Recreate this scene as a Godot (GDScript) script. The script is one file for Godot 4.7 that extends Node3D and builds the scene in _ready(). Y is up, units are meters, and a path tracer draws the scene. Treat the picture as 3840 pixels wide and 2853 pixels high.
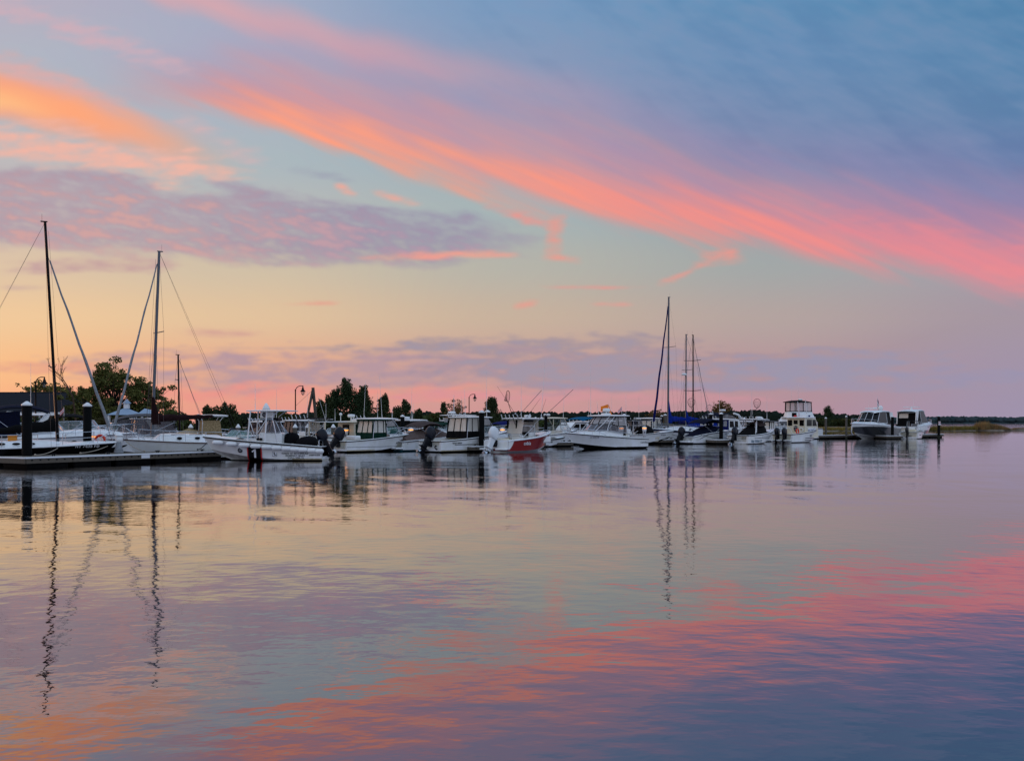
extends Node3D
# A marina at sunset: camera 2.2 m above calm water, looking along -Z. One unit is one metre.

const F := 3688.0          # focal length in photograph pixels
const EYE := 2.2           # height of the camera above the water
const HORIZON := 1582.0    # the photograph's row of the horizon

var M := {}                # materials by name
var rng := RandomNumberGenerator.new()

func _ready() -> void:
	rng.seed = 20240917
	camera_and_light()
	materials()
	print("t sky ", Time.get_ticks_msec())
	build_water()
	build_land()
	print("t land ", Time.get_ticks_msec())
	build_far_woods()
	build_trees()
	build_shore_things()
	print("t trees ", Time.get_ticks_msec())
	build_docks()
	build_boats()
	print("t boats ", Time.get_ticks_msec())

func camera_and_light() -> void:
	var cam := Camera3D.new()
	cam.name = "camera"
	cam.projection = Camera3D.PROJECTION_FRUSTUM
	cam.near = 0.5
	cam.far = 6000.0
	cam.size = 0.5 * 2853.0 / F
	cam.frustum_offset = Vector2(0, 0.5 * (HORIZON - 1426.5) / F)
	cam.position = Vector3(0, EYE, 0)
	add_child(cam)
	cam.current = true
	var env := Environment.new()
	env.background_mode = Environment.BG_SKY
	env.tonemap_mode = Environment.TONE_MAPPER_LINEAR
	env.tonemap_exposure = 1.0
	env.sdfgi_enabled = true
	env.ssao_enabled = true
	env.ssil_enabled = true
	var sky := Sky.new()
	var pano := PanoramaSkyMaterial.new()
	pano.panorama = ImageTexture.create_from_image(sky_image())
	sky.sky_material = pano
	env.sky = sky
	env.sky_rotation = Vector3(0, PI, 0)   # the middle of the panorama faces -Z
	env.background_energy_multiplier = 1.0
	var we := WorldEnvironment.new()
	we.name = "world_environment"
	we.environment = env
	add_child(we)
	# the sun has just gone under, behind the clouds to the left: a weak, broad glow
	var sun := DirectionalLight3D.new()
	sun.name = "sun"
	sun.light_energy = 0.15
	sun.light_color = Color(1.0, 0.72, 0.5)
	sun.light_angular_distance = 14.0
	sun.shadow_enabled = true
	sun.rotation_degrees = Vector3(-4.0, -125.0, 0)
	add_child(sun)

# ---------------------------------------------------------------- sky
const SKY_ROWS := [
	[182,176,192, 165,172,195, 120,155,192, 95,142,182, 85,134,174],
	[178,182,195, 168,174,196, 132,156,188, 104,142,182, 90,135,175],
	[176,184,194, 172,180,194, 145,158,187, 112,140,178, 94,132,172],
	[190,186,188, 172,184,190, 158,176,186, 122,138,174, 96,126,170],
	[205,190,180, 186,186,184, 166,180,182, 150,165,175, 105,122,165],
	[222,196,168, 208,192,168, 182,180,170, 163,168,168, 165,158,168],
	[242,202,156, 226,194,158, 200,178,158, 180,164,160, 165,150,162],
	[250,190,138, 232,172,142, 205,160,150, 182,150,155, 152,136,158],
	[252,168,128, 228,152,142, 205,150,150, 180,142,155, 138,122,152]]

var sky_grid := []
var n_fine := FastNoiseLite.new()
var n_soft := FastNoiseLite.new()
var n_cell := FastNoiseLite.new()
# clouds low over the horizon and loose wisps: x, y, half length, half height, tilt, colour, strength
const WISPS := [
	[1130, 750, 400, 24, -0.03, 158, 144, 158, 0.9],
	[900, 806, 820, 54, 0.0, 184, 152, 160, 0.9],
	[1330, 804, 460, 50, 0.0, 156, 142, 158, 0.95],
	[1770, 802, 330, 46, 0.01, 136, 127, 152, 1.0],
	[2140, 815, 240, 22, 0.0, 134, 124, 154, 0.85],
	[1700, 838, 520, 14, 0.0, 144, 130, 154, 0.85],
	[560, 856, 620, 26, 0.0, 236, 150, 140, 0.65],
	[1250, 862, 500, 18, 0.0, 214, 148, 158, 0.5],
	[280, 772, 160, 10, 0.02, 206, 158, 148, 0.6],
	[110, 800, 190, 15, 0.0, 226, 158, 140, 0.6],
	[470, 722, 100, 11, 0.03, 208, 158, 150, 0.7],
	[660, 660, 74, 7, -0.02, 232, 160, 142, 0.75],
	[640, 757, 180, 5, 0.01, 186, 160, 158, 0.5],
	[220, 578, 230, 20, 0.0, 196, 160, 160, 0.6],
	[30, 625, 70, 10, 0.0, 190, 160, 162, 0.55],
	[1140, 662, 34, 11, -0.2, 232, 158, 144, 0.75],
	[1325, 661, 56, 6, 0.0, 226, 158, 148, 0.7],
	[1285, 624, 140, 6, 0.0, 232, 152, 144, 0.75],
	[1560, 556, 62, 26, -0.15, 246, 150, 138, 0.95],
	[1500, 588, 80, 12, -0.42, 240, 152, 140, 0.75],
	[1130, 470, 100, 18, 0.3, 238, 150, 142, 0.7],
	[1206, 510, 24, 54, 0.16, 246, 150, 136, 0.6],
	[1220, 560, 50, 14, 0.1, 246, 152, 138, 0.6],
	[690, 378, 90, 14, 0.22, 158, 162, 178, 0.7],
	[750, 412, 36, 14, 0.5, 250, 168, 150, 0.8],
	[860, 432, 60, 12, 0.25, 248, 168, 150, 0.7],
	[190, 76, 300, 36, 0.34, 212, 174, 184, 0.6],
	[60, 160, 160, 30, 0.3, 226, 172, 168, 0.55],
	[470, 300, 140, 34, 0.5, 224, 178, 178, 0.55],
	[180, 328, 360, 54, 0.16, 240, 182, 166, 0.8],
	[930, 556, 190, 12, -0.03, 250, 160, 142, 0.85],
	[2060, 530, 300, 60, 0.25, 232, 138, 148, 0.4],
	[2190, 600, 90, 40, 0.35, 238, 142, 146, 0.55],
]

func curve_at(pts: Array, x: float) -> float:
	var n := pts.size()
	if x <= pts[0][0]:
		return pts[0][1] + (x - pts[0][0]) * (pts[1][1] - pts[0][1]) / (pts[1][0] - pts[0][0])
	for i in n - 1:
		if x < pts[i + 1][0]:
			var t: float = (x - pts[i][0]) / (pts[i + 1][0] - pts[i][0])
			var m0: float = (pts[i + 1][1] - pts[maxi(i - 1, 0)][1]) / (pts[i + 1][0] - pts[maxi(i - 1, 0)][0])
			var k: int = mini(i + 2, n - 1)
			var m1: float = (pts[k][1] - pts[i][1]) / (pts[k][0] - pts[i][0])
			var h: float = pts[i + 1][0] - pts[i][0]
			return pts[i][1] * (1 + 2 * t) * (1 - t) * (1 - t) + h * m0 * t * (1 - t) * (1 - t) + pts[i + 1][1] * t * t * (3 - 2 * t) + h * m1 * t * t * (t - 1)
	return pts[n - 1][1] + (x - pts[n - 1][0]) * (pts[n - 1][1] - pts[n - 2][1]) / (pts[n - 1][0] - pts[n - 2][0])

func curve_table(pts: Array) -> PackedFloat32Array:   # a curve sampled every 10 units from x = -4000
	var out := PackedFloat32Array()
	for i in 1001:
		out.append(curve_at(pts, -4000.0 + i * 10.0))
	return out

func look_up(t: PackedFloat32Array, x: float) -> float:
	var k := clampf((x + 4000.0) / 10.0, 0.0, 999.0)
	var i := int(k)
	return lerpf(t[i], t[i + 1], k - i)

var band_edge: PackedFloat32Array
var band_wide: PackedFloat32Array
var left_edge: PackedFloat32Array
var deck_top: PackedFloat32Array
var deck_low: PackedFloat32Array
var high_edge: PackedFloat32Array

func rgb8(r: float, g: float, b: float) -> Color:
	return Color(r / 255.0, g / 255.0, b / 255.0)

func ramp(a: float, b: float, x: float) -> float:
	var t := clampf((x - a) / (b - a), 0.0, 1.0)
	return t * t * (3.0 - 2.0 * t)

func over(c: Color, top: Color, a: float) -> Color:
	return c.lerp(top, clampf(a, 0.0, 1.0))

# The sky ahead. x and y run over a flat picture plane: x 0..2224 is 55 degrees of azimuth, y 916 the horizon, y 0 is 23 degrees up.
func sky_ahead(x: float, y: float) -> Color:
	var gx := clampf(x / 556.0, 0.0, 3.9999)
	var gy := clampf(y / 115.0, 0.0, 7.9999)
	var i := int(gx)
	var j := int(gy)
	var fx := gx - i
	var fy := gy - j
	fx = lerpf(fx, fx * fx * (3 - 2 * fx), 0.6)
	fy = lerpf(fy, fy * fy * (3 - 2 * fy), 0.6)
	var r0: Array = sky_grid[j]
	var r1: Array = sky_grid[j + 1]
	var c: Color = (r0[i] as Color).lerp(r0[i + 1], fx).lerp((r1[i] as Color).lerp(r1[i + 1], fx), fy)
	if y < 0.0:
		c = over(c, rgb8(78, 126, 168), ramp(0.0, -1300.0, y) * 0.75)
	# coordinates along and across the drift of the high cloud
	var along := x * 0.92 + y * 0.39
	var across := -x * 0.39 + y * 0.92
	var streak := n_soft.get_noise_2d(along * 0.16, across * 1.25)
	var thread := n_fine.get_noise_2d(along * 0.13 + 900.0, across * 1.1)
	var puff := n_fine.get_noise_2d(x * 0.3 + y * 0.1, y * 1.1 - x * 0.1)
	var fiber := n_fine.get_noise_2d(along * 0.07 + 300.0, across * 2.6)
	# thin cirrus in the blue
	var steep := n_soft.get_noise_2d((x * 0.72 + y * 0.69) * 0.3 + 500.0, (-x * 0.69 + y * 0.72) * 1.7)
	var blue := ramp(600.0, 1300.0, x - y * 0.3) * ramp(560.0, 250.0, y - (x - 1500.0) * 0.12)
	c = over(c, rgb8(136, 150, 184), clampf(0.3 + 0.5 * steep + 0.5 * puff + 0.3 * fiber, 0.0, 1.0) * 0.5 * blue)
	c = over(c, rgb8(92, 116, 160), clampf(0.05 - 0.6 * steep - 0.4 * puff, 0.0, 1.0) * 0.35 * blue)
	# the upper, fainter pink streak
	var hd := (look_up(high_edge, x) - y + streak * 26.0) / 62.0
	if hd > -1.5 and hd < 3.0:
		c = over(c, rgb8(232, 166, 168), ramp(-0.7, 0.3, hd) * ramp(1.5, 0.3, hd) * 0.75 * ramp(1500.0, 700.0, x) * (0.8 + 0.6 * streak))
	# mauve veil above the great band
	var e := look_up(band_edge, x)
	var w := look_up(band_wide, x)
	var t := (e - y + streak * 22.0 + thread * 10.0) / w
	if t > -0.4 and t < 3.2:
		var veil := ramp(0.0, 0.6, t) * ramp(3.1, 0.9, t) * ramp(120.0, 700.0, x)
		c = over(c, rgb8(178, 148, 176).lerp(rgb8(150, 136, 176), ramp(900.0, 2000.0, x)), veil * (0.6 + 0.5 * streak))
		var pink := ramp(-0.3, 0.4, t) * ramp(1.95, 0.2, t + 0.3 * streak + 0.25 * thread + 0.12 * fiber)
		var tint := rgb8(222, 150, 152).lerp(rgb8(226, 138, 152), ramp(1100.0, 2000.0, x))
		c = over(c, tint, pink * (0.78 + 0.35 * fiber) * ramp(180.0, 560.0, x))
		var core := (0.96 + 0.45 * fiber) * ramp(-0.36, 0.36, t + 0.16 * thread + 0.1 * fiber) * ramp(0.95, 0.12, t - 0.45 * streak + 0.2 * thread)
		var hot := rgb8(255, 160, 130).lerp(rgb8(250, 145, 134), ramp(900.0, 1500.0, x)).lerp(rgb8(234, 140, 148), ramp(1500.0, 2200.0, x))
		c = over(c, hot, core * (0.9 - 0.3 * ramp(1400.0, 2224.0, x) + 0.7 * minf(streak, 0.0)) * ramp(330.0, 640.0, x))
	# the orange band on the sunset side
	var l := (look_up(left_edge, x) - y + streak * 22.0 + thread * 8.0) / lerpf(104.0, 64.0, clampf(x / 420.0, 0.0, 1.0))
	if l > -0.6 and l < 2.2:
		var cut := ramp(580.0, 110.0, x + 60.0 * streak)
		c = over(c, rgb8(236, 166, 156), ramp(-0.35, 0.2, l) * ramp(1.5, 0.7, l + 0.4 * puff) * 0.8 * cut)
		c = over(c, rgb8(255, 168, 124), ramp(-0.35, 0.35, l) * ramp(1.15, 0.35, l) * cut)
		c = over(c, rgb8(255, 202, 140), ramp(-0.1, 0.25, l) * ramp(0.65, 0.25, l) * ramp(170.0, -20.0, x) * 0.6)
	# the grey-mauve deck of altocumulus on the left
	if y > 300.0 and y < 660.0:
		var top := look_up(deck_top, x) + 34.0 * puff + 20.0 * streak
		var low := look_up(deck_low, x) + 26.0 * puff
		var lump := 0.7 * n_cell.get_noise_2d((x * 0.97 + y * 0.25) * 0.3, (y * 0.97 - x * 0.14) * 1.7) + 0.6 * n_fine.get_noise_2d((x * 0.97 + y * 0.3) * 1.0, (y * 0.97 - x * 0.24) * 3.4)
		var body := ramp(top - 12.0, top + 34.0, y) * ramp(low + 22.0, low - 22.0, y) * ramp(1230.0, 960.0, x + 80.0 * puff)
		if body > 0.0:
			var mauve := rgb8(172, 154, 170).lerp(rgb8(152, 146, 170), ramp(200.0, 1000.0, x))
			var lit := rgb8(232, 170, 156).lerp(rgb8(206, 160, 170), ramp(300.0, 950.0, x))
			c = over(c, mauve, body * clampf(0.84 + 0.7 * lump, 0.35, 0.98))
			c = over(c, lit, body * clampf(0.14 + 1.1 * lump + 0.25 * puff, 0.0, 0.6) * ramp(top + 5.0, top + 60.0, y))
	for q in WISPS:
		var dx: float = x - q[0]
		var dy: float = y - q[1]
		if absf(dx) > q[2] * 1.5 or absf(dy) > q[3] * 3.0 + absf(dx * q[4]):
			continue
		var a: float = (dx + dy * q[4]) / q[2]
		var b: float = (dy - dx * q[4]) / q[3]
		var d: float = 1.0 - sqrt(a * a * a * a * 0.6 + a * a * 0.4 + b * b) + 0.55 * n_fine.get_noise_2d(x * 0.5 + q[0], y * 2.2) + 0.5 * n_cell.get_noise_2d(x * 0.2 + q[1], y * 1.1)
		if d > -0.05:
			c = over(c, rgb8(q[5], q[6], q[7]), ramp(-0.05, 0.75 if q[3] > 13 and q[2] > 150 else 1.25, d) * q[8] * 1.15 * (0.85 + 0.7 * n_fine.get_noise_2d(x * 0.7 + y * 0.5, y * 2.4 + q[1])))
	return c

func sky_color(az: float, el: float) -> Color:
	var away := absf(az)
	# far round: blue brightened past the sky ahead to light the hulls, a faint rose belt low in the east
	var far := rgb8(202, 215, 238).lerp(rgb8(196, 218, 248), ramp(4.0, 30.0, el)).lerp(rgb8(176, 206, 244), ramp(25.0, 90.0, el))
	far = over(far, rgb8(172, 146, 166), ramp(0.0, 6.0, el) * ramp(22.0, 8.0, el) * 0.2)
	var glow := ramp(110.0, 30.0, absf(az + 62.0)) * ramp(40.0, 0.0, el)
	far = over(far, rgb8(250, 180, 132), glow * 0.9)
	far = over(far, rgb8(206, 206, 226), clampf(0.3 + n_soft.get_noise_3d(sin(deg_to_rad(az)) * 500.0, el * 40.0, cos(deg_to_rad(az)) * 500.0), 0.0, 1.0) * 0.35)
	var share := ramp(62.0, 40.0, away) * ramp(52.0, 34.0, el)
	if share <= 0.0:
		return far
	var a := deg_to_rad(clampf(az, -66.0, 66.0))
	var x := (tan(a) * F + 1920.0) / 1.72662
	var y := (HORIZON - tan(deg_to_rad(minf(el, 55.0))) / cos(a) * F) / 1.72662
	return far.lerp(sky_ahead(x, y), share)

func sky_image() -> Image:
	for row in SKY_ROWS:
		var line := []
		for k in 5:
			line.append(rgb8(row[k * 3], row[k * 3 + 1], row[k * 3 + 2]))
		sky_grid.append(line)
	for q in [[n_fine, 0.018, 5, 11], [n_soft, 0.006, 4, 5], [n_cell, 0.016, 3, 23]]:
		q[0].noise_type = FastNoiseLite.TYPE_SIMPLEX_SMOOTH
		q[0].frequency = q[1]
		q[0].fractal_type = FastNoiseLite.FRACTAL_FBM
		q[0].fractal_octaves = q[2]
		q[0].seed = q[3]
	band_edge = curve_table([[-200, 150], [100, 190], [330, 225], [430, 240], [600, 272], [750, 322], [900, 372], [1050, 418], [1200, 452], [1400, 490], [1600, 523], [1800, 556], [2000, 582], [2224, 622], [2600, 690]])
	band_wide = curve_table([[-200, 60], [330, 60], [600, 90], [900, 118], [1300, 128], [1700, 112], [2224, 130], [2600, 140]])
	left_edge = curve_table([[-400, 160], [0, 250], [130, 276], [260, 308], [370, 338], [500, 372], [700, 430]])
	high_edge = curve_table([[-200, -190], [200, -70], [400, 12], [600, 76], [800, 130], [1000, 178], [1200, 222], [1500, 300]])
	deck_top = curve_table([[-300, 330], [0, 345], [200, 365], [400, 392], [600, 412], [800, 436], [1000, 470], [1200, 510], [1500, 560]])
	deck_low = curve_table([[-300, 560], [0, 530], [200, 540], [400, 556], [700, 568], [900, 566], [1100, 552], [1300, 545], [1600, 550]])
	var wide := Image.create_empty(512, 256, false, Image.FORMAT_RGB8)
	for v in 256:
		var el := 90.0 - (v + 0.5) / 256.0 * 180.0
		for u in 512:
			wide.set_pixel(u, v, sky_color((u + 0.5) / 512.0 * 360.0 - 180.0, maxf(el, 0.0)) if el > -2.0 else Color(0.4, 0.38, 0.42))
	wide.resize(4096, 2048, Image.INTERPOLATE_CUBIC)
	var k := 4096.0 / 360.0
	for v in range(1024 - int(28.0 * k), 1026):
		var el := maxf(0.0, 90.0 - (v + 0.5) / 2048.0 * 180.0)
		for u in range(2048 - int(33.0 * k), 2048 + int(33.0 * k)):
			wide.set_pixel(u, v, sky_color((u + 0.5) / k - 180.0, el))
	return wide

# ---------------------------------------------------------------- materials
func flat(called: String, c: Color, rough := 0.6, metal := 0.0) -> StandardMaterial3D:
	var m := StandardMaterial3D.new()
	m.resource_name = called
	m.albedo_color = c
	m.roughness = rough
	m.metallic = metal
	M[called] = m
	return m

func grain(called: String, c: Color, rough: float, freq: float, low: float, scale: float, seed_ := 1, metal := 0.0) -> StandardMaterial3D:
	# a colour that wanders between low*c and c, laid on by position
	var m := flat(called, c, rough, metal)
	var nz := FastNoiseLite.new()
	nz.seed = seed_
	nz.frequency = freq
	nz.fractal_octaves = 5
	var tex := NoiseTexture2D.new()
	tex.width = 256
	tex.height = 256
	tex.seamless = true
	tex.noise = nz
	var gr := Gradient.new()
	gr.offsets = PackedFloat32Array([0.25, 0.75])
	gr.colors = PackedColorArray([Color(low, low, low * 0.97), Color.WHITE])
	tex.color_ramp = gr
	m.albedo_texture = tex
	m.uv1_triplanar = true
	m.uv1_scale = Vector3.ONE * scale
	return m

func clear(called: String, c: Color, a: float, rough: float) -> void:
	var m := flat(called, Color(c.r, c.g, c.b, a), rough)
	m.transparency = BaseMaterial3D.TRANSPARENCY_ALPHA

func materials() -> void:
	grain("gelcoat", Color(0.895, 0.905, 0.915), 0.22, 0.012, 0.955, 0.35, 4)
	grain("gelcoat_cream", Color(0.84, 0.81, 0.73), 0.3, 0.012, 0.94, 0.35, 5)
	grain("gelcoat_aged", Color(0.78, 0.78, 0.76), 0.35, 0.02, 0.8, 0.6, 6)
	flat("gelcoat_black", Color(0.035, 0.035, 0.045), 0.12)
	flat("gelcoat_slate", Color(0.17, 0.175, 0.19), 0.12)
	flat("gelcoat_red", Color(0.5, 0.02, 0.03), 0.15).metallic_specular = 0.3
	flat("gelcoat_navy", Color(0.06, 0.09, 0.24), 0.2)
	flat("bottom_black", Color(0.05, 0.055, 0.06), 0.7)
	flat("bottom_green", Color(0.06, 0.22, 0.17), 0.7)
	flat("bottom_white", Color(0.8, 0.81, 0.8), 0.4)
	flat("bottom_teal", Color(0.1, 0.42, 0.46), 0.5)
	flat("bottom_red", Color(0.4, 0.05, 0.05), 0.5)
	flat("rail_black", Color(0.06, 0.06, 0.07), 0.5)
	flat("rail_wood", Color(0.3, 0.17, 0.12), 0.5)
	flat("motor_navy", Color(0.06, 0.08, 0.125), 0.2).metallic_specular = 0.35
	flat("motor_black", Color(0.055, 0.058, 0.065), 0.3)
	flat("motor_dark", Color(0.05, 0.06, 0.085), 0.4).metallic_specular = 0.3
	grain("gelcoat_stained", Color(0.76, 0.71, 0.58), 0.5, 0.05, 0.7, 0.7, 24)
	grain("tide_growth", Color(0.17, 0.18, 0.12), 0.95, 0.06, 0.5, 1.5, 25)
	flat("motor_white", Color(0.84, 0.86, 0.87), 0.2)
	flat("motor_trim", Color(0.42, 0.46, 0.52), 0.3, 0.4)
	flat("motor_cover", Color(0.045, 0.047, 0.06), 0.75)
	for q in [["navy", 0.045, 0.065, 0.16], ["green", 0.03, 0.19, 0.15], ["tan", 0.42, 0.36, 0.345], ["sand", 0.66, 0.57, 0.43], ["teal", 0.0, 0.36, 0.52], ["maroon", 0.16, 0.08, 0.09], ["black", 0.045, 0.045, 0.055], ["grey", 0.36, 0.35, 0.36], ["blue", 0.02, 0.17, 0.56], ["royal", 0.03, 0.08, 0.36], ["taupe", 0.32, 0.27, 0.26]]:
		var m := grain("canvas_" + q[0], Color(q[1], q[2], q[3]), 0.9, 0.03, 0.78, 0.9, 7)
		m.metallic_specular = 0.25
	flat("steel", Color(0.75, 0.77, 0.8), 0.25, 0.9)
	flat("white_paint", Color(0.85, 0.86, 0.87), 0.4)
	flat("white_plastic", Color(0.87, 0.88, 0.88), 0.35)
	flat("dark_metal", Color(0.07, 0.075, 0.08), 0.45)
	flat("mast_dark", Color(0.06, 0.06, 0.07), 0.35, 0.3)
	flat("mast_alu", Color(0.36, 0.38, 0.41), 0.45, 0.4)
	flat("wire", Color(0.35, 0.34, 0.35), 0.4, 0.7)
	flat("rope", Color(0.62, 0.58, 0.52), 0.9)
	flat("dark_rope", Color(0.1, 0.1, 0.12), 0.9)
	flat("ink", Color(0.06, 0.06, 0.07), 0.5)
	flat("ink_blue", Color(0.08, 0.16, 0.4), 0.5)
	flat("ink_teal", Color(0.05, 0.35, 0.45), 0.5)
	flat("ink_grey", Color(0.35, 0.36, 0.4), 0.5)
	flat("ink_white", Color(0.85, 0.86, 0.88), 0.5)
	flat("ink_red", Color(0.75, 0.08, 0.08), 0.5)
	flat("life_ring", Color(0.85, 0.2, 0.09), 0.5)
	flat("orange_cloth", Color(0.95, 0.5, 0.06), 0.9)
	flat("yellow_box", Color(0.8, 0.5, 0.1), 0.6)
	clear("glass", Color(0.5, 0.6, 0.62), 0.25, 0.03)
	clear("glass_green", Color(0.3, 0.55, 0.52), 0.35, 0.03)
	flat("glass_dark", Color(0.02, 0.024, 0.032), 0.08).metallic_specular = 0.3
	flat("tinted_side", Color(0.035, 0.038, 0.045), 0.55).metallic_specular = 0.2
	clear("vinyl", Color(0.75, 0.74, 0.74), 0.5, 0.12)
	clear("vinyl_milky", Color(0.86, 0.83, 0.78), 0.72, 0.2)
	clear("vinyl_smoke", Color(0.3, 0.29, 0.32), 0.62, 0.1)
	clear("net", Color(0.22, 0.2, 0.2), 0.28, 0.24)
	grain("sail_white", Color(0.55, 0.57, 0.6), 0.8, 0.03, 0.85, 0.8, 9)
	grain("pile_plastic", Color(0.03, 0.031, 0.035), 0.8, 0.02, 0.75, 0.6, 12)
	grain("pile_wood", Color(0.36, 0.33, 0.29), 0.85, 0.03, 0.6, 0.7, 13)
	grain("deck_wood", Color(0.46, 0.42, 0.37), 0.85, 0.03, 0.65, 0.8, 14)
	grain("fascia_wood", Color(0.42, 0.385, 0.34), 0.9, 0.06, 0.72, 1.6, 15)
	grain("float_black", Color(0.045, 0.045, 0.045), 0.7, 0.03, 0.6, 0.8, 16)
	grain("roof_shingle", Color(0.16, 0.17, 0.2), 0.9, 0.09, 0.7, 0.5, 17)
	grain("wall_tan", Color(0.5, 0.44, 0.38), 0.85, 0.03, 0.85, 0.3, 18)
	grain("sand", Color(0.52, 0.46, 0.4), 0.95, 0.03, 0.6, 0.06, 19)
	grain("stone", Color(0.42, 0.4, 0.38), 0.9, 0.04, 0.6, 0.5, 20)
	grain("bark", Color(0.2, 0.16, 0.135), 0.95, 0.05, 0.6, 0.8, 21)
	grain("bark_pale", Color(0.34, 0.25, 0.2), 0.95, 0.05, 0.7, 0.8, 22)
	for k in ["pile_plastic", "bottom_black", "motor_cover", "float_black", "ink", "rail_black", "mast_dark", "gelcoat_black", "roof_shingle", "dark_metal", "dark_rope"]:
		M[k].metallic_specular = 0.22
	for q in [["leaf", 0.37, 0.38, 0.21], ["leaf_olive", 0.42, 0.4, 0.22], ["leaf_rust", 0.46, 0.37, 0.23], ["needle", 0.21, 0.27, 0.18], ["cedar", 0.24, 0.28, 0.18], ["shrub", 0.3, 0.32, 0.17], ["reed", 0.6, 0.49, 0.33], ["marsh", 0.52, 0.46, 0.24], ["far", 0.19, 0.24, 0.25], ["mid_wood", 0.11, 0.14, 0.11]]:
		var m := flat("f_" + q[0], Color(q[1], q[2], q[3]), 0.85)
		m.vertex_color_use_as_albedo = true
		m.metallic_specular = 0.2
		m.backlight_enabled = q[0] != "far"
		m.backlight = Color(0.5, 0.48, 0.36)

# ---------------------------------------------------------------- water
func build_water() -> void:
	var nz := FastNoiseLite.new()
	nz.seed = 3
	nz.noise_type = FastNoiseLite.TYPE_SIMPLEX_SMOOTH
	nz.frequency = 0.011
	nz.fractal_type = FastNoiseLite.FRACTAL_FBM
	nz.fractal_octaves = 4
	nz.fractal_gain = 0.42
	var tex := NoiseTexture2D.new()
	tex.width = 2048
	tex.height = 2048
	tex.seamless = true
	tex.noise = nz
	tex.as_normal_map = true
	tex.bump_strength = 32.0
	var m := flat("water", Color(0.535, 0.515, 0.55), 0.025, 1.0)
	m.normal_enabled = true
	m.normal_texture = tex
	m.normal_scale = 0.019
	m.uv1_triplanar = true
	m.uv1_world_triplanar = true
	m.uv1_scale = Vector3(1.0 / 13.0, 1.0, 1.0 / 8.3)
	# a sheet of quads that grow with distance; slow swell tilts it by fractions of a degree
	var swell := FastNoiseLite.new()
	swell.seed = 8
	swell.frequency = 0.16
	swell.fractal_octaves = 3
	var st := SurfaceTool.new()
	st.begin(Mesh.PRIMITIVE_TRIANGLES)
	var rows := 260
	var cols := 160
	for i in rows + 1:
		var z := -2.0 - 4.0 * (pow(1.0285, i) - 1.0) if i < rows else -5200.0
		var half := 14.0 + absf(z) * 0.9
		for j in cols + 1:
			var x := (j * 2.0 / cols - 1.0) * half
			var damp := clampf(70.0 / maxf(absf(z), 1.0), 0.0, 1.0)
			var gx := (swell.get_noise_2d(x * 0.5 + 0.2, z) - swell.get_noise_2d(x * 0.5 - 0.2, z)) * 0.012
			var gz := (swell.get_noise_2d(x * 0.5, z + 0.4) - swell.get_noise_2d(x * 0.5, z - 0.4)) * 0.02
			if z > -90.0:   # wind-ruffled patches between slicks
				var patch := clampf(swell.get_noise_2d(x * 0.12 + 40.0, z * 0.25) * 4.0, 0.0, 1.0)
				gx += (swell.get_noise_2d(x * 3.0 + 0.3, z * 6.0) - swell.get_noise_2d(x * 3.0 - 0.3, z * 6.0)) * 0.014 * patch
				gz += (swell.get_noise_2d(x * 3.0, z * 6.0 + 0.3) - swell.get_noise_2d(x * 3.0, z * 6.0 - 0.3)) * 0.04 * patch
			st.set_normal(Vector3(-gx * damp, 1, -gz * damp).normalized())
			st.add_vertex(Vector3(x, 0, z))
	for i in rows:
		for j in cols:
			var a := i * (cols + 1) + j
			for k in [a, a + cols + 1, a + 1, a + 1, a + cols + 1, a + cols + 2]:
				st.add_index(k)
	var o := MeshInstance3D.new()
	o.name = "water"
	o.mesh = st.commit()
	o.material_override = m
	o.set_meta("kind", "structure")
	o.set_meta("label", "calm harbour water mirroring the sunset sky")
	add_child(o)
# ---------------------------------------------------------------- placing and naming
func spot(px: float, d: float, y := 0.0) -> Vector3:          # a point on the line of sight through column px, d metres out
	return Vector3((px - 1920.0) / F * d, y, -d)

func high(py: float, d: float) -> float:                      # the height seen at row py, d metres out
	return EYE - (py - HORIZON) / F * d

var taken := {}
func numbered(called: String) -> String:
	if not taken.has(called):
		taken[called] = 0
		return called
	taken[called] += 1
	return "%s_%03d" % [called, taken[called]]

func tag(o: Node, label: String, category: String, group := "", kind := "") -> void:
	o.set_meta("label", label)
	if category:
		o.set_meta("category", category)
	if group:
		o.set_meta("group", group)
	if kind:
		o.set_meta("kind", kind)

func thing(called: String, label: String, category: String, at := Vector3.ZERO, turn := 0.0, group := "") -> Node3D:
	var o := Node3D.new()
	o.name = numbered(called)
	add_child(o)
	o.position = at
	o.rotation_degrees.y = turn
	tag(o, label, category, group)
	return o

func part(parent: Node, called: String, mb: MB, m: Material, at := Vector3.ZERO) -> MeshInstance3D:
	var o := MeshInstance3D.new()
	o.name = called if parent != self else numbered(called)
	o.mesh = mb.done()
	o.material_override = m
	o.position = at
	parent.add_child(o, true)
	return o

func copy_of(src: Node3D, label := "") -> Node3D:
	var base := src.name.rstrip("0123456789").trim_suffix("_")
	var o: Node3D = src.duplicate()
	o.name = numbered(base)
	add_child(o)
	if label:
		o.set_meta("label", label)
	return o

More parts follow.
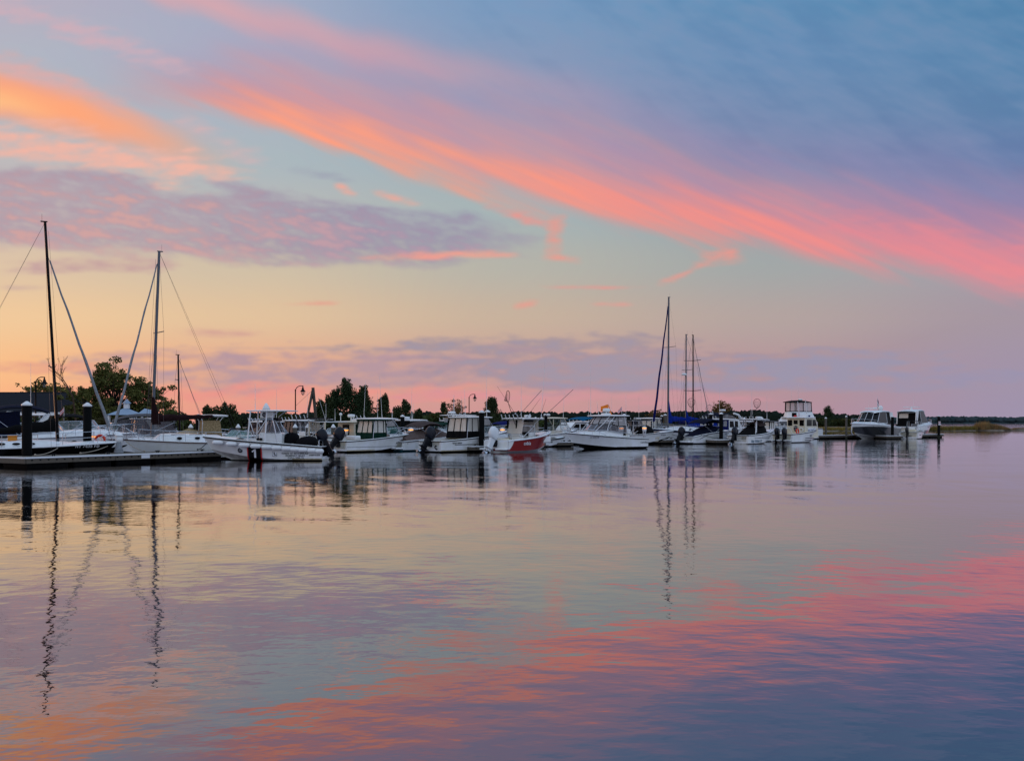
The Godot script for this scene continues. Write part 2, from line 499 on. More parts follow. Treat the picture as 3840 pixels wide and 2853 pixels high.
# ---------------------------------------------------------------- mesh builder
class MB:
	var st := SurfaceTool.new()
	func _init(soft := false) -> void:
		st.begin(Mesh.PRIMITIVE_TRIANGLES)
		st.set_smooth_group(0 if soft else -1)
	func soft(on := true) -> MB:
		st.set_smooth_group(0 if on else -1)
		return self
	func done() -> ArrayMesh:
		st.generate_normals()
		st.index()
		return st.commit()
	func tri(a: Vector3, b: Vector3, c: Vector3) -> void:
		st.add_vertex(a)
		st.add_vertex(b)
		st.add_vertex(c)
	func quad(a: Vector3, b: Vector3, c: Vector3, d: Vector3) -> void:
		tri(a, b, c)
		tri(a, c, d)
	func box(c: Vector3, s: Vector3, bevel := 0.015, b := Basis()) -> MB:
		st.set_smooth_group(-1)
		var h := s * 0.5
		var e := minf(bevel, minf(h.x, minf(h.y, h.z)) * 0.6)
		for ax in 3:
			var u := (ax + 1) % 3
			var v := (ax + 2) % 3
			for sg in [-1.0, 1.0]:
				var q := []
				for k in [[-1, -1], [1, -1], [1, 1], [-1, 1]]:
					var p := Vector3()
					p[ax] = sg * h[ax]
					p[u] = k[0] * (h[u] - e)
					p[v] = k[1] * (h[v] - e)
					q.append(c + b * p)
				if sg > 0:
					quad(q[3], q[2], q[1], q[0])
				else:
					quad(q[0], q[1], q[2], q[3])
			for su in [-1.0, 1.0]:
				for sv in [-1.0, 1.0]:
					var q := []
					for k in [[-1, 0], [1, 0], [1, 1], [-1, 1]]:
						var p := Vector3()
						p[ax] = k[0] * (h[ax] - e)
						p[u] = su * (h[u] - (e if k[1] else 0.0))
						p[v] = sv * (h[v] - (0.0 if k[1] else e))
						q.append(c + b * p)
					if su * sv > 0:
						quad(q[0], q[1], q[2], q[3])
					else:
						quad(q[3], q[2], q[1], q[0])
		for sx in [-1.0, 1.0]:
			for sy in [-1.0, 1.0]:
				for sz in [-1.0, 1.0]:
					var p0 := c + b * Vector3(sx * h.x, sy * (h.y - e), sz * (h.z - e))
					var p1 := c + b * Vector3(sx * (h.x - e), sy * h.y, sz * (h.z - e))
					var p2 := c + b * Vector3(sx * (h.x - e), sy * (h.y - e), sz * h.z)
					if sx * sy * sz > 0:
						tri(p0, p2, p1)
					else:
						tri(p0, p1, p2)
		return self
	func grid(rows: Array, closed := false, smooth := true) -> MB:
		st.set_smooth_group(0 if smooth else -1)
		for i in rows.size() - 1:
			var a = rows[i]
			var b = rows[i + 1]
			var n: int = a.size()
			for j in (n if closed else n - 1):
				var k := (j + 1) % n
				quad(a[j], b[j], b[k], a[k])
		return self
	func fan(ring, smooth := false) -> MB:
		st.set_smooth_group(0 if smooth else -1)
		var mid := Vector3()
		for p in ring:
			mid += p
		mid /= ring.size()
		for j in ring.size():
			tri(mid, ring[j], ring[(j + 1) % ring.size()])
		return self
	func tube(pts: Array, r: float, sides := 6, r_end := -1.0) -> MB:
		st.set_smooth_group(0)
		var rows := []
		var n := pts.size()
		var side := Vector3()
		for i in n:
			var dir: Vector3 = (pts[mini(i + 1, n - 1)] - pts[maxi(i - 1, 0)]).normalized()
			if side == Vector3():
				side = dir.cross(Vector3.UP if absf(dir.y) < 0.9 else Vector3.RIGHT).normalized()
			else:
				side = (side - dir * side.dot(dir)).normalized()
			var up := side.cross(dir)
			var rr := r if r_end < 0.0 else lerpf(r, r_end, float(i) / (n - 1))
			var ring := PackedVector3Array()
			for k in sides:
				var a := TAU * k / sides
				ring.append(pts[i] + (side * cos(a) + up * sin(a)) * rr)
			rows.append(ring)
		grid(rows, true)
		fan(rows[0])
		fan(rows[n - 1])
		return self
	func lathe(profile: Array, at := Vector3.ZERO, b := Basis(), sides := 14, smooth := true) -> MB:   # profile of (radius, height)
		var rows := []
		for p in profile:
			var ring := PackedVector3Array()
			for k in sides:
				var a := TAU * k / sides
				ring.append(at + b * Vector3(cos(a) * p[0], p[1], sin(a) * p[0]))
			rows.append(ring)
		return grid(rows, true, smooth)
	func prism(poly: PackedVector2Array, z0: float, z1: float, at := Vector3.ZERO, b := Basis()) -> MB:   # a flat outline in x, y pushed along z
		st.set_smooth_group(-1)
		var t := Geometry2D.triangulate_polygon(poly)
		for i in range(0, t.size(), 3):
			for z in [z0, z1]:
				var q := []
				for k in 3:
					q.append(at + b * Vector3(poly[t[i + k]].x, poly[t[i + k]].y, z))
				tri(q[0], q[1], q[2])
		for i in poly.size():
			var p := poly[i]
			var q := poly[(i + 1) % poly.size()]
			quad(at + b * Vector3(p.x, p.y, z0), at + b * Vector3(p.x, p.y, z1), at + b * Vector3(q.x, q.y, z1), at + b * Vector3(q.x, q.y, z0))
		return self
	func ball(c: Vector3, r: Vector3, n := 10) -> MB:
		var rows := []
		for i in n / 2 + 1:
			var v := PI * i / (n / 2) - PI / 2
			var ring := PackedVector3Array()
			for k in n:
				var a := TAU * k / n
				ring.append(c + Vector3(cos(a) * cos(v) * r.x, sin(v) * r.y, sin(a) * cos(v) * r.z))
			rows.append(ring)
		return grid(rows, true)

# ---------------------------------------------------------------- hulls
class Hull:
	var L := 7.0
	var B := 2.5
	var bow := 1.2
	var mid := 0.9
	var stern := 0.8
	var rake := 0.9       # overhang of the stem
	var tail := 0.0       # the transom's foot lies this far aft of its head
	var s0 := 0.4         # where the plan begins to narrow
	var p := 2.2
	var sternw := 0.92
	var rise := 0.5       # height of the chine at the stem, as a share of the bow
	var flare := 1.6
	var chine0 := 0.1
	var narrow := 0.64
	func set_all(d: Dictionary) -> Hull:
		for k in d:
			set(k, d[k])
		return self
	func sheer(s: float) -> float:
		var m := 0.42
		return stern * (s - m) * (s - 1) / m + mid * s * (s - 1) / (m * (m - 1)) + bow * s * (s - m) / (1 - m)
	func half(s: float) -> float:
		if s < s0:
			return B / 2 * lerpf(sternw, 1.0, sin(s / s0 * PI / 2))
		return B / 2 * (1.0 - pow((s - s0) / (1 - s0), p))
	func chine(s: float) -> float:
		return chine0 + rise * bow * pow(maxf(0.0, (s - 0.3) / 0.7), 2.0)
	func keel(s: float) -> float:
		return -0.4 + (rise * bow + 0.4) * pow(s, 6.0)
	func at(s: float, y: float, side := 1.0, out := 0.0) -> Vector3:
		var c := chine(s)
		var low := half(s) * lerpf(0.975, narrow, pow(s, 1.6))
		var hb := 0.0
		if y >= c:
			hb = lerpf(low, half(s), pow(clampf((y - c) / maxf(sheer(s) - c, 0.01), 0, 1.2), lerpf(1.0, flare, s)))
		else:
			var k := keel(s)
			hb = low * clampf((y - k) / maxf(c - k, 0.001), 0, 1)
		var xs := L - rake * pow(1.0 - clampf(y / bow, -0.2, 1.0), 1.15)
		var xt := -tail * (1.0 - clampf(y / stern, 0.0, 1.0))
		return Vector3(xt + s * (xs - xt) - L / 2, y, (hb + out) * side)
	func top(s: float, side := 1.0, inset := 0.0, lift := 0.0) -> Vector3:
		var q := at(s, sheer(s), 1.0)
		return Vector3(q.x - (inset if s > 0.97 else 0.0), q.y + lift, maxf(q.z - inset, 0.0) * side)

const STATIONS := [0.0, 0.08, 0.17, 0.27, 0.37, 0.47, 0.56, 0.64, 0.71, 0.78, 0.84, 0.89, 0.93, 0.965, 0.988, 1.0]

# hull, gunwale, rub rail, sole and foredeck; o: skin, bottom, rail, deck (materials), sole (height), deck_from (station), stripe [y0, y1, material]
func hull(t: Node3D, d: Dictionary, o := {}) -> Hull:
	var h := Hull.new().set_all(d)
	var skin := MB.new()
	var low := MB.new()
	for side in [-1.0, 1.0]:
		var rows := []
		var under := []
		for s in STATIONS:
			var r := PackedVector3Array()
			for f in [0.0, 0.08, 0.25, 0.45, 0.65, 0.85, 1.0]:
				r.append(h.at(s, lerpf(h.chine(s), h.sheer(s), f), side))
			rows.append(r)
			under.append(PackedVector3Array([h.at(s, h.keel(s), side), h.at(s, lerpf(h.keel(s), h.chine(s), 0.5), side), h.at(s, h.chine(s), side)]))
		skin.grid(rows)
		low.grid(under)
	var aft := []
	for f in [0.0, 0.5, 1.0]:
		var y: float = lerpf(h.chine(0), h.sheer(0), f)
		aft.append(PackedVector3Array([h.at(0, y, -1.0), h.at(0, y, -0.3), h.at(0, y, 0.3), h.at(0, y, 1.0)]))
	skin.grid(aft, false, false)
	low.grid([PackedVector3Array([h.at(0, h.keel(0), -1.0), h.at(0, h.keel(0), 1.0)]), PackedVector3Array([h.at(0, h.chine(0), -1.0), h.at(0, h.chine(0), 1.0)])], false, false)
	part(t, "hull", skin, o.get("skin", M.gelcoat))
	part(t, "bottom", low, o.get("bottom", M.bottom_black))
	var from: float = o.get("deck_from", 0.62)
	var cap: float = o.get("cap", 0.16)
	var g := MB.new()
	for side in [-1.0, 1.0]:
		var rows := []
		for s in STATIONS:
			rows.append(PackedVector3Array([h.top(s, side, -0.015, -0.05), h.top(s, side, -0.01, 0.015), h.top(s, side, 0.03, 0.035), h.top(s, side, cap, 0.035), h.top(s, side, cap, -0.1)]))
		g.grid(rows, false, false)
	var a0 := h.top(0, -1.0)
	var a1 := h.top(0, 1.0)
	g.box(Vector3(a0.x + 0.06, a0.y + 0.0, 0), Vector3(0.16, 0.07, a1.z * 2 - 0.1), 0.02)
	part(t, "gunwale", g, o.get("deck", M.gelcoat))
	if o.has("rail"):
		var r := MB.new()
		for side in [-1.0, 1.0]:
			var line := []
			for s in STATIONS:
				line.append(h.top(s, side, -0.02, -0.035))
			r.tube(line, o.get("rail_r", 0.03), 5)
		r.tube([h.top(0, -1.0, -0.02, -0.035) + Vector3(-0.02, 0, 0), h.top(0, 1.0, -0.02, -0.035) + Vector3(-0.02, 0, 0)], o.get("rail_r", 0.03), 5)
		part(t, "rub_rail", r, o.rail)
	if o.has("stripe"):
		for st in (o.stripe if o.stripe[0] is Array else [o.stripe]):
			for side in [-1.0, 1.0]:
				var b := MB.new()
				var rows := []
				for s in STATIONS:
					if s <= (st[4] if st.size() > 4 else 1.0) and s >= (st[3] if st.size() > 3 else 0.0):
						rows.append(PackedVector3Array([h.at(s, st[0], side, 0.006), h.at(s, (st[0] + st[1]) / 2, side, 0.006), h.at(s, st[1], side, 0.006)]))
				b.grid(rows)
				part(t, "stripe", b, st[2])
	var deck := MB.new()
	var rows2 := []
	for s in STATIONS:
		if s >= from - 0.001:
			var e := h.top(s, 1.0, 0.04, 0.03)
			var cr: float = o.get("crown", 0.07)
			var line := PackedVector3Array()
			for k in 7:
				var f := k / 3.0 - 1.0
				line.append(Vector3(e.x, e.y + cr * (1 - f * f) * clampf((1.0 - s) * 8.0, 0, 1), e.z * f))
			rows2.append(line)
	deck.grid(rows2)
	part(t, "foredeck", deck, o.get("deck", M.gelcoat))
	var sole: float = o.get("sole", 0.25)
	var inn := MB.new()
	var walls_l := []
	var walls_r := []
	for s in STATIONS:
		if s <= from + 0.01:
			for side in [-1.0, 1.0]:
				var q := h.top(s, side, cap, 0.0)
				var foot := minf(absf(q.z), maxf(absf(h.at(s, sole, 1.0).z) - 0.06, 0.0))
				var ym := lerpf(sole, q.y, 0.5)
				var waist := minf(absf(q.z), maxf(absf(h.at(s, ym, 1.0).z) - 0.05, 0.0))
				(walls_l if side < 0 else walls_r).append(PackedVector3Array([q, Vector3(q.x - 0.05 * s, ym, waist * side), Vector3(q.x - 0.1 * s, sole, minf(foot, waist) * 0.9 * side)]))
	inn.grid(walls_l, false, false)
	inn.grid(walls_r, false, false)
	for i in walls_l.size() - 1:
		inn.quad(walls_l[i][2], walls_r[i][2], walls_r[i + 1][2], walls_l[i + 1][2])
	var n := walls_l.size() - 1
	inn.quad(walls_l[n][0], walls_l[n][2], walls_r[n][2], walls_r[n][0])
	inn.quad(walls_l[0][0], walls_l[0][2], walls_r[0][2], walls_r[0][0])
	part(t, "cockpit_liner", inn, o.get("liner", M.gelcoat_cream))
	return h

# ---------------------------------------------------------------- boat fittings
func box(t: Node3D, called: String, c: Vector3, s: Vector3, m: Material, bevel := 0.02, b := Basis()) -> MeshInstance3D:
	return part(t, called, MB.new().box(c, s, bevel, b), m)

func tubes(t: Node3D, called: String, paths: Array, r: float, m: Material, sides := 6) -> MeshInstance3D:
	var mb := MB.new()
	for p in paths:
		mb.tube(p, r, sides)
	return part(t, called, mb, m)

func pane(t: Node3D, called: String, q: Array, m: Material) -> MeshInstance3D:
	var mb := MB.new()
	for i in range(1, q.size() - 1):
		mb.tri(q[0], q[i], q[i + 1])
	return part(t, called, mb, m)

func V(x: float, y: float, z: float) -> Vector3:
	return Vector3(x, y, z)

# an outboard on the transom: tilt leans the leg aft and up out of the water
func outboard(t: Node3D, at: Vector3, k := 1.0, tilt := 0.0, m: Material = null, turn := 0.0) -> void:
	var b := Basis(Vector3.UP, deg_to_rad(turn)) * Basis(Vector3.BACK, deg_to_rad(-tilt))
	var g := Node3D.new()
	g.name = "outboard_motor"
	t.add_child(g, true)
	g.transform = Transform3D(b.scaled(Vector3.ONE * k), at)
	var cowl_m: Material = m if m else M.motor_navy
	var rows := []
	for q in [[0.14, -0.30, 0.16, 0.13], [0.17, -0.34, 0.20, 0.16], [0.30, -0.42, 0.22, 0.185], [0.48, -0.44, 0.20, 0.19], [0.64, -0.42, 0.16, 0.17], [0.74, -0.36, 0.08, 0.13], [0.78, -0.26, -0.02, 0.07]]:
		var ring := PackedVector3Array()
		for i in 14:
			var a := TAU * i / 14
			var cx: float = cos(a)
			var cz: float = sin(a)
			cx = signf(cx) * pow(absf(cx), 0.65)
			cz = signf(cz) * pow(absf(cz), 0.65)
			ring.append(V(lerpf(q[1], q[2], (cx + 1) / 2), q[0], cz * q[3]))
		rows.append(ring)
	var cowl := MB.new().grid(rows, true)
	cowl.fan(rows[0])
	cowl.fan(rows[rows.size() - 1], true)
	part(g, "cowl", cowl, cowl_m)
	var leg := MB.new()
	leg.prism(PackedVector2Array([V2(-0.27, 0.16), V2(0.12, 0.16), V2(0.06, -0.15), V2(0.0, -0.62), V2(-0.22, -0.62), V2(-0.24, -0.15)]), -0.075, 0.075)
	leg.box(V(-0.14, -0.46, 0), V(0.52, 0.025, 0.26), 0.01)
	part(g, "midsection", leg, cowl_m if m == M.motor_white else M.motor_dark)
	var gear := MB.new(true)
	gear.tube([V(0.16, -0.72, 0), V(0.08, -0.72, 0), V(-0.2, -0.72, 0), V(-0.3, -0.72, 0)], 0.06, 8)
	gear.prism(PackedVector2Array([V2(-0.18, -0.60), V2(0.03, -0.60), V2(0.07, -0.72), V2(-0.02, -0.96), V2(-0.14, -0.96), V2(-0.2, -0.75)]), -0.028, 0.028)
	part(g, "lower_unit", gear, M.motor_dark)
	var prop := MB.new()
	for i in 3:
		var rb := Basis(Vector3.RIGHT, TAU * i / 3)
		prop.quad(V(-0.36, 0, 0) + rb * V(0.02, 0.03, -0.02) + V(0, -0.72, 0), V(-0.36, 0, 0) + rb * V(0.06, 0.17, -0.08) + V(0, -0.72, 0), V(-0.36, 0, 0) + rb * V(0.0, 0.19, 0.03) + V(0, -0.72, 0), V(-0.36, 0, 0) + rb * V(-0.04, 0.03, 0.04) + V(0, -0.72, 0))
	prop.tube([V(-0.28, -0.72, 0), V(-0.42, -0.72, 0)], 0.045, 8, 0.03)
	part(g, "propeller", prop, M.steel)
	part(g, "bracket", MB.new().box(V(0.2, -0.02, 0), V(0.16, 0.34, 0.3), 0.02), M.motor_dark)

func V2(x: float, y: float) -> Vector2:
	return Vector2(x, y)

# a rounded, slightly crowned roof panel
func roof(t: Node3D, called: String, x0: float, x1: float, w: float, y: float, m: Material, thick := 0.09, crown := 0.07, slope := 0.0, nose := 0.75) -> MeshInstance3D:
	var rows := []
	for pass_ in [[0.0, 0.97, 0.0], [0.3, 1.0, 0.0], [0.75, 1.0, 0.0], [1.0, 0.95, 1.0]]:
		var ring := PackedVector3Array()
		for i in 28:
			var a := TAU * i / 28
			var cx := signf(cos(a)) * pow(absf(cos(a)), 0.32)
			var cz := signf(sin(a)) * pow(absf(sin(a)), 0.32)
			var f: float = pass_[1]
			var wide := w / 2 * lerpf(1.0, nose, maxf(cx, 0.0) * maxf(cx, 0.0))
			ring.append(V(lerpf(x0, x1, (cx * f + 1) / 2), y + thick * pass_[0] + slope * cx, cz * f * wide))
		rows.append(ring)
	for f in [0.7, 0.4, 0.05]:
		var ring := PackedVector3Array()
		for q in rows[3]:
			var mid := V((x0 + x1) / 2, y + thick, 0)
			ring.append(V(lerpf(mid.x, q.x, f), q.y + (crown) * (1.0 - f * f), q.z * f))
		rows.append(ring)
	var mb := MB.new().grid(rows, true)
	mb.fan(rows[0])
	mb.fan(rows[rows.size() - 1], true)
	return part(t, called, mb, m)

func antenna(t: Node3D, foot: Vector3, h: float, lean := Vector3.ZERO, called := "antenna") -> void:
	var mb := MB.new().tube([foot, foot + V(0, 0.35, 0) + lean * 0.35 / maxf(h, 0.1)], 0.022, 5)
	mb.tube([foot + V(0, 0.3, 0) + lean * 0.3 / h, foot + V(0, h, 0) + lean], 0.016, 5, 0.007)
	part(t, called, mb, M.white_plastic)

func radar(t: Node3D, at: Vector3, r := 0.3, h := 0.24, stalk := 0.25) -> void:
	var mb := MB.new().lathe([[0.0, 0.0], [r * 0.8, 0.0], [r, h * 0.25], [r, h * 0.65], [r * 0.85, h * 0.92], [0.0, h]], at + V(0, stalk, 0))
	part(t, "radar_dome", mb, M.white_plastic)
	part(t, "radar_stalk", MB.new().tube([at, at + V(0, stalk + 0.01, 0)], 0.07, 8), M.white_plastic)

# clear panels hung between a lower and an upper line of points, with canvas strips between
func enclosure(t: Node3D, low: Array, up: Array, m: Material, frame: Material, r := 0.035, skirt := 0.0) -> void:
	for i in low.size() - 1:
		var d: Vector3 = (up[i] - low[i]) * skirt
		var e: Vector3 = (up[i + 1] - low[i + 1]) * skirt
		pane(t, "clear_panel", [low[i] + d, low[i + 1] + e, up[i + 1], up[i]], m)
	var mb := MB.new()
	for i in low.size():
		mb.tube([low[i], up[i]], r, 4)
	mb.tube(up, r, 4)
	mb.tube(low, r, 4)
	part(t, "enclosure_frame", mb, frame)

func skirt(t: Node3D, low: Array, up: Array, m: Material, called := "canvas_skirt") -> void:
	part(t, called, MB.new().grid([PackedVector3Array(low), PackedVector3Array(up)], false, false), m)

func bow_rail(t: Node3D, h: Hull, from: float, high_: float, n := 5, m: Material = null, called := "bow_rail") -> void:
	var mb := MB.new()
	var line := []
	var list := []
	for i in n:
		list.append(lerpf(from, 0.985, float(i) / (n - 1)))
	for side in [1.0, -1.0]:
		for i in n:
			var s: float = list[i] if side > 0 else list[n - 1 - i]
			var rise := high_ * (clampf((s - from) / 0.12, 0.0, 1.0) if from > 0 else 1.0)
			var foot := h.top(s, side, 0.07, 0.03)
			var head := foot + V(0.05 if s > 0.9 else 0.0, maxf(rise, 0.03), 0.0)
			line.append(head)
			if rise > 0.1:
				mb.tube([foot, head], 0.014, 5)
	mb.tube(line, 0.018, 5)
	part(t, called, mb, m if m else M.steel)

func bimini(t: Node3D, x0: float, x1: float, w: float, y: float, m: Material, base: float, drop := 0.22, called := "bimini_top") -> void:
	var rows := []
	for i in 9:
		var f := i / 8.0
		var x := lerpf(x0, x1, f)
		var up := y - drop * pow(absf(f * 2 - 1), 2.4)
		var line := PackedVector3Array()
		for k in 9:
			var g := k / 4.0 - 1.0
			line.append(V(x, up - 0.16 * pow(absf(g), 3.0) * 1.2, g * w / 2))
		rows.append(line)
	var low := []
	for r_ in rows:
		var line := PackedVector3Array()
		for q in r_:
			line.append(q - V(0, 0.025, 0))
		low.append(line)
	var mb := MB.new().grid(rows)
	mb.grid(low)
	for e in [0, 8]:
		mb.grid([rows[e], low[e]], false, false)
	part(t, called, mb, m)
	for side in [-1.0, 1.0]:
		tubes(t, called.replace("top", "frame"), [[V(x0 + 0.05, y - drop - 0.22, side * w / 2), V((x0 + x1) / 2, base, side * w / 2), V(x1 - 0.05, y - drop - 0.22, side * w / 2)]], 0.018, M.steel)

func letters(t: Node3D, text: String, size: float, at: Vector3, b: Basis, m: Material, called := "lettering", font := "Droid Sans", bold := true) -> void:
	var tm := TextMesh.new()
	var f := SystemFont.new()
	f.font_names = PackedStringArray([font])
	f.font_weight = 700 if bold else 400
	tm.font = f
	tm.text = text
	tm.font_size = 64
	tm.pixel_size = size / 46.0
	tm.depth = 0.004
	tm.curve_step = 4.0
	var o := MeshInstance3D.new()
	o.name = called
	o.mesh = tm
	o.material_override = m
	o.transform = Transform3D(b, at)
	t.add_child(o, true)

# lettering lying on the hull's side at station s and height y; side 1 starboard, -1 port
func hull_letters(t: Node3D, h: Hull, text: String, size: float, s: float, y: float, side: float, m: Material, called := "lettering", font := "Droid Sans", lift := 0.004) -> void:
	var p := h.at(s, y, side, 0.008)
	var ahead := h.at(s + 0.03, y, side, 0.008) - p
	var up := h.at(s, y + size * 0.6, side, 0.008) - h.at(s, y - size * 0.6, side, 0.008)
	var x := (ahead * side).normalized()
	if side < 0:
		x = (-ahead).normalized()
	else:
		x = ahead.normalized()
	var z := x.cross(up.normalized()).normalized()
	var yv := z.cross(x)
	letters(t, text, size, p + z * lift, Basis(x, yv, z), m, called, font)
# ---------------------------------------------------------------- land
func build_land() -> void:
	var line := [[-1500, 84, 220], [-300, 84, 220], [300, 86, 220], [700, 88, 220], [1250, 92, 240], [1700, 108, 260], [2100, 128, 280], [2500, 158, 280], [2900, 205, 240], [3060, 226, 200], [3200, 234, 120], [3330, 238, 60], [3450, 240, 26], [3560, 241, 16], [3640, 243, 8], [3668, 244, 2]]
	var rows := []
	var nz := FastNoiseLite.new()
	nz.frequency = 0.08
	for i in line.size() - 1:
		for k in 6:
			var f := k / 6.0
			var px := lerpf(line[i][0], line[i + 1][0], f)
			var d := lerpf(line[i][1], line[i + 1][1], f)
			var deep := lerpf(line[i][2], line[i + 1][2], f)
			var r := PackedVector3Array()
			for q in [[0.0, -0.4], [0.02, 0.12], [0.05, 0.4], [0.12, 0.75], [0.3, 1.0], [0.7, 0.9], [0.95, 0.4], [1.0, -0.4]]:
				var p := spot(px, d + deep * q[0])
				var low := clampf(deep / 60.0, 0.25, 1.0)
				r.append(V(p.x, q[1] * (low if q[1] > 0 else 1.0) + 0.15 * nz.get_noise_2d(p.x, p.z) * float(q[1] > 0.1), p.z))
			rows.append(r)
	var o := part(self, "shore", MB.new().grid(rows), M.sand)
	tag(o, "low sandy shore behind the docks and boats", "", "", "structure")
	# two marsh islets to the right
	for q in [[3722, 247, 5.2, 2.0, "reed covered sand islet standing in open water"], [3828, 252, 2.6, 1.4, "small low sand islet at the picture edge"]]:
		var ring := []
		for y in [[1.0, -0.3], [0.95, 0.1], [0.7, 0.3], [0.3, 0.4], [0.02, 0.42]]:
			var c := PackedVector3Array()
			for k in 20:
				var a := TAU * k / 20
				var w := 1.0 + 0.18 * sin(a * 3.0 + q[0]) + 0.1 * sin(a * 5.0)
				c.append(spot(q[0], q[1]) + V(cos(a) * q[2] * y[0] * w, y[1], sin(a) * q[3] * 2.0 * y[0] * w))
			ring.append(c)
		o = part(self, "islet", MB.new().grid(ring, true), M.sand)
		tag(o, q[4], "", "", "structure")

func blade_mesh(n: int, h: float, spread: float, wide: float, seed_: int) -> ArrayMesh:
	var r := RandomNumberGenerator.new()
	r.seed = seed_
	var mb := MB.new()
	for i in n:
		var a := r.randf() * TAU
		var foot := V(cos(a), 0, sin(a)) * spread * r.randf()
		var lean := V(r.randf_range(-1, 1), 0, r.randf_range(-1, 1)) * h * 0.3
		var hh := h * r.randf_range(0.6, 1.1)
		var s := V(cos(a + 1.0), 0, sin(a + 1.0)) * wide
		mb.quad(foot - s, foot + s, foot + lean * 0.5 + V(0, hh * 0.6, 0) + s * 0.7, foot + lean * 0.5 + V(0, hh * 0.6, 0) - s * 0.7)
		mb.tri(foot + lean * 0.5 + V(0, hh * 0.6, 0) - s * 0.7, foot + lean * 0.5 + V(0, hh * 0.6, 0) + s * 0.7, foot + lean + V(0, hh, 0))
	return mb.done()

func scatter(called: String, label: String, mesh: Mesh, m: Material, places: Array) -> void:   # places: [position, scale vector, tint]
	var mm := MultiMesh.new()
	mm.transform_format = MultiMesh.TRANSFORM_3D
	mm.use_colors = true
	mm.mesh = mesh
	mm.instance_count = places.size()
	for i in places.size():
		var q = places[i]
		mm.set_instance_transform(i, Transform3D(Basis(Vector3.UP, rng.randf() * TAU).scaled_local(q[1]), q[0]))
		mm.set_instance_color(i, Color(q[2].x, q[2].y, q[2].z))
	var o := MultiMeshInstance3D.new()
	o.name = numbered(called)
	o.multimesh = mm
	o.material_override = m
	tag(o, label, "", "", "stuff")
	add_child(o)

func tint(lo := 0.6, hi := 1.3, warm := 0.15) -> Vector3:
	var v := rng.randf_range(lo, hi)
	return V(v * (1.0 + rng.randf_range(-warm, warm)), v, v * (1.0 + rng.randf_range(-warm, warm)))

func lump_mesh(seed_: int, n := 10) -> ArrayMesh:      # a knobbly tree crown seen from far away
	var nz := FastNoiseLite.new()
	nz.seed = seed_
	nz.frequency = 0.9
	nz.fractal_octaves = 3
	var rows := []
	for i in n / 2 + 1:
		var v := PI * i / (n / 2) - PI / 2
		var ring := PackedVector3Array()
		for k in n:
			var a := TAU * k / n
			var p := V(cos(a) * cos(v), sin(v), sin(a) * cos(v))
			ring.append(p * (1.0 + 0.55 * nz.get_noise_3dv(p * 1.6)))
		rows.append(ring)
	return MB.new().grid(rows, true).done()

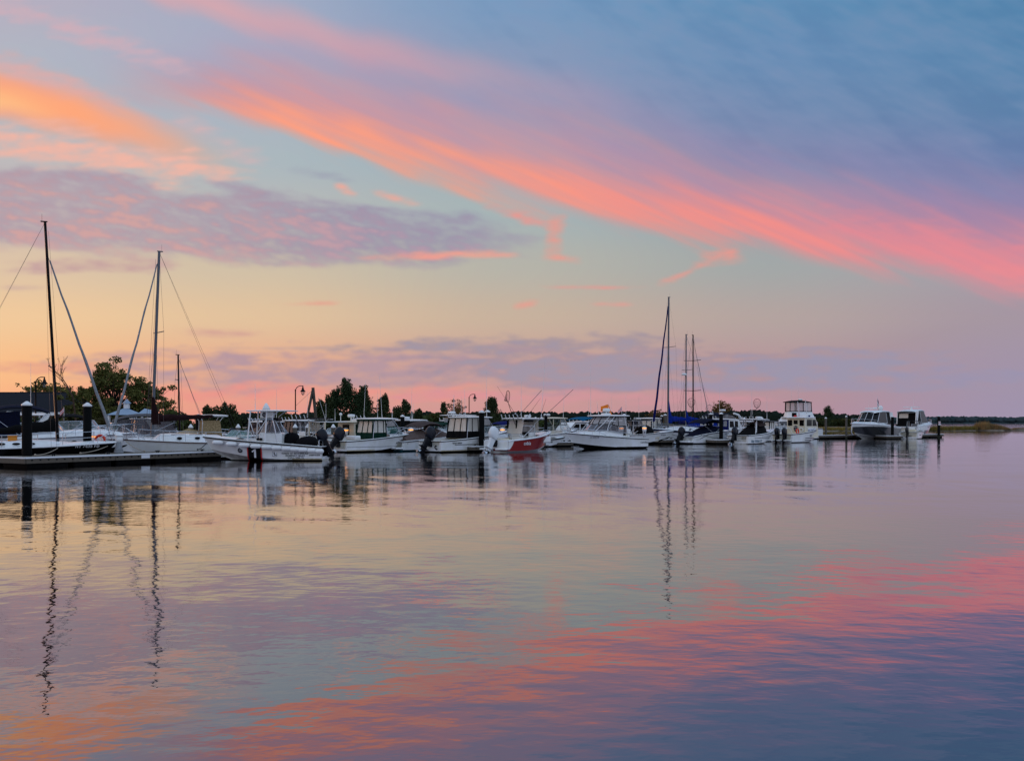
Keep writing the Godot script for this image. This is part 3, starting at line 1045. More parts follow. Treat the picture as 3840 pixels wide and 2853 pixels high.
func build_far_woods() -> void:
	var crown := lump_mesh(4, 14)
	# the wooded far bank: px range, distance, height of the tree tops at both ends
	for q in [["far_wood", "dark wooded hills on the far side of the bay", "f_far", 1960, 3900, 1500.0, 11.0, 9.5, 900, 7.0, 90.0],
			["mid_wood", "line of woodland beyond the shore behind the boats", "f_mid_wood", 840, 2800, 640.0, 7.4, 8.6, 700, 3.4, 60.0],
			["near_wood", "dark treetops behind the fishing boats and patrol boat", "f_mid_wood", 2690, 3230, 420.0, 7.0, 5.0, 330, 2.6, 60.0]]:
		var list := []
		var roll := FastNoiseLite.new()
		roll.seed = 77
		roll.frequency = 0.012
		for i in q[8]:
			var f: float = float(i) / q[8]
			var px := lerpf(q[3], q[4], f) + rng.randf_range(-2, 2)
			var d: float = q[5] + rng.randf_range(0, q[10])
			var p := spot(px, d)
			var top: float = lerpf(q[6], q[7], f) * (1.0 + 0.16 * roll.get_noise_1d(px)) * rng.randf_range(0.82, 1.06)
			var w: float = q[9] * rng.randf_range(0.6, 1.2)
			list.append([V(p.x, top * 0.45, p.z), V(w, top * 0.55, w), tint(0.7, 1.3, 0.1)])
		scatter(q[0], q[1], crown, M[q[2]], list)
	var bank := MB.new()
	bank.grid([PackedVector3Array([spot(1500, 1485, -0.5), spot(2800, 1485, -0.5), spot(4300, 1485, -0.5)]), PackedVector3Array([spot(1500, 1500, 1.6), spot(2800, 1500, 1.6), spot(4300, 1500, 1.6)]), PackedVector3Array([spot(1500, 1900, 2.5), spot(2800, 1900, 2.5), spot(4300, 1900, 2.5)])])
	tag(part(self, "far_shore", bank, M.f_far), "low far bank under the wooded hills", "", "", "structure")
	# reeds and marsh grass
	var reed := blade_mesh(9, 1.0, 0.35, 0.03, 5)
	var list2 := []
	for i in 700:
		var a := rng.randf() * TAU
		var r := sqrt(rng.randf())
		var dx := cos(a) * 4.7 * r
		var hump := 1.55 * exp(-pow((dx + 2.4) / 1.6, 2.0)) + 1.0 * exp(-pow((dx - 0.6) / 2.4, 2.0)) + 0.25
		list2.append([spot(3720, 247) + V(dx, 0.25, sin(a) * 2.8 * r), V(1.4, hump * rng.randf_range(0.8, 1.15), 1.4), tint(0.55, 1.2)])
	for i in 60:
		list2.append([spot(3828, 252) + V(rng.randf_range(-2, 2), 0.2, rng.randf_range(-1, 1)), V(1.4, rng.randf_range(0.3, 0.7), 1.4), tint(0.5, 1.1)])
	scatter("reeds", "brown reeds growing on the islets to the right", reed, M.f_reed, list2)
	var list3 := []
	for i in 2600:
		var px := rng.randf_range(2880, 3662)
		var front := lerpf(226, 234, clampf((px - 2900) / 300.0, 0, 1)) if px < 3200 else lerpf(234, 243, (px - 3200) / 460.0)
		var p := spot(px, front + rng.randf_range(1.0, 14.0 if px < 3400 else 5.0))
		list3.append([V(p.x, 0.1, p.z), V(1.3, rng.randf_range(0.5, 1.05) * (1.25 if px > 3500 else 1.0), 1.3), tint(0.6, 1.25, 0.2)])
	scatter("marsh_grass", "golden marsh grass along the waterline beyond the docks", reed, M.f_marsh, list3)
	# shrub thicket behind the boats
	var bush := leaf_cloud([[V(0, 0.55, 0), V(0.8, 0.55, 0.8)], [V(0.35, 0.8, 0.1), V(0.45, 0.4, 0.45)], [V(-0.3, 0.75, -0.2), V(0.4, 0.4, 0.4)]], 220, 0.16, 3)
	var list4 := []
	for i in 1000:
		var f := rng.randf()
		var px := lerpf(640, 2400, f)
		var d := lerpf(90, 140, f) + rng.randf_range(0, 18) * (0.2 + f)
		var tall := 1.2 + 0.5 * sin(px * 0.013) + 0.5 * sin(px * 0.031 + 1.0)
		tall *= 0.6 if px > 1960 else 1.0
		var p := spot(px, d)
		list4.append([V(p.x, 0.75, p.z), V(1.3, maxf(tall, 0.6) * rng.randf_range(0.8, 1.15), 1.3), tint(0.5, 1.2, 0.3)])
	for i in 60:
		var p := spot(rng.randf_range(2980, 3300), 262 + rng.randf_range(0, 25))
		list4.append([V(p.x, 0.6, p.z), V(2.2, rng.randf_range(1.4, 2.4), 2.2), tint(0.4, 0.9, 0.2)])
	for i in 130:
		var p := spot(rng.randf_range(-250, 700), 98 + rng.randf_range(0, 20))
		list4.append([V(p.x, 0.75, p.z), V(1.4, rng.randf_range(1.0, 1.9), 1.4), tint(0.4, 1.0, 0.3)])
	scatter("shrub_thicket", "scrubby thicket of shrubs along the shore behind the boats", bush, M.f_shrub, list4)

# ---------------------------------------------------------------- trees
func leaf_cloud(clumps: Array, count: int, size: float, seed_: int, rise := 0.0) -> ArrayMesh:   # leaves through ellipsoids: [centre, radii]
	var r := RandomNumberGenerator.new()
	r.seed = seed_
	var total := 0.0
	var sums := []
	for c in clumps:
		total += pow(c[1].x * c[1].y * c[1].z, 0.667)
		sums.append(total)
	var vs := PackedVector3Array()
	var ns := PackedVector3Array()
	var cs := PackedColorArray()
	for i in count:
		var pick := r.randf() * total
		var k := 0
		while sums[k] < pick:
			k += 1
		var dir := V(r.randfn(), r.randfn(), r.randfn()).normalized()
		var p: Vector3 = clumps[k][0] + dir * clumps[k][1] * pow(r.randf(), 0.45)
		var n := V(r.randfn(), r.randfn() + 0.4, r.randfn()).normalized()
		var u := n.cross(V(r.randfn(), r.randfn(), r.randfn())).normalized()
		if rise > 0.0:
			u = (u + Vector3.UP * rise).normalized()
			n = u.cross(V(r.randfn(), r.randfn(), r.randfn())).normalized()
		var v := n.cross(u)
		var s := size * r.randf_range(0.6, 1.3)
		u *= s
		v *= s * 0.55
		var t := r.randf_range(0.6, 1.35)
		var c := Color(t * r.randf_range(0.9, 1.15), t, t * r.randf_range(0.8, 1.1))
		for q in [p - u, p + v, p + u, p - u, p + u, p - v]:
			vs.append(q)
			ns.append(n)
			cs.append(c)
	var arr := []
	arr.resize(Mesh.ARRAY_MAX)
	arr[Mesh.ARRAY_VERTEX] = vs
	arr[Mesh.ARRAY_NORMAL] = ns
	arr[Mesh.ARRAY_COLOR] = cs
	var am := ArrayMesh.new()
	am.add_surface_from_arrays(Mesh.PRIMITIVE_TRIANGLES, arr)
	return am

func mesh_part(parent: Node, called: String, mesh: Mesh, m: Material) -> MeshInstance3D:
	var o := MeshInstance3D.new()
	o.name = called
	o.mesh = mesh
	o.material_override = m
	parent.add_child(o, true)
	return o

# a broad tree: limbs that fork, leaf clumps round their ends
func broad_tree(called: String, label: String, at: Vector3, h: float, w: float, m: Material, count: int, size: float, seed_: int, open := 0.3, bare := 0.35) -> Node3D:
	var t := thing(called, label, "tree", at, 0.0, "trees along the shore")
	var r := RandomNumberGenerator.new()
	r.seed = seed_
	var wood := MB.new()
	var fork := h * bare
	wood.tube([V(0, -0.3, 0), V(0.05, fork * 0.5, 0.03), V(0.0, fork, 0)], 0.05 * h * 0.5, 8, 0.035 * h * 0.5)
	var clumps := []
	var n := 15 + int(w * 4.0)
	for i in n:
		var a := TAU * (i + r.randf() * 0.7) / n
		var up := r.randf_range(0.05, 1.0)
		var out := w * sqrt(maxf(0.05, 1.0 - pow(up - 0.25, 2.0) * 1.55)) * r.randf_range(0.45, 0.9)
		var tip := V(cos(a) * out, lerpf(fork, h * 0.93, up), sin(a) * out)
		var knee := V(tip.x * 0.45, lerpf(fork, tip.y, 0.6), tip.z * 0.45) + V(r.randfn(), r.randfn(), r.randfn()) * 0.12 * w * 0.3
		wood.tube([V(0, fork * r.randf_range(0.7, 1.0), 0), knee, tip], 0.014 * h, 5, 0.004 * h)
		var s := w * r.randf_range(0.2, 0.36)
		clumps.append([tip, V(s, s * 0.62, s)])
		for k in 3:
			var q := tip + V(r.randfn(), r.randfn() * 0.6, r.randfn()) * s * 0.9
			wood.tube([knee, q], 0.005 * h, 4, 0.002 * h)
			clumps.append([q, V(s, s * 0.6, s) * r.randf_range(0.35, 0.65)])
	part(t, "trunk", wood, M.bark)
	mesh_part(t, "crown", leaf_cloud(clumps, count, size, seed_ + 1), m)
	return t

# a red cedar: upswept plumes round a leader
func cedar(label: String, at: Vector3, h: float, w: float, seed_: int, count := 2600, tops := 1, m: Material = null) -> Node3D:
	var t := thing("cedar_tree", label, "tree", at, 0.0, "trees along the shore")
	var r := RandomNumberGenerator.new()
	r.seed = seed_
	var wood := MB.new()
	var clumps := []
	for k in tops:
		var off := V((k - (tops - 1) * 0.5) * w * 0.55, 0, r.randf_range(-0.3, 0.3)) if tops > 1 else Vector3.ZERO
		var hh := h * (1.0 if k == tops / 2 else r.randf_range(0.72, 0.92))
		wood.tube([V(off.x * 0.3, -0.3, 0), off + V(0, hh * 0.6, 0), off + V(0.05, hh * 0.97, 0)], 0.03 * h * 0.6, 6, 0.01)
		for i in 110 / (tops + 1):
			var f := pow(r.randf(), 0.8)
			var y := lerpf(0.08, 0.96, f) * hh
			var reach := 1.25 * w * (1.02 - 0.85 * f) * r.randf_range(0.45, 1.0)
			var a := r.randf() * TAU
			var root := off + V(0, y * 0.86, 0)
			var tip := off + V(cos(a) * reach, y + reach * r.randf_range(0.05, 0.5), sin(a) * reach)
			wood.tube([root, tip], 0.012, 4, 0.004)
			for q in 3:
				var g := 0.35 + q * 0.34
				var s: float = w * [0.26, 0.17, 0.085][q]
				clumps.append([root.lerp(tip, g), V(s, s * (1.2 + 0.45 * q), s)])
		clumps.append([off + V(0, hh * 0.95, 0), V(w * 0.06, h * 0.06, w * 0.06)])
	part(t, "trunk", wood, M.bark)
	mesh_part(t, "crown", leaf_cloud(clumps, int(count * 2.2), 0.105, seed_ + 1, 0.8), m if m else M.f_cedar)
	return t

func build_trees() -> void:
	broad_tree("shade_tree", "biggest round leafy tree behind the two nearest sailboat masts", spot(428, 104, 0.6), 7.7, 3.6, M.f_leaf, 12000, 0.135, 21, 0.3, 0.16)
	broad_tree("shade_tree", "leafy tree just right of the biggest tree, beside the white mast", spot(540, 106, 0.6), 5.9, 2.8, M.f_leaf, 7500, 0.13, 22, 0.3, 0.14)
	broad_tree("shade_tree", "lower leafy tree left of the biggest tree, below the bare branches", spot(322, 103, 0.6), 5.4, 2.3, M.f_leaf, 5200, 0.15, 23, 0.3, 0.14)
	broad_tree("shade_tree", "thin leafy tree right of the white mast, beside the short bare mast", spot(625, 101, 0.6), 3.9, 1.5, M.f_leaf_olive, 1500, 0.14, 24)
	broad_tree("shade_tree", "spreading tree top showing above the dark roof behind the lamp", spot(160, 140, 0.6), 7.6, 3.4, M.f_leaf_olive, 2600, 0.2, 25)
	broad_tree("shade_tree", "sparse tree showing above the roof's sloping end", spot(232, 138, 0.6), 6.8, 1.9, M.f_leaf_olive, 1300, 0.18, 27)
	# bare, leafless tree
	var t := thing("bare_tree", "bare leafless tree with pale branches beside the biggest tree", "tree", spot(290, 99, 0.6), 0.0, "trees along the shore")
	var wood := MB.new()
	var r := RandomNumberGenerator.new()
	r.seed = 9
	var todo := [[V(0, -0.2, 0), V(-0.1, 1, 0.02), 4.3, 0.12, 0]]
	while todo:
		var q = todo.pop_back()
		var bend: Vector3 = q[1] + V(r.randfn(), r.randfn() * 0.4, r.randfn()) * 0.12
		var mid: Vector3 = q[0] + q[1].normalized() * q[2] * 0.5
		var tip: Vector3 = mid + bend.normalized() * q[2] * 0.5
		wood.tube([q[0], mid, tip], q[3], 5, q[3] * 0.62)
		if q[4] < 5:
			for k in (2 if q[4] < 1 else 3 if r.randf() < 0.5 else 2):
				var a := r.randf() * TAU
				var dir: Vector3 = (bend.normalized() + V(cos(a) * 0.62, 0.22, sin(a) * 0.62)).normalized()
				todo.append([tip, dir, q[2] * r.randf_range(0.42, 0.62), q[3] * 0.58, q[4] + 1])
	part(t, "branches", wood, M.bark_pale)
	cedar("bushy many topped cedar behind the beige canvas boat", spot(822, 95, 0.8), 3.4, 1.5, 31, 3000, 4)
	var p := cedar("tallest dark pine tree, with tufted boughs, behind the pilothouse boat", spot(1300, 101, 0.8), 5.9, 2.3, 41, 6500, 3, M.f_needle)
	p.name = "pine_tree"
	cedar("pointed cedar against the right flank of the tall pine", spot(1362, 102, 0.8), 5.2, 1.7, 42, 2800)
	cedar("low ragged cedar between the timber A-frame and the tall pine", spot(1216, 98, 0.8), 4.2, 1.2, 43, 2200, 2)
	cedar("pointed cedar standing second right of the tall pine", spot(1440, 104, 0.8), 4.3, 1.75, 44, 3000)
	cedar("pointed cedar with a thin bare twiggy side, third right of the pine", spot(1503, 106, 0.8), 3.7, 1.7, 45, 2400, 2)
	cedar("small crooked cedar alone above the dune between two antennas", spot(1570, 112, 0.8), 2.9, 1.15, 46, 1200)
	cedar("narrow cedar beside the airy rust leaved bush", spot(1664, 118, 0.8), 3.9, 1.0, 47, 1400)
	broad_tree("bush_tree", "airy rust leaved bush beside a narrow cedar, left of a lamp post", spot(1704, 118, 0.8), 3.7, 1.5, M.f_leaf_rust, 1500, 0.12, 48, 0.3, 0.2)
	cedar("shaggy palm shaped cedar behind the pair of black piles", spot(1845, 120, 0.8), 4.3, 2.1, 49, 3000)
	broad_tree("bush_tree", "thin yellowish bush behind the blue furled jib", spot(2462, 150, 0.8), 3.4, 1.5, M.f_leaf_rust, 800, 0.14, 50, 0.3, 0.2)
	broad_tree("bush_tree", "spreading thin leaved tree behind the arch of the express cruiser", spot(2716, 170, 0.8), 4.9, 2.2, M.f_leaf_rust, 1500, 0.16, 51, 0.3, 0.2)
	cedar("lone tiered cedar on the sand right of the patrol boat", spot(3106, 246, 0.6), 5.9, 2.6, 52, 2200, 1, M.f_needle)

# ---------------------------------------------------------------- things on the shore
func lamp_post(label: String, at: Vector3, h: float) -> void:
	var t := thing("lamp_post", label, "street lamp", at, 0.0, "lamp posts along the promenade")
	part(t, "pole", MB.new().lathe([[0.0, -0.2], [0.11, -0.2], [0.11, 0.5], [0.065, 0.6], [0.055, h - 0.5], [0.07, h - 0.48], [0.07, h - 0.36], [0.0, h - 0.36]], Vector3.ZERO, Basis(), 10), M.dark_metal)
	var arc := []
	for i in 9:
		var a := PI - i / 8.0 * PI * 0.62
		arc.append(V(0.52 + cos(a) * 0.52, h - 0.5 + sin(a) * 0.5, 0))
	part(t, "arm", MB.new().tube(arc, 0.04, 6), M.dark_metal)
	var e: Vector3 = arc[8]
	part(t, "lamp_shade", MB.new().lathe([[0.0, 0.06], [0.05, 0.06], [0.06, -0.12], [0.1, -0.2], [0.13, -0.34], [0.27, -0.5], [0.28, -0.53], [0.0, -0.5]], e, Basis(), 14), M.dark_metal)
	part(t, "lamp_glass", MB.new().lathe([[0.12, -0.51], [0.13, -0.66], [0.1, -0.8], [0.0, -0.84]], e, Basis(), 10), M.glass)
	var cage := []
	for i in 6:
		var a := TAU * i / 6
		cage.append([e + V(cos(a) * 0.15, -0.5, sin(a) * 0.15), e + V(cos(a) * 0.15, -0.72, sin(a) * 0.15), e + V(0, -0.88, 0)])
	tubes(t, "lamp_cage", cage, 0.012, M.dark_metal, 4)

func build_shore_things() -> void:
	lamp_post("dark gooseneck lamp post in front of the dark roof", spot(132, 80, 0.6), 5.25)
	lamp_post("dark gooseneck lamp post beside the timber A-frame", spot(1107, 94, 0.8), 4.85)
	lamp_post("dark gooseneck lamp post right of the rust leaved bush", spot(1759, 122, 0.8), 4.85)
	# timber A-frame
	var t := thing("timber_derrick", "weathered timber A-frame derrick beside a lamp post", "derrick", spot(1165, 96, 0.7))
	var top := high(1457, 96) - 0.7
	part(t, "leg", MB.new().tube([V(-0.75, -0.2, 0.3), V(0.22, top, 0)], 0.13, 8), M.pile_wood)
	part(t, "leg", MB.new().tube([V(0.62, -0.2, -0.3), V(0.2, top + 0.1, 0)], 0.15, 8), M.pile_wood)
	part(t, "block", MB.new().box(V(0.16, top - 0.75, 0.05), V(0.14, 0.3, 0.14)), M.dark_metal)
	part(t, "guy_wire", MB.new().tube([V(0.1, top - 0.2, 0), V(-1.4, top - 1.7, 0.4)], 0.012, 4), M.wire)
	# clubhouse with a hipped roof
	t = thing("clubhouse", "low tan clubhouse with a dark hipped shingle roof", "building", spot(60, 112, 0.7))
	var eave := high(1546, 112) - 0.7
	var ridge := high(1469, 112) - 0.7
	box(t, "wall", V(-4.9, eave / 2 - 0.1, -3.0), V(23.9, eave + 0.1, 6.4), M.wall_tan, 0.02)
	var roofm := MB.new()
	var a := [V(-18, eave, 1.0), V(7.6, eave, 1.0), V(7.6, eave, -7.0), V(-18, eave, -7.0)]
	var b := [V(-15, ridge, -3.0), V(5.1, ridge, -3.0)]
	roofm.quad(a[0], a[1], b[1], b[0])
	roofm.tri(a[1], a[2], b[1])
	roofm.quad(a[2], a[3], b[0], b[1])
	roofm.tri(a[3], a[0], b[0])
	var rf := part(t, "roof", roofm, M.roof_shingle)
	part(rf, "ridge_cap", MB.new().tube(b, 0.07, 6), M.roof_shingle)
	part(t, "fascia", MB.new().box(V(-5.2, eave - 0.12, 1.0), V(25.5, 0.24, 0.1)).box(V(7.6, eave - 0.12, -3.0), V(0.1, 0.24, 8.0)), M.white_paint)
	for x in [-9.0, -5.0, -1.0, 3.0, 7.2]:
		part(t, "porch_post", MB.new().box(V(x, eave / 2 - 0.1, 0.75), V(0.18, eave, 0.18)), M.white_paint)
	for x in [-7.5, -3.5, 1.5]:
		var w := box(t, "window", V(x, 1.35, 0.22), V(1.3, 1.1, 0.1), M.white_paint)
		box(w, "pane", V(x, 1.35, 0.28), V(1.1, 0.9, 0.03), M.glass_dark, 0.005)
	# pavilion with pale metal roof behind the sailboats
	t = thing("pavilion", "small pavilion with pale blue metal roof and cupola under the trees", "building", spot(470, 96, 0.7))
	eave = high(1556, 96) - 0.7
	ridge = high(1528, 96) - 0.7
	var r2 := MB.new()
	for k in 4:
		var q := Basis(Vector3.UP, PI / 2 * k + 0.35)
		r2.tri(q * V(-1.7, eave, 1.7), q * V(1.7, eave, 1.7), V(0, ridge, 0))
	part(t, "roof", r2, flat("roof_pale", Color(0.5, 0.58, 0.66), 0.5))
	box(t, "cupola", V(0.1, ridge + 0.15, 0), V(0.45, 0.5, 0.45), M.white_paint)
	part(t, "cupola_roof", MB.new().lathe([[0.45, 0.4], [0.0, 0.85]], V(0.1, ridge, 0), Basis(), 4, false), M.roof_pale)
	for k in 4:
		var q := Basis(Vector3.UP, PI / 2 * k + 0.35)
		part(t, "post", MB.new().box(q * V(1.5, eave / 2, 1.5), V(0.14, eave, 0.14)), M.white_paint)
	t = thing("solar_canopy", "tilted pale solar panel canopy left of the white mast", "canopy", spot(552, 92, 0.7))
	part(t, "panel", MB.new().box(V(0, high(1548, 92) - 0.7, 0), V(1.3, 0.06, 1.6), 0.01, Basis(Vector3.BACK, -0.2) * Basis(Vector3.RIGHT, 0.35)), M.roof_pale)
	part(t, "post", MB.new().tube([V(0, -0.3, 0), V(0, high(1548, 92) - 0.75, 0)], 0.06, 6), M.white_paint)

# ---------------------------------------------------------------- docks, piles, pedestals
func pile(px: float, d: float, py_top: float, r: float, label: String, m: Material, cone := 0.22) -> Node3D:
	var h := high(py_top, d)
	var t := thing("dock_pile", label, "pile", spot(px, d), 0.0, "dock piles")
	part(t, "shaft", MB.new().lathe([[r, -1.5], [r, h - cone], [0.0, h - cone]], Vector3.ZERO, Basis(), 16), m)
	part(t, "cap", MB.new().lathe([[0.0, h - cone - 0.03], [r * 1.1, h - cone - 0.03], [r * 1.12, h - cone + 0.04], [r * 0.25, h - 0.01], [0.0, h]], Vector3.ZERO, Basis(), 16), M.white_plastic)
	part(t, "tide_band", MB.new().lathe([[r * 1.015, -0.4], [r * 1.03, 0.05], [r * 1.02, 0.22], [r * 1.002, 0.3]], Vector3.ZERO, Basis(), 16), M.tide_growth)
	return t

func dock(a: Vector3, b: Vector3, wide: float, h: float, label: String, planks := false, panel := -1.0) -> void:
	var run := b - a
	var t := thing("floating_dock", label, "dock", a, rad_to_deg(atan2(-run.z, run.x)), "floating docks")
	var n := run.length()
	# local x runs along the front edge, -z goes back
	var count := int(ceil(n / 3.0))
	for i in count:
		var x0 := n * i / count
		var x1 := n * (i + 1) / count
		box(t, "fascia_board", V((x0 + x1) / 2, h - 0.2, 0.0), V(x1 - x0 - 0.02, 0.24, 0.06), M.fascia_wood, 0.01)
		box(t, "float_drum", V((x0 + x1) / 2, h - 0.5, -wide / 2), V(x1 - x0 - 0.3, 0.5, wide - 0.2), M.float_black, 0.05)
	box(t, "end_board", V(-0.031, h - 0.2, -wide / 2), V(0.06, 0.24, wide), M.fascia_wood, 0.01)
	box(t, "end_board", V(n + 0.031, h - 0.2, -wide / 2), V(0.06, 0.24, wide), M.fascia_wood, 0.01)
	box(t, "bumper_strip", V(n / 2, h - 0.045, 0.025), V(n + 0.1, 0.085, 0.1), M.white_paint, 0.02)
	box(t, "bumper_strip", V(-0.055, h - 0.045, -wide / 2), V(0.06, 0.085, wide + 0.05), M.white_paint, 0.02)
	if planks:
		var mesh := MB.new().box(Vector3.ZERO, V(0.138, 0.035, wide - 0.06), 0.006).done()
		for i in int(n / 0.148):
			mesh_part(t, "plank", mesh, M.deck_wood).position = V(0.08 + i * 0.148, h - 0.02 + 0.003 * (i % 3), -wide / 2)
	else:
		box(t, "deck", V(n / 2, h - 0.03, -wide / 2), V(n, 0.05, wide - 0.06), M.deck_wood, 0.01)
	var bolt := MB.new().box(Vector3.ZERO, V(0.09, 0.07, 0.03), 0.01).done()
	for i in int(n / 0.44):
		mesh_part(t, "bolt_plate", bolt, M.dark_metal).position = V(0.3 + i * 0.44, h - 0.15, 0.035)
	for i in maxi(2, int(n / 2.6)):
		var c := V(n * (i + 0.5) / maxi(2, int(n / 2.6)), h + 0.0, -0.16)
		part(t, "cleat", MB.new().tube([c + V(-0.16, 0.1, 0), c + V(-0.08, 0.11, 0), c + V(0.08, 0.11, 0), c + V(0.16, 0.1, 0)], 0.022, 6).box(c + V(-0.05, 0.04, 0), V(0.04, 0.13, 0.06), 0.01).box(c + V(0.05, 0.04, 0), V(0.04, 0.13, 0.06), 0.01), M.dark_metal)
	if panel >= 0.0:
		box(t, "notice_panel", V(panel, h - 0.17, 0.05), V(0.55, 0.2, 0.02), M.white_paint, 0.005)

func pedestal(at: Vector3, label: String, lit := true) -> void:
	var t := thing("dock_pedestal", label, "power pedestal", at, 0.0, "power pedestals")
	part(t, "body", MB.new().lathe([[0.0, 0.0], [0.16, 0.0], [0.16, 0.62], [0.2, 0.68], [0.2, 0.86], [0.0, 0.86]], Vector3.ZERO, Basis(), 12), M.white_plastic)
	part(t, "lid", MB.new().lathe([[0.0, 0.93], [0.24, 0.93], [0.25, 0.96], [0.12, 1.06], [0.0, 1.09]], Vector3.ZERO, Basis(), 12), M.white_plastic)
	part(t, "lamp_band", MB.new().lathe([[0.195, 0.86], [0.195, 0.93]], Vector3.ZERO, Basis(), 12), M.lamp_amber if lit else M.white_plastic)
	part(t, "socket_cover", MB.new().box(V(0.0, 0.5, 0.15), V(0.14, 0.16, 0.08)), M.ink_grey)
	if lit:
		var l := OmniLight3D.new()
		l.name = "pedestal_glow"
		l.light_color = Color(1.0, 0.62, 0.22)
		l.light_energy = 0.012
		l.light_size = 0.1
		l.omni_range = 30.0
		l.omni_attenuation = 2.0
		l.shadow_enabled = true
		l.position = V(0, 0.895, 0.27)
		t.add_child(l)

func build_docks() -> void:
	var amber := flat("lamp_amber", Color(1.0, 0.7, 0.3), 0.5)
	amber.emission_enabled = true
	amber.emission = Color(1.0, 0.62, 0.16)
	amber.emission_energy_multiplier = 1.8
	dock(spot(95, 47.4), spot(842, 58.2), 2.2, 0.5, "nearest floating dock with white edge in front of the sailboats", true, 6.9)
	dock(spot(-330, 52.0), spot(60, 50.2), 1.4, 0.28, "low float at the picture edge beside the black sailboat")
	dock(spot(2030, 85.5), spot(2150, 88.5), 2.0, 0.45, "short dock between the red boat and the white express boat", false, 0.8)
	dock(spot(2385, 96.6), spot(2565, 99.5), 2.0, 0.48, "dock below the bow of the blue trimmed sailboat")
	dock(spot(2682, 97.0), spot(2748, 97.6), 2.0, 0.48, "finger dock end carrying a black pile beside the navy covered boat")
	dock(spot(3050, 126.5), spot(3540, 139.5), 2.2, 0.5, "long dock behind the two big cruisers")
	dock(spot(3326, 127.0), spot(3386, 127.5), 4.0, 0.45, "finger dock between the black hulled cruiser and the small skiff")
	dock(spot(1772, 71.6), spot(1826, 72.4), 1.5, 0.45, "finger dock beside the pile near the red boat")
	dock(spot(600, 83.0), spot(1300, 86.5), 1.6, 0.75, "back dock along the shore lined with short capped piles")
	pile(99, 49.0, 1504, 0.235, "thick black pile at the near end of the nearest dock, leftmost", M.pile_plastic, 0.2)
	pile(326, 55.0, 1509, 0.225, "thick black pile between the black sailboat's mast and the life ring", M.pile_plastic, 0.2)
	pile(997, 60.8, 1511, 0.225, "black pile with tall white cone rising behind the pumpout boat's roof", M.pile_plastic, 0.4)
	pile(742, 76.0, 1552, 0.2, "dark pile behind the beige canvas boat", M.pile_plastic, 0.15)
	pile(1509, 86.0, 1555, 0.18, "black pile behind the roof of the green canvas boat", M.pile_plastic, 0.16)
	pile(1806, 72.6, 1538, 0.205, "black pile in front of the grey hardtop boat beside the red boat", M.pile_plastic, 0.16)
	pile(1828, 77.5, 1537, 0.2, "black pile just behind the nearer one beside the red boat", M.pile_plastic, 0.16)
	pile(2047, 88.0, 1553, 0.15, "thin black pile with a white box on top behind the red bow", M.pile_plastic, 0.05)
	pile(2341, 94.0, 1551, 0.17, "black pile behind the stern of the white express boat", M.pile_plastic, 0.15)
	pile(2482, 118.0, 1556, 0.16, "black pile among the sailboat shrouds behind the blue sailboat bow", M.pile_plastic, 0.15)
	pile(2495, 112.0, 1552, 0.17, "pale weathered pile beside the blue sail cover", M.pile_wood, 0.15)
	pile(2666, 104.0, 1548, 0.19, "black pile behind the navy bimini boat", M.pile_plastic, 0.15)
	pile(2705, 98.5, 1546, 0.195, "black pile standing on the finger dock beside the navy covered boat", M.pile_plastic, 0.16)
	pile(3098, 128.5, 1564, 0.14, "thin wooden pile at the dock right of the patrol boat", M.pile_wood, 0.16)
	pile(3175, 127.0, 1558, 0.13, "wooden pile at the bow of the black hulled cruiser", M.pile_wood, 0.16)
	pile(3348, 127.6, 1560, 0.19, "black pile between the two big cruisers", M.pile_plastic, 0.1)
	var last := pile(3522, 138.0, 1558, 0.19, "rightmost black pile carrying a small round sign", M.pile_plastic, 0.1)
	part(last, "sign_plate", MB.new().box(V(0.02, high(1587, 138), 0.215), V(0.3, 0.52, 0.02), 0.004), M.white_paint)
	part(last, "sign_ring", ring_mesh(V(0.02, high(1585, 138), 0.23), 0.11, 0.022), M.ink_red)
	var wheres := [[714, 83.5], [779, 83.6], [892, 84.0], [946, 84.3], [1052, 84.8], [1106, 85.0], [1153, 85.3], [1249, 85.8]]
	var words := ["leftmost of the row", "beside the beige canvas boat", "left of the pumpout boat's roof frame", "at the pumpout boat's roof leg", "right of the pumpout boat's windshield", "under the lamp post beside the A-frame", "behind the black topped console boat", "nearest the pilothouse boat"]
	for i in 8:
		pile(wheres[i][0], wheres[i][1] - 0.6, 1590, 0.19, "short grey wooden pile with white cone cap, " + words[i], M.pile_wood, 0.3)
	box(thing("pile_box", "white rounded box fixed on top of a thin black pile", "box", spot(2051, 88.0, high(1560, 88.0))), "casing", V(0.0, 0.1, 0), V(0.6, 0.2, 0.3), M.white_plastic, 0.06)
	pedestal(spot(356, 56.5, 0.45), "lit dock pedestal in front of the thick black pile, beside the life ring")
	pedestal(spot(384, 57.0, 0.4), "unlit white dock pedestal right beside the life ring", false)
	pedestal(spot(445, 53.6, 0.5), "white dock pedestal at the black sailboat's bow", false)
	pedestal(spot(1040, 63.5, 0.42), "lit dock pedestal seen beside the pumpout boat's windshield")
	pedestal(spot(1296, 76.5, 0.66), "lit dock pedestal left of the pilothouse boat's cabin")
	pedestal(spot(1540, 80.5, 0.66), "lit dock pedestal behind the green canvas boat's bow")
	pedestal(spot(1582, 81.0, 0.66), "lit dock pedestal above the tan covered boat, near its canvas hood")
	pedestal(spot(1725, 82.0, 0.8), "lit dock pedestal beside the dark striped clear enclosure")
	pedestal(spot(1884, 81.0, 0.66), "lit dock pedestal behind the red boat's outboard")
	pedestal(spot(2331, 92.5, 0.7), "lit dock pedestal behind the white express boat's stern")
	pedestal(spot(2417, 95.0, 0.7), "lit dock pedestal behind the black covered console boat")
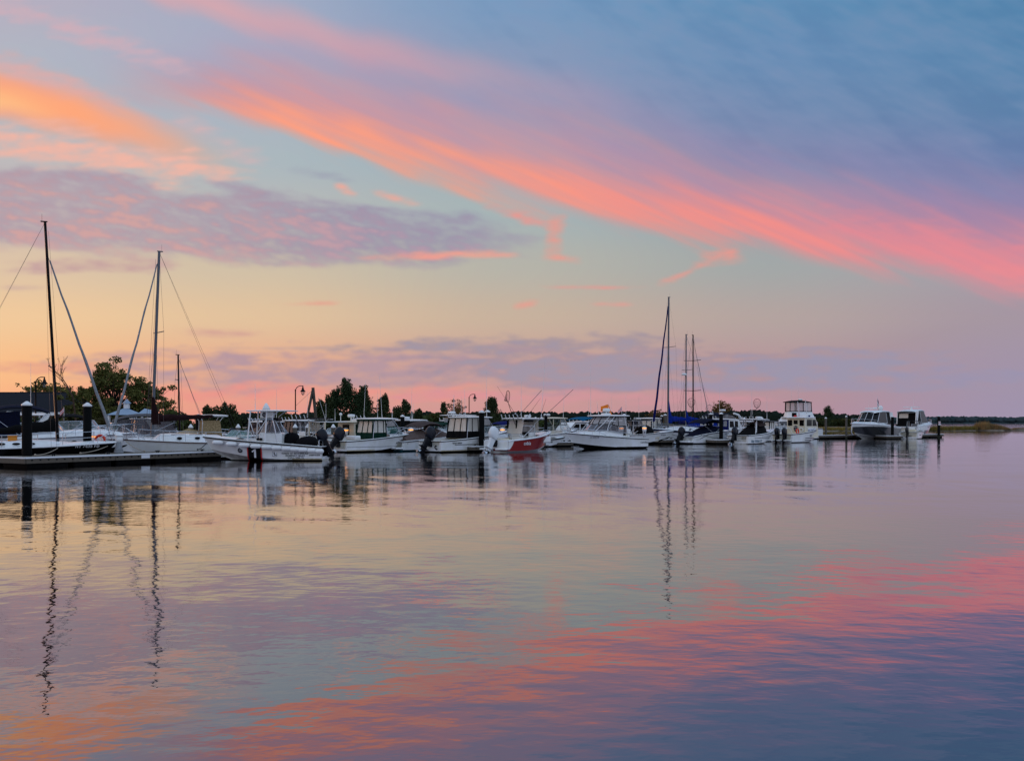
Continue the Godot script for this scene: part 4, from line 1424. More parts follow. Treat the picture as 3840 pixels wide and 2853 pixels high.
	var ring := part(self, "life_ring", ring_mesh(V(0, 0, 0), 0.26, 0.075, 14), M.life_ring, spot(374, 55.6, high(1650, 55.6)))
	tag(ring, "orange life ring hung between two dock pedestals", "life ring")
	var cover := thing("hose_bundle", "white draped hose cover hung from the pedestal at the dark bow", "hose", spot(444, 53.2, 0.5))
	part(cover, "drape", MB.new().lathe([[0.12, 0.62], [0.16, 0.4], [0.26, 0.08], [0.24, 0.0]], Vector3.ZERO, Basis(), 9), M.sail_white)

func ring_mesh(c: Vector3, r: float, thick: float, n := 12) -> MB:
	var rows := []
	for i in n + 1:
		var a := TAU * i / n
		var line := PackedVector3Array()
		for k in 8:
			var b := TAU * k / 8
			line.append(c + V(cos(a) * (r + cos(b) * thick), sin(a) * (r + cos(b) * thick), sin(b) * thick))
		rows.append(line)
	return MB.new().grid(rows, true)
# ---------------------------------------------------------------- kinds of boats
func way(turn: float) -> Vector3:
	return V(cos(deg_to_rad(turn)), 0, -sin(deg_to_rad(turn)))

func boat(called: String, label: String, category: String, px: float, d: float, turn: float, from_mid := 0.0) -> Node3D:   # from_mid: metres forward of amidships at which px, d is taken
	return thing(called, label, category, spot(px, d) - way(turn) * from_mid, turn, "boats in the marina")

func console(t: Node3D, x: float, sole: float, k := 1.0, glass: Material = null) -> void:
	box(t, "console", V(x, sole + 0.5 * k, 0), V(0.75, 1.0, 0.85) * k, M.gelcoat, 0.06)
	box(t, "console_seat", V(x + 0.58 * k, sole + 0.26 * k, 0), V(0.42, 0.5, 0.7) * k, M.gelcoat, 0.06)
	box(t, "instrument_panel", V(x - 0.36 * k, sole + 0.84 * k, 0), V(0.08, 0.26, 0.66) * k, M.ink, 0.02, Basis(Vector3.BACK, 0.4))
	part(t, "steering_wheel", MB.new().grid(turned_ring(V(x - 0.5 * k, sole + 0.68 * k, -0.1), 0.18, 0.02), true), M.steel)
	var b := sole + 1.0 * k
	var g: Material = glass if glass else M.vinyl
	enclosure(t, [V(x - 0.2, b, 0.4), V(x + 0.3, b, 0.34), V(x + 0.3, b, -0.34), V(x - 0.2, b, -0.4)], [V(x - 0.22, b + 0.5, 0.36), V(x + 0.1, b + 0.55, 0.3), V(x + 0.1, b + 0.55, -0.3), V(x - 0.22, b + 0.5, -0.36)], g, M.steel, 0.014)
	box(t, "helm_seat", V(x - 1.15 * k, sole + 0.42, 0), V(0.42, 0.8, 0.85) * k, M.gelcoat, 0.07)
	box(t, "seat_back", V(x - 1.36 * k, sole + 0.95, 0), V(0.1, 0.34, 0.8) * k, M.gelcoat, 0.04)

func turned_ring(c: Vector3, r: float, thick: float) -> Array:
	var rows := []
	for i in 15:
		var a := TAU * i / 14
		var line := PackedVector3Array()
		for k in 6:
			var b := TAU * k / 6
			line.append(c + V(sin(b) * thick + cos(a) * r * 0.3, sin(a) * (r + cos(b) * thick), cos(a) * (r + cos(b) * thick)))
		rows.append(line)
	return rows

# pipe top: four legs, side braces, roof
func ttop(t: Node3D, x0: float, x1: float, w: float, y: float, base: float, m: Material, called := "roof", thick := 0.07) -> void:
	roof(t, called, x0, x1, w, y, m, thick, 0.05)
	var paths := []
	var a := lerpf(x0, x1, 0.22)
	var b := lerpf(x0, x1, 0.72)
	for s in [-1.0, 1.0]:
		paths.append([V(a - 0.12, base, s * 0.5), V(a - 0.05, y - 0.35, s * 0.52), V(a - 0.25, y, s * w * 0.36)])
		paths.append([V(b + 0.1, base, s * 0.5), V(b, y - 0.35, s * 0.52), V(b + 0.25, y, s * w * 0.36)])
		paths.append([V(a - 0.07, y - 0.5, s * 0.52), V(b + 0.03, y - 0.5, s * 0.52)])
		paths.append([V(a - 0.1, base + 0.5, s * 0.5), V(b + 0.03, y - 0.5, s * 0.52)])
		paths.append([V(x0 + 0.1, y - 0.02, s * w * 0.44), V(x1 - 0.15, y - 0.02, s * w * 0.4)])
	tubes(t, "roof_frame", paths, 0.028, M.white_paint)

func rod_holders(t: Node3D, x: float, y: float, w: float, n := 4) -> void:
	for i in n:
		var z := lerpf(-w / 2, w / 2, float(i) / (n - 1))
		part(t, "rod_holder", MB.new().tube([V(x + 0.06, y, z), V(x - 0.1, y + 0.34, z)], 0.03, 6), M.white_paint)

# cuddy cabin boat: raised trunk forward, raked windscreen, roof, clear curtains
func walkaround(t: Node3D, h: Hull, o: Dictionary) -> void:
	var x0: float = o.get("x0", -0.2)          # aft edge of the windscreen
	var x1: float = o.get("x1", 1.0)           # foot of the windscreen
	var y0: float = o.get("y0", 1.15)          # deck height at the screen
	var top: float = o.get("top", 2.35)
	var w: float = o.get("w", 1.9)
	var aft: float = o.get("aft", -1.7)
	var cab := MB.new()
	var rows := []
	for q in [[x0, 1.0, 0.0], [x1 + 0.1, 0.96, 0.0], [x1 + 0.9, 0.72, -0.04], [x1 + 1.7, 0.4, -0.12]]:
		var e: float = w / 2 * q[1]
		var f: float = y0 + q[2]
		rows.append(PackedVector3Array([V(q[0], f - 0.42, -e), V(q[0], f - 0.06, -e * 0.95), V(q[0], f, -e * 0.8), V(q[0], f + 0.04, 0), V(q[0], f, e * 0.8), V(q[0], f - 0.06, e * 0.95), V(q[0], f - 0.42, e)]))
	cab.grid(rows)
	cab.fan(rows[3])
	cab.fan(rows[0])
	part(t, "cuddy_cabin", cab, o.get("deck", M.gelcoat))
	var glass: Material = o.get("glass", M.glass)
	var mid: float = y0 + (top - y0) * 0.5
	var low := [V(x0 - 0.3, y0, -w / 2), V(x1 - 0.1, y0, -w / 2 * 0.92), V(x1 + 0.25, y0 + 0.02, -w * 0.2), V(x1 + 0.25, y0 + 0.02, w * 0.2), V(x1 - 0.1, y0, w / 2 * 0.92), V(x0 - 0.3, y0, w / 2)]
	var up := [V(x0 - 0.35, mid, -w / 2), V(x1 - 0.65, mid, -w / 2 * 0.88), V(x1 - 0.3, mid, -w * 0.18), V(x1 - 0.3, mid, w * 0.18), V(x1 - 0.65, mid, w / 2 * 0.88), V(x0 - 0.35, mid, w / 2)]
	enclosure(t, low, up, glass, o.get("frame", M.steel), 0.022)
	var u2 := []
	for q in up:
		u2.append(V(lerpf(q.x, x0, 0.35), top, q.z * 0.94))
	enclosure(t, up, u2, o.get("clear", M.vinyl), o.get("canvas", M.canvas_black), 0.03)
	roof(t, "hardtop", aft, x1 - 0.25, w + 0.25, top, o.get("roof", M.gelcoat), 0.08, 0.07)
	if o.get("curtains", true):
		var sk: float = o.get("skirt", 0.0)
		var base: float = y0 - 0.3
		for s in [-1.0, 1.0]:
			var lo := [V(aft + 0.02, base, s * w / 2), V(lerpf(aft, x0, 0.33), base, s * w / 2), V(lerpf(aft, x0, 0.66), base, s * w / 2), V(x0 - 0.36, base, s * w / 2)]
			var hi := []
			for q in lo:
				hi.append(V(lerpf(q.x, x0 - 1.0, 0.12), top, q.z * 0.96))
			enclosure(t, lo, hi, o.get("side_clear", o.get("clear", M.vinyl)), o.get("canvas", M.canvas_black), 0.04, sk)
			if sk > 0.0:
				var m_ := []
				for i in 4:
					m_.append(lo[i].lerp(hi[i], sk))
				skirt(t, lo, m_, o.get("canvas", M.canvas_black))
		var lo2 := [V(aft, base, -w / 2), V(aft, base, -w / 6), V(aft, base, w / 6), V(aft, base, w / 2)]
		var hi2 := []
		for q in lo2:
			hi2.append(V(aft + 0.25, top, q.z * 0.96))
		enclosure(t, lo2, hi2, o.get("side_clear", o.get("clear", M.vinyl)), o.get("canvas", M.canvas_black), 0.05, sk)
		if sk > 0.0:
			var m2 := []
			for i in 4:
				m2.append(lo2[i].lerp(hi2[i], sk))
			skirt(t, lo2, m2, o.get("canvas", M.canvas_black))
	var legs := []
	for s in [-1.0, 1.0]:
		legs.append([V(aft + 0.1, y0 - 0.35, s * (w / 2 + 0.03)), V(aft + 0.3, top, s * w * 0.47)])
		legs.append([V(x1 - 0.15, y0, s * (w / 2 + 0.02)), V(x0 + 0.3, top, s * w * 0.47)])
		legs.append([V(x0 - 0.3, y0, s * (w / 2 + 0.03)), V(x0 - 0.3, top, s * w * 0.47)])
	tubes(t, "roof_frame", legs, 0.026, o.get("legs", M.steel))

# express cruiser: high sculpted deck, wrapped dark windscreen, moulded roof or arch
func express(t: Node3D, h: Hull, o: Dictionary) -> void:
	var L := h.L
	var deck_y := h.sheer(0.6)
	var rows := []
	for q in [[-0.32, 0.86, 0.16], [-0.05, 0.9, 0.34], [0.12, 0.84, 0.36], [0.25, 0.66, 0.26], [0.36, 0.4, 0.12], [0.42, 0.12, 0.0]]:
		var x: float = q[0] * L
		var e: float = h.B / 2 * q[1]
		var y: float = h.sheer(q[0] + 0.5) + q[2]
		rows.append(PackedVector3Array([V(x, y - 0.45, -e), V(x, y - 0.1, -e * 0.92), V(x, y, -e * 0.7), V(x, y + 0.05, 0), V(x, y, e * 0.7), V(x, y - 0.1, e * 0.92), V(x, y - 0.45, e)]))
	var cab := MB.new().grid(rows)
	cab.fan(rows[0])
	part(t, "cabin_trunk", cab, o.get("deck", M.gelcoat))
	var w: float = h.B * 0.8
	var y0 := h.sheer(0.5) + 0.28
	var top: float = o.get("top", y0 + 1.15)
	var xa: float = o.get("xa", -0.28) * L
	var xf: float = o.get("xf", 0.1) * L
	var g: Material = o.get("glass", M.glass_dark)
	var low := [V(xa + 0.35 * (xf - xa), y0 - 0.05, -w / 2), V(xf - 0.75, y0, -w / 2), V(xf - 0.1, y0 + 0.03, -w * 0.3), V(xf + 0.12, y0 + 0.05, 0), V(xf - 0.1, y0 + 0.03, w * 0.3), V(xf - 0.75, y0, w / 2), V(xa + 0.35 * (xf - xa), y0 - 0.05, w / 2)]
	var ht: float = o.get("screen", 0.62)
	var closed: bool = o.get("hard", true)
	var up := []
	for q in low:
		if closed:   # glass runs up to the roof's edge
			up.append(V(q.x - (1.25 if q.x > xf - 0.9 else 0.1), top - 0.2, q.z * 0.84))
		else:
			up.append(V(q.x - 0.75 * ht * (1.0 if q.x > xf - 0.9 else 0.35), q.y + ht, q.z * 0.9))
	enclosure(t, low, up, g, o.get("frame", M.white_paint if closed else M.steel), 0.035 if closed else 0.03)
	if o.get("hard", true):
		var r := []
		for q in [[xf - 1.05, 0.06, 0.62], [xf - 1.35, 0.17, 0.84], [lerpf(xa, xf, 0.5), 0.3, 0.94], [lerpf(xa, xf, 0.22), 0.27, 0.95], [xa - 0.1, 0.02, 0.88]]:
			var y: float = top - 0.3 + q[1]
			var e: float = w / 2 * q[2]
			r.append(PackedVector3Array([V(q[0], y - 0.12, -e), V(q[0], y - 0.02, -e * 0.95), V(q[0], y + 0.05, -e * 0.6), V(q[0], y + 0.07, 0), V(q[0], y + 0.05, e * 0.6), V(q[0], y - 0.02, e * 0.95), V(q[0], y - 0.12, e)]))
		var mb := MB.new().grid(r)
		var under := []
		for line in r:
			under.append(PackedVector3Array([line[0], V(line[0].x, line[0].y - 0.02, 0), line[6]]))
		mb.grid(under)
		part(t, "hardtop", mb, o.get("deck", M.gelcoat))
		# the moulded sides that carry the roof
		for s in [-1.0, 1.0]:
			part(t, "roof_pillar", MB.new().prism(PackedVector2Array([V2(xa - 0.1, y0 - 0.2), V2(xa + 0.5, y0 - 0.2), V2(xa + 1.1, top - 0.16), V2(xa + 0.1, top - 0.22)]), s * w * 0.45 - 0.05, s * w * 0.45 + 0.05), o.get("deck", M.gelcoat))
			pane(t, "side_glass", [V(xa + 0.45, y0 - 0.1, s * w * 0.47), V(xa + 0.35 * (xf - xa), y0 - 0.05, s * w * 0.495), V(xa + 0.35 * (xf - xa) - 0.1, top - 0.2, s * w * 0.42), V(xa + 1.05, top - 0.2, s * w * 0.43)], o.get("side", M.tinted_side))
	else:
		for s in [-1.0, 1.0]:
			part(t, "radar_arch_side", MB.new().prism(PackedVector2Array([V2(xa - 0.5, y0 - 0.3), V2(xa + 0.25, y0 - 0.3), V2(xa + 0.85, top), V2(xa + 0.5, top)]), s * w * 0.46 - 0.05, s * w * 0.46 + 0.05), o.get("deck", M.gelcoat))
		box(t, "radar_arch", V(xa + 0.68, top + 0.02, 0), V(0.42, 0.12, w * 0.98), o.get("deck", M.gelcoat), 0.04)
	bow_rail(t, h, 0.52, 0.55, 7)
	for i in 3:
		var s := 0.5 + i * 0.1
		for side in [-1.0, 1.0]:
			var p := h.at(s, h.sheer(s) - 0.32, side, 0.006)
			part(t, "porthole", MB.new().ball(p, V(0.2, 0.07, 0.02), 10), M.glass_dark)

# the furled headsail, stays, spreaders, boom and cover of a sloop; mast foot in boat axes
func rig(t: Node3D, foot: Vector3, h: float, lean: float, o: Dictionary) -> void:
	var head := foot + V(-lean, h, 0)
	var m: Material = o.get("mast", M.mast_alu)
	part(t, "mast", MB.new().tube([foot, foot.lerp(head, 0.5), head], o.get("r", 0.085), 8, o.get("r", 0.085) * 0.8), m)
	part(t, "masthead_fitting", MB.new().box(head + V(-0.05, 0.04, 0), V(0.34, 0.06, 0.08)).tube([head + V(-0.15, 0, 0), head + V(-0.15, 0.45, 0)], 0.006, 4), m)
	var wires := MB.new()
	var sp: float = o.get("spread", 0.8)
	var sh: float = o.get("spread_h", 0.45)
	var arms := MB.new()
	for f in ([sh] if not o.get("two", false) else [sh, sh * 1.75]):
		var mid := foot.lerp(head, f)
		for s in [-1.0, 1.0]:
			arms.tube([mid, mid + V(-0.15, 0.05, s * sp)], 0.03, 5)
	part(t, "spreader", arms, m)
	for s in [-1.0, 1.0]:
		var tip := foot.lerp(head, sh) + V(-0.15, 0.05, s * sp)
		var chain := V(foot.x - 0.2, foot.y - 0.3, s * o.get("beam", 1.2))
		wires.tube([chain, tip, head], o.get("wire", 0.007), 4)
		wires.tube([chain + V(0.25, 0, 0), foot.lerp(head, sh)], o.get("wire", 0.007), 4)
	if o.has("back"):
		wires.tube([o.back, head], o.get("wire", 0.007), 4)
		wires.tube([o.back + V(0, 0, 0.5), head], o.get("wire", 0.007), 4)
	wires.tube([foot + V(0.3, 0.4, 0.1), foot.lerp(head, 0.96) + V(0.15, 0, 0.1)], o.get("wire", 0.007), 4)
	part(t, "shrouds", wires, M.wire)
	if o.has("tack"):
		var jh := foot.lerp(head, o.get("jib_at", 0.97))
		var tack: Vector3 = o.tack
		part(t, "forestay", MB.new().tube([tack - V(0, 0.3, 0), jh], 0.014, 4), M.wire)
		var lower: float = o.get("jib_low", 0.04)
		var pts := []
		for i in 11:
			pts.append(tack.lerp(jh, lerpf(lower, 0.96, i / 10.0)) + V(0.02 * sin(i * 2.1), 0, 0.02 * cos(i * 1.7)))
		part(t, "furled_jib", MB.new().tube(pts, o.get("jib_r", 0.1), 7, o.get("jib_r", 0.1) * 0.45), o.get("jib", M.sail_white))
	if o.has("boom"):
		var b0 := foot + V(-0.12, o.get("boom_y", 1.0), 0)
		var b1 := b0 + V(-o.boom, o.get("boom_rise", 0.0), 0)
		part(t, "boom", MB.new().tube([b0, b1], 0.055, 6), m)
		var rows := []
		var n := 13
		for i in n:
			var f := float(i) / (n - 1)
			var c := b0.lerp(b1, f * 0.97)
			var hh: float = lerpf(o.get("stack", 0.5), 0.16, pow(f, 0.8)) * (1.0 + 0.12 * sin(i * 2.3))
			var ww := lerpf(0.2, 0.1, f)
			var ring := PackedVector3Array()
			for k in 10:
				var a := TAU * k / 10
				ring.append(c + V(0, hh * 0.42 + sin(a) * hh * 0.6 - 0.07, cos(a) * ww * (1.0 - 0.4 * maxf(sin(a), 0.0))))
			rows.append(ring)
		var cover := MB.new().grid(rows, true)
		cover.fan(rows[0])
		cover.fan(rows[n - 1])
		part(t, "sail_cover", cover, o.get("cover", M.canvas_black))
		if o.has("collar"):
			var cc: float = o.collar
			var r2 := []
			for q in [[0.0, 0.22, 0.5], [0.3, 0.2, 0.42], [0.6, 0.17, 0.28], [0.9, 0.14, 0.16], [1.0, 0.12, 0.13]]:
				var ring := PackedVector3Array()
				var c := b0.lerp(head, 0.0) + V(0.14, -0.25 + cc * q[0], 0)
				for k in 10:
					var a := TAU * k / 10
					ring.append(c + V(-q[2] * 0.5 + cos(a) * q[2] * 0.6, 0, sin(a) * q[1]))
				r2.append(ring)
			part(t, "mast_collar", MB.new().grid(r2, true), o.get("cover", M.canvas_black))
	
func lifelines(t: Node3D, h: Hull, s0: float, s1: float, hi: float, n: int) -> void:
	var mb := MB.new()
	for side in [-1.0, 1.0]:
		var line := []
		var low := []
		for i in n:
			var p := h.top(lerpf(s0, s1, float(i) / (n - 1)), side, 0.08, 0.02)
			mb.tube([p, p + V(0, hi, 0)], 0.016, 4)
			line.append(p + V(0, hi, 0))
			low.append(p + V(0, hi * 0.5, 0))
		mb.tube(line, 0.009, 4)
		mb.tube(low, 0.008, 4)
	part(t, "lifelines", mb, M.steel)

func cloth_flag(t: Node3D, foot: Vector3, pole: float, w: float, h: float, bands: Array, called := "flag", droop := 0.3, along := Vector3(-1, 0, 0)) -> void:
	part(t, "flag_staff", MB.new().tube([foot, foot + V(0, pole, 0)], 0.014, 5), M.white_paint)
	var n := bands.size()
	for b in n:
		var rows := []
		for i in 8:
			var f := i / 7.0
			var p := foot + V(0, pole - 0.03, 0) + along * w * f * (1.0 - 0.25 * droop) - V(0, droop * f * h * 1.2, 0) + V(0, 0, 0.06 * sin(f * 7.0) * w)
			rows.append(PackedVector3Array([p - V(0, h * b / n, 0), p - V(0, h * (b + 1) / n, 0)]))
		part(t, called, MB.new().grid(rows), bands[b])

func fender(t: Node3D, at: Vector3, r: float, l: float, upright := true, m: Material = null) -> void:
	var b := Basis() if upright else Basis(Vector3.BACK, PI / 2)
	part(t, "fender", MB.new().lathe([[0.0, -l / 2], [r * 0.4, -l / 2], [r * 0.9, -l * 0.4], [r, -l * 0.3], [r, l * 0.3], [r * 0.9, l * 0.4], [r * 0.4, l / 2], [0.0, l / 2]], at, b, 10), m if m else M.white_plastic)

func net(label: String, foot: Vector3, top: Vector3, w: float, h: float, face: float) -> void:
	var t := thing("landing_net", label, "landing net", foot, 0.0, "landing nets")
	var v := top - foot
	var b := Basis(Vector3.UP, deg_to_rad(face))
	part(t, "handle", MB.new().tube([Vector3.ZERO, v], 0.022, 5), M.dark_metal)
	var hoop := []
	for i in 17:
		var a := TAU * i / 16 - PI / 2
		hoop.append(v + b * V(cos(a) * w / 2 * (1.0 + 0.25 * sin(a)), h * 0.5 + sin(a) * h * 0.5, 0))
	part(t, "hoop", MB.new().tube(hoop, 0.02, 5), M.dark_metal)
	var mesh := MB.new()
	for i in range(1, 16, 1):
		mesh.tube([hoop[i], v + b * V((hoop[i] - v).dot(b.x) * 0.35, h * 0.12, -0.28)], 0.006, 3)
	for f in [0.35, 0.7]:
		var loop := []
		for i in 17:
			loop.append(hoop[i].lerp(v + b * V((hoop[i] - v).dot(b.x) * 0.35, h * 0.12, -0.28), f))
		mesh.tube(loop, 0.006, 3)
	part(t, "mesh_bag", mesh, M.dark_rope)

func rod(label: String, foot: Vector3, tip: Vector3) -> void:
	var t := thing("fishing_rod", label, "fishing rod", foot, 0.0, "fishing rods")
	var v := tip - foot
	part(t, "grip", MB.new().tube([Vector3.ZERO, v * 0.2], 0.022, 5), M.dark_metal)
	part(t, "blank", MB.new().tube([v * 0.2, v * 0.6, v], 0.014, 5, 0.006), M.dark_metal)
	part(t, "reel", MB.new().ball(v * 0.17 + V(0.05, -0.05, 0), V(0.07, 0.06, 0.06), 8), M.steel)
func build_boats() -> void:
	second_row()
	boats_left()
	boats_middle()
	boats_right()
	mooring_lines()

func boats_left() -> void:
	# white cruiser cut by the picture's edge, navy canvas
	var t := boat("motor_cruiser", "white motor cruiser with navy canvas top, cut by the picture edge", "motorboat", 222, 60.5, 28)
	var h := hull(t, {"L": 9.0, "B": 3.0, "bow": 1.5, "mid": 1.25, "stern": 1.1, "rake": 1.3, "rise": 0.45}, {"deck_from": 0.5, "rail": M.ink_grey})
	express(t, h, {"hard": false, "top": 2.75, "xa": -0.38, "xf": 0.02, "glass": M.glass})
	bimini(t, -3.9, -0.6, 2.5, 3.25, M.canvas_navy, 1.4, 0.35)
	skirt(t, [V(-3.95, 1.2, -1.2), V(-3.95, 1.2, 1.2)], [V(-3.6, 2.75, -1.2), V(-3.6, 2.75, 1.2)], M.canvas_navy)
	skirt(t, [V(-3.95, 1.2, 1.2), V(-2.2, 1.4, 1.22)], [V(-3.6, 2.75, 1.2), V(-2.2, 2.85, 1.2)], M.canvas_navy)
	# white cruiser with hardtop behind
	t = boat("motor_cruiser", "white hardtop cruiser with swept radar arch between the two thick black piles", "motorboat", 292, 67, 25)
	h = hull(t, {"L": 8.6, "B": 2.9, "bow": 1.5, "mid": 1.25, "stern": 1.1, "rake": 1.2}, {"deck_from": 0.5})
	express(t, h, {"hard": false, "top": 2.7, "xa": -0.3, "xf": 0.16, "glass": M.glass, "screen": 0.7})
	roof(t, "hardtop", -4.2, -1.3, 2.4, 2.62, M.gelcoat, 0.09, 0.06)
	bimini(t, -1.6, 0.5, 2.2, 2.75, M.canvas_black, 1.5, 0.2)
	antenna(t, V(-2.9, 2.7, 0.7), 3.4)
	cloth_flag(t, V(-0.9, 2.3, 1.0), 0.9, 0.3, 0.3, [M.ink_red, M.ink_white, M.ink_red, M.ink_white, M.ink_red], "flag", 0.8)
	# black sloop
	var w := 20.0
	t = boat("sailboat", "black hulled sloop with black mast and white furled jib", "sailboat", 436, 53.2, w, 4.6)
	h = hull(t, {"L": 9.2, "B": 2.9, "bow": 1.12, "mid": 0.86, "stern": 0.85, "rake": 1.15, "rise": 0.12, "flare": 1.0, "s0": 0.45, "p": 1.8, "sternw": 0.78, "narrow": 0.72}, {"skin": M.gelcoat_black, "deck_from": 0.3, "rail": M.ink_white, "rail_r": 0.018, "cap": 0.1, "crown": 0.12, "sole": 0.5})
	var cab := MB.new()
	var rows := []
	for q in [[-1.4, 0.75, 0.32], [0.2, 0.8, 0.36], [1.2, 0.62, 0.3], [2.2, 0.35, 0.12]]:
		var y: float = h.sheer((q[0] + 4.6) / 9.2)
		rows.append(PackedVector3Array([V(q[0], y, -q[1]), V(q[0], y + q[2] * 0.85, -q[1] * 0.9), V(q[0], y + q[2], -q[1] * 0.6), V(q[0], y + q[2] + 0.05, 0), V(q[0], y + q[2], q[1] * 0.6), V(q[0], y + q[2] * 0.85, q[1] * 0.9), V(q[0], y, q[1])]))
	cab.grid(rows)
	cab.fan(rows[0])
	part(t, "cabin_trunk", cab, M.gelcoat)
	for x in [-0.9, -0.2, 0.5]:
		for s in [-1.0, 1.0]:
			part(t, "porthole", MB.new().ball(V(x, 1.06, s * 0.75), V(0.2, 0.07, 0.03), 10), M.glass_dark)
	rig(t, V(1.7, 1.1, 0), 11.65, 0.62, {"mast": M.mast_dark, "tack": V(4.35, 1.55, 0), "jib_at": 0.86, "boom": 3.9, "boom_y": 0.75, "boom_rise": -0.25, "stack": 0.62, "cover": M.canvas_black, "back": V(-4.4, 0.95, -0.2), "spread_h": 0.34, "spread": 1.0, "beam": 1.3, "jib_r": 0.085, "wire": 0.0055})
	part(t, "boom_end_bag", MB.new().ball(V(-3.2, 1.75, 0), V(0.65, 0.3, 0.25), 12), M.canvas_black)
	lifelines(t, h, 0.12, 0.88, 0.62, 6)
	bow_rail(t, h, 0.86, 0.65, 4, null, "pulpit")
	hull_letters(t, h, "NY 7435 FD", 0.17, 0.86, 0.92, 1.0, M.ink_white)
	box(t, "stern_locker", V(-3.5, 1.12, 0.6), V(0.75, 0.55, 0.5), M.gelcoat_aged, 0.05)
	var crate := thing("yellow_crate", "amber plastic box standing on the black sloop's afterdeck", "box", spot(45, 51.2, 0.92), 20)
	part(crate, "case", MB.new().box(V(0, 0.28, 0), V(0.42, 0.52, 0.36), 0.05), M.yellow_box)
	part(crate, "lid", MB.new().box(V(0, 0.56, 0), V(0.45, 0.06, 0.39), 0.02), M.yellow_box)
	# white sloop, bow to the left
	w = 222.0
	t = boat("sailboat", "white hulled sloop with maroon sail cover and oval portholes", "sailboat", 462, 56.2, w, 3.7)
	h = hull(t, {"L": 7.4, "B": 2.6, "bow": 1.22, "mid": 0.98, "stern": 0.95, "rake": 1.0, "rise": 0.12, "flare": 1.0, "s0": 0.45, "p": 1.7, "sternw": 0.8, "narrow": 0.72}, {"deck_from": 0.34, "rail": M.rail_wood, "rail_r": 0.035, "cap": 0.12, "crown": 0.1, "sole": 0.5})
	cab = MB.new()
	rows = []
	for q in [[-1.9, 0.8, 0.42], [-0.6, 0.86, 0.46], [0.9, 0.74, 0.44], [1.55, 0.6, 0.38], [1.9, 0.5, 0.05]]:
		var y: float = h.sheer((q[0] + 3.7) / 7.4)
		rows.append(PackedVector3Array([V(q[0], y - 0.02, -q[1]), V(q[0], y + q[2] * 0.85, -q[1] * 0.92), V(q[0], y + q[2], -q[1] * 0.7), V(q[0], y + q[2] + 0.06, 0), V(q[0], y + q[2], q[1] * 0.7), V(q[0], y + q[2] * 0.85, q[1] * 0.92), V(q[0], y - 0.02, q[1])]))
	cab.grid(rows)
	cab.fan(rows[0])
	part(t, "cabin_trunk", cab, M.gelcoat)
	for x in [-1.4, -0.35, 0.75]:
		for s in [-1.0, 1.0]:
			part(t, "porthole", MB.new().ball(V(x, 1.24, s * (0.83 - 0.02 * absf(x))), V(0.17, 0.09, 0.04), 12), M.glass_dark)
		part(t, "grab_rail", MB.new().tube([V(x - 0.4, 1.46, -0.6), V(x + 0.4, 1.46, -0.6)], 0.02, 5), M.rail_wood)
	rig(t, V(2.05, 1.35, 0), 10.8, 0.42, {"mast": M.mast_alu, "r": 0.1, "tack": V(4.35, 1.45, 0), "boom": 3.7, "boom_y": 0.95, "boom_rise": 0.25, "stack": 0.45, "cover": M.canvas_maroon, "collar": 1.6, "back": V(-3.6, 1.0, 0), "spread_h": 0.56, "spread": 0.75, "beam": 1.15, "jib_r": 0.075, "jib_low": 0.06})
	lifelines(t, h, 0.1, 0.9, 0.6, 6)
	bow_rail(t, h, 0.86, 0.62, 4, null, "pulpit")
	box(t, "bowsprit", V(4.0, 1.2, 0), V(1.0, 0.07, 0.3), M.rail_wood)
	part(t, "mooring_ball", MB.new().ball(V(-3.3, 0.95, -1.15), V(0.18, 0.2, 0.18), 12), M.white_plastic)
	# small sloop behind, only its mast stands clear
	t = boat("sailboat", "small far sloop showing only a short bare mast right of the white mast", "sailboat", 645, 80, 40)
	h = hull(t, {"L": 6.4, "B": 2.2, "bow": 0.95, "mid": 0.75, "stern": 0.7, "rise": 0.12, "sternw": 0.7}, {"deck_from": 0.4, "rail": M.rail_wood})
	rig(t, V(0.6, 0.9, 0), 6.75, 0.12, {"mast": M.mast_dark, "r": 0.085, "spread_h": 0.7, "spread": 0.35, "beam": 0.9, "tack": V(3.1, 1.0, 0), "jib_r": 0.02, "wire": 0.009})
	# cruiser with grey canvas between the sloops
	t = boat("motor_cruiser", "cabin cruiser with grey canvas cockpit cover between the two sloops", "motorboat", 470, 68, 196)
	h = hull(t, {"L": 7.6, "B": 2.7, "bow": 1.45, "mid": 1.15, "stern": 1.0, "rake": 1.0}, {"deck_from": 0.5})
	express(t, h, {"hard": false, "top": 2.25, "xa": -0.3, "xf": 0.18, "glass": M.glass, "screen": 0.62})
	bimini(t, -3.3, 0.8, 2.4, 2.78, M.canvas_grey, 1.2, 0.4, "canvas_top")
	for s in [-1.0, 1.0]:
		skirt(t, [V(-3.4, 1.1, s * 1.2), V(-1.0, 1.3, s * 1.2), V(0.4, 1.5, s * 1.2)], [V(-3.1, 2.2, s * 1.2), V(-1.0, 2.5, s * 1.2), V(0.4, 2.3, s * 1.2)], M.vinyl_smoke, "clear_side")
	# beige canvas console boat
	t = boat("console_boat", "white console boat with beige canvas curtains under a white roof", "motorboat", 800, 68, 30)
	h = hull(t, {"L": 6.4, "B": 2.4, "bow": 1.25, "mid": 1.0, "stern": 0.9}, {"rail": M.ink_grey})
	ttop(t, -1.3, 0.9, 2.0, 2.6, 0.4, M.gelcoat)
	console(t, 0.2, 0.35)
	skirt(t, [V(-0.9, 0.9, 0.6), V(0.5, 0.9, 0.6)], [V(-0.8, 2.3, 0.55), V(0.3, 2.3, 0.55)], M.canvas_sand, "canvas_curtain")
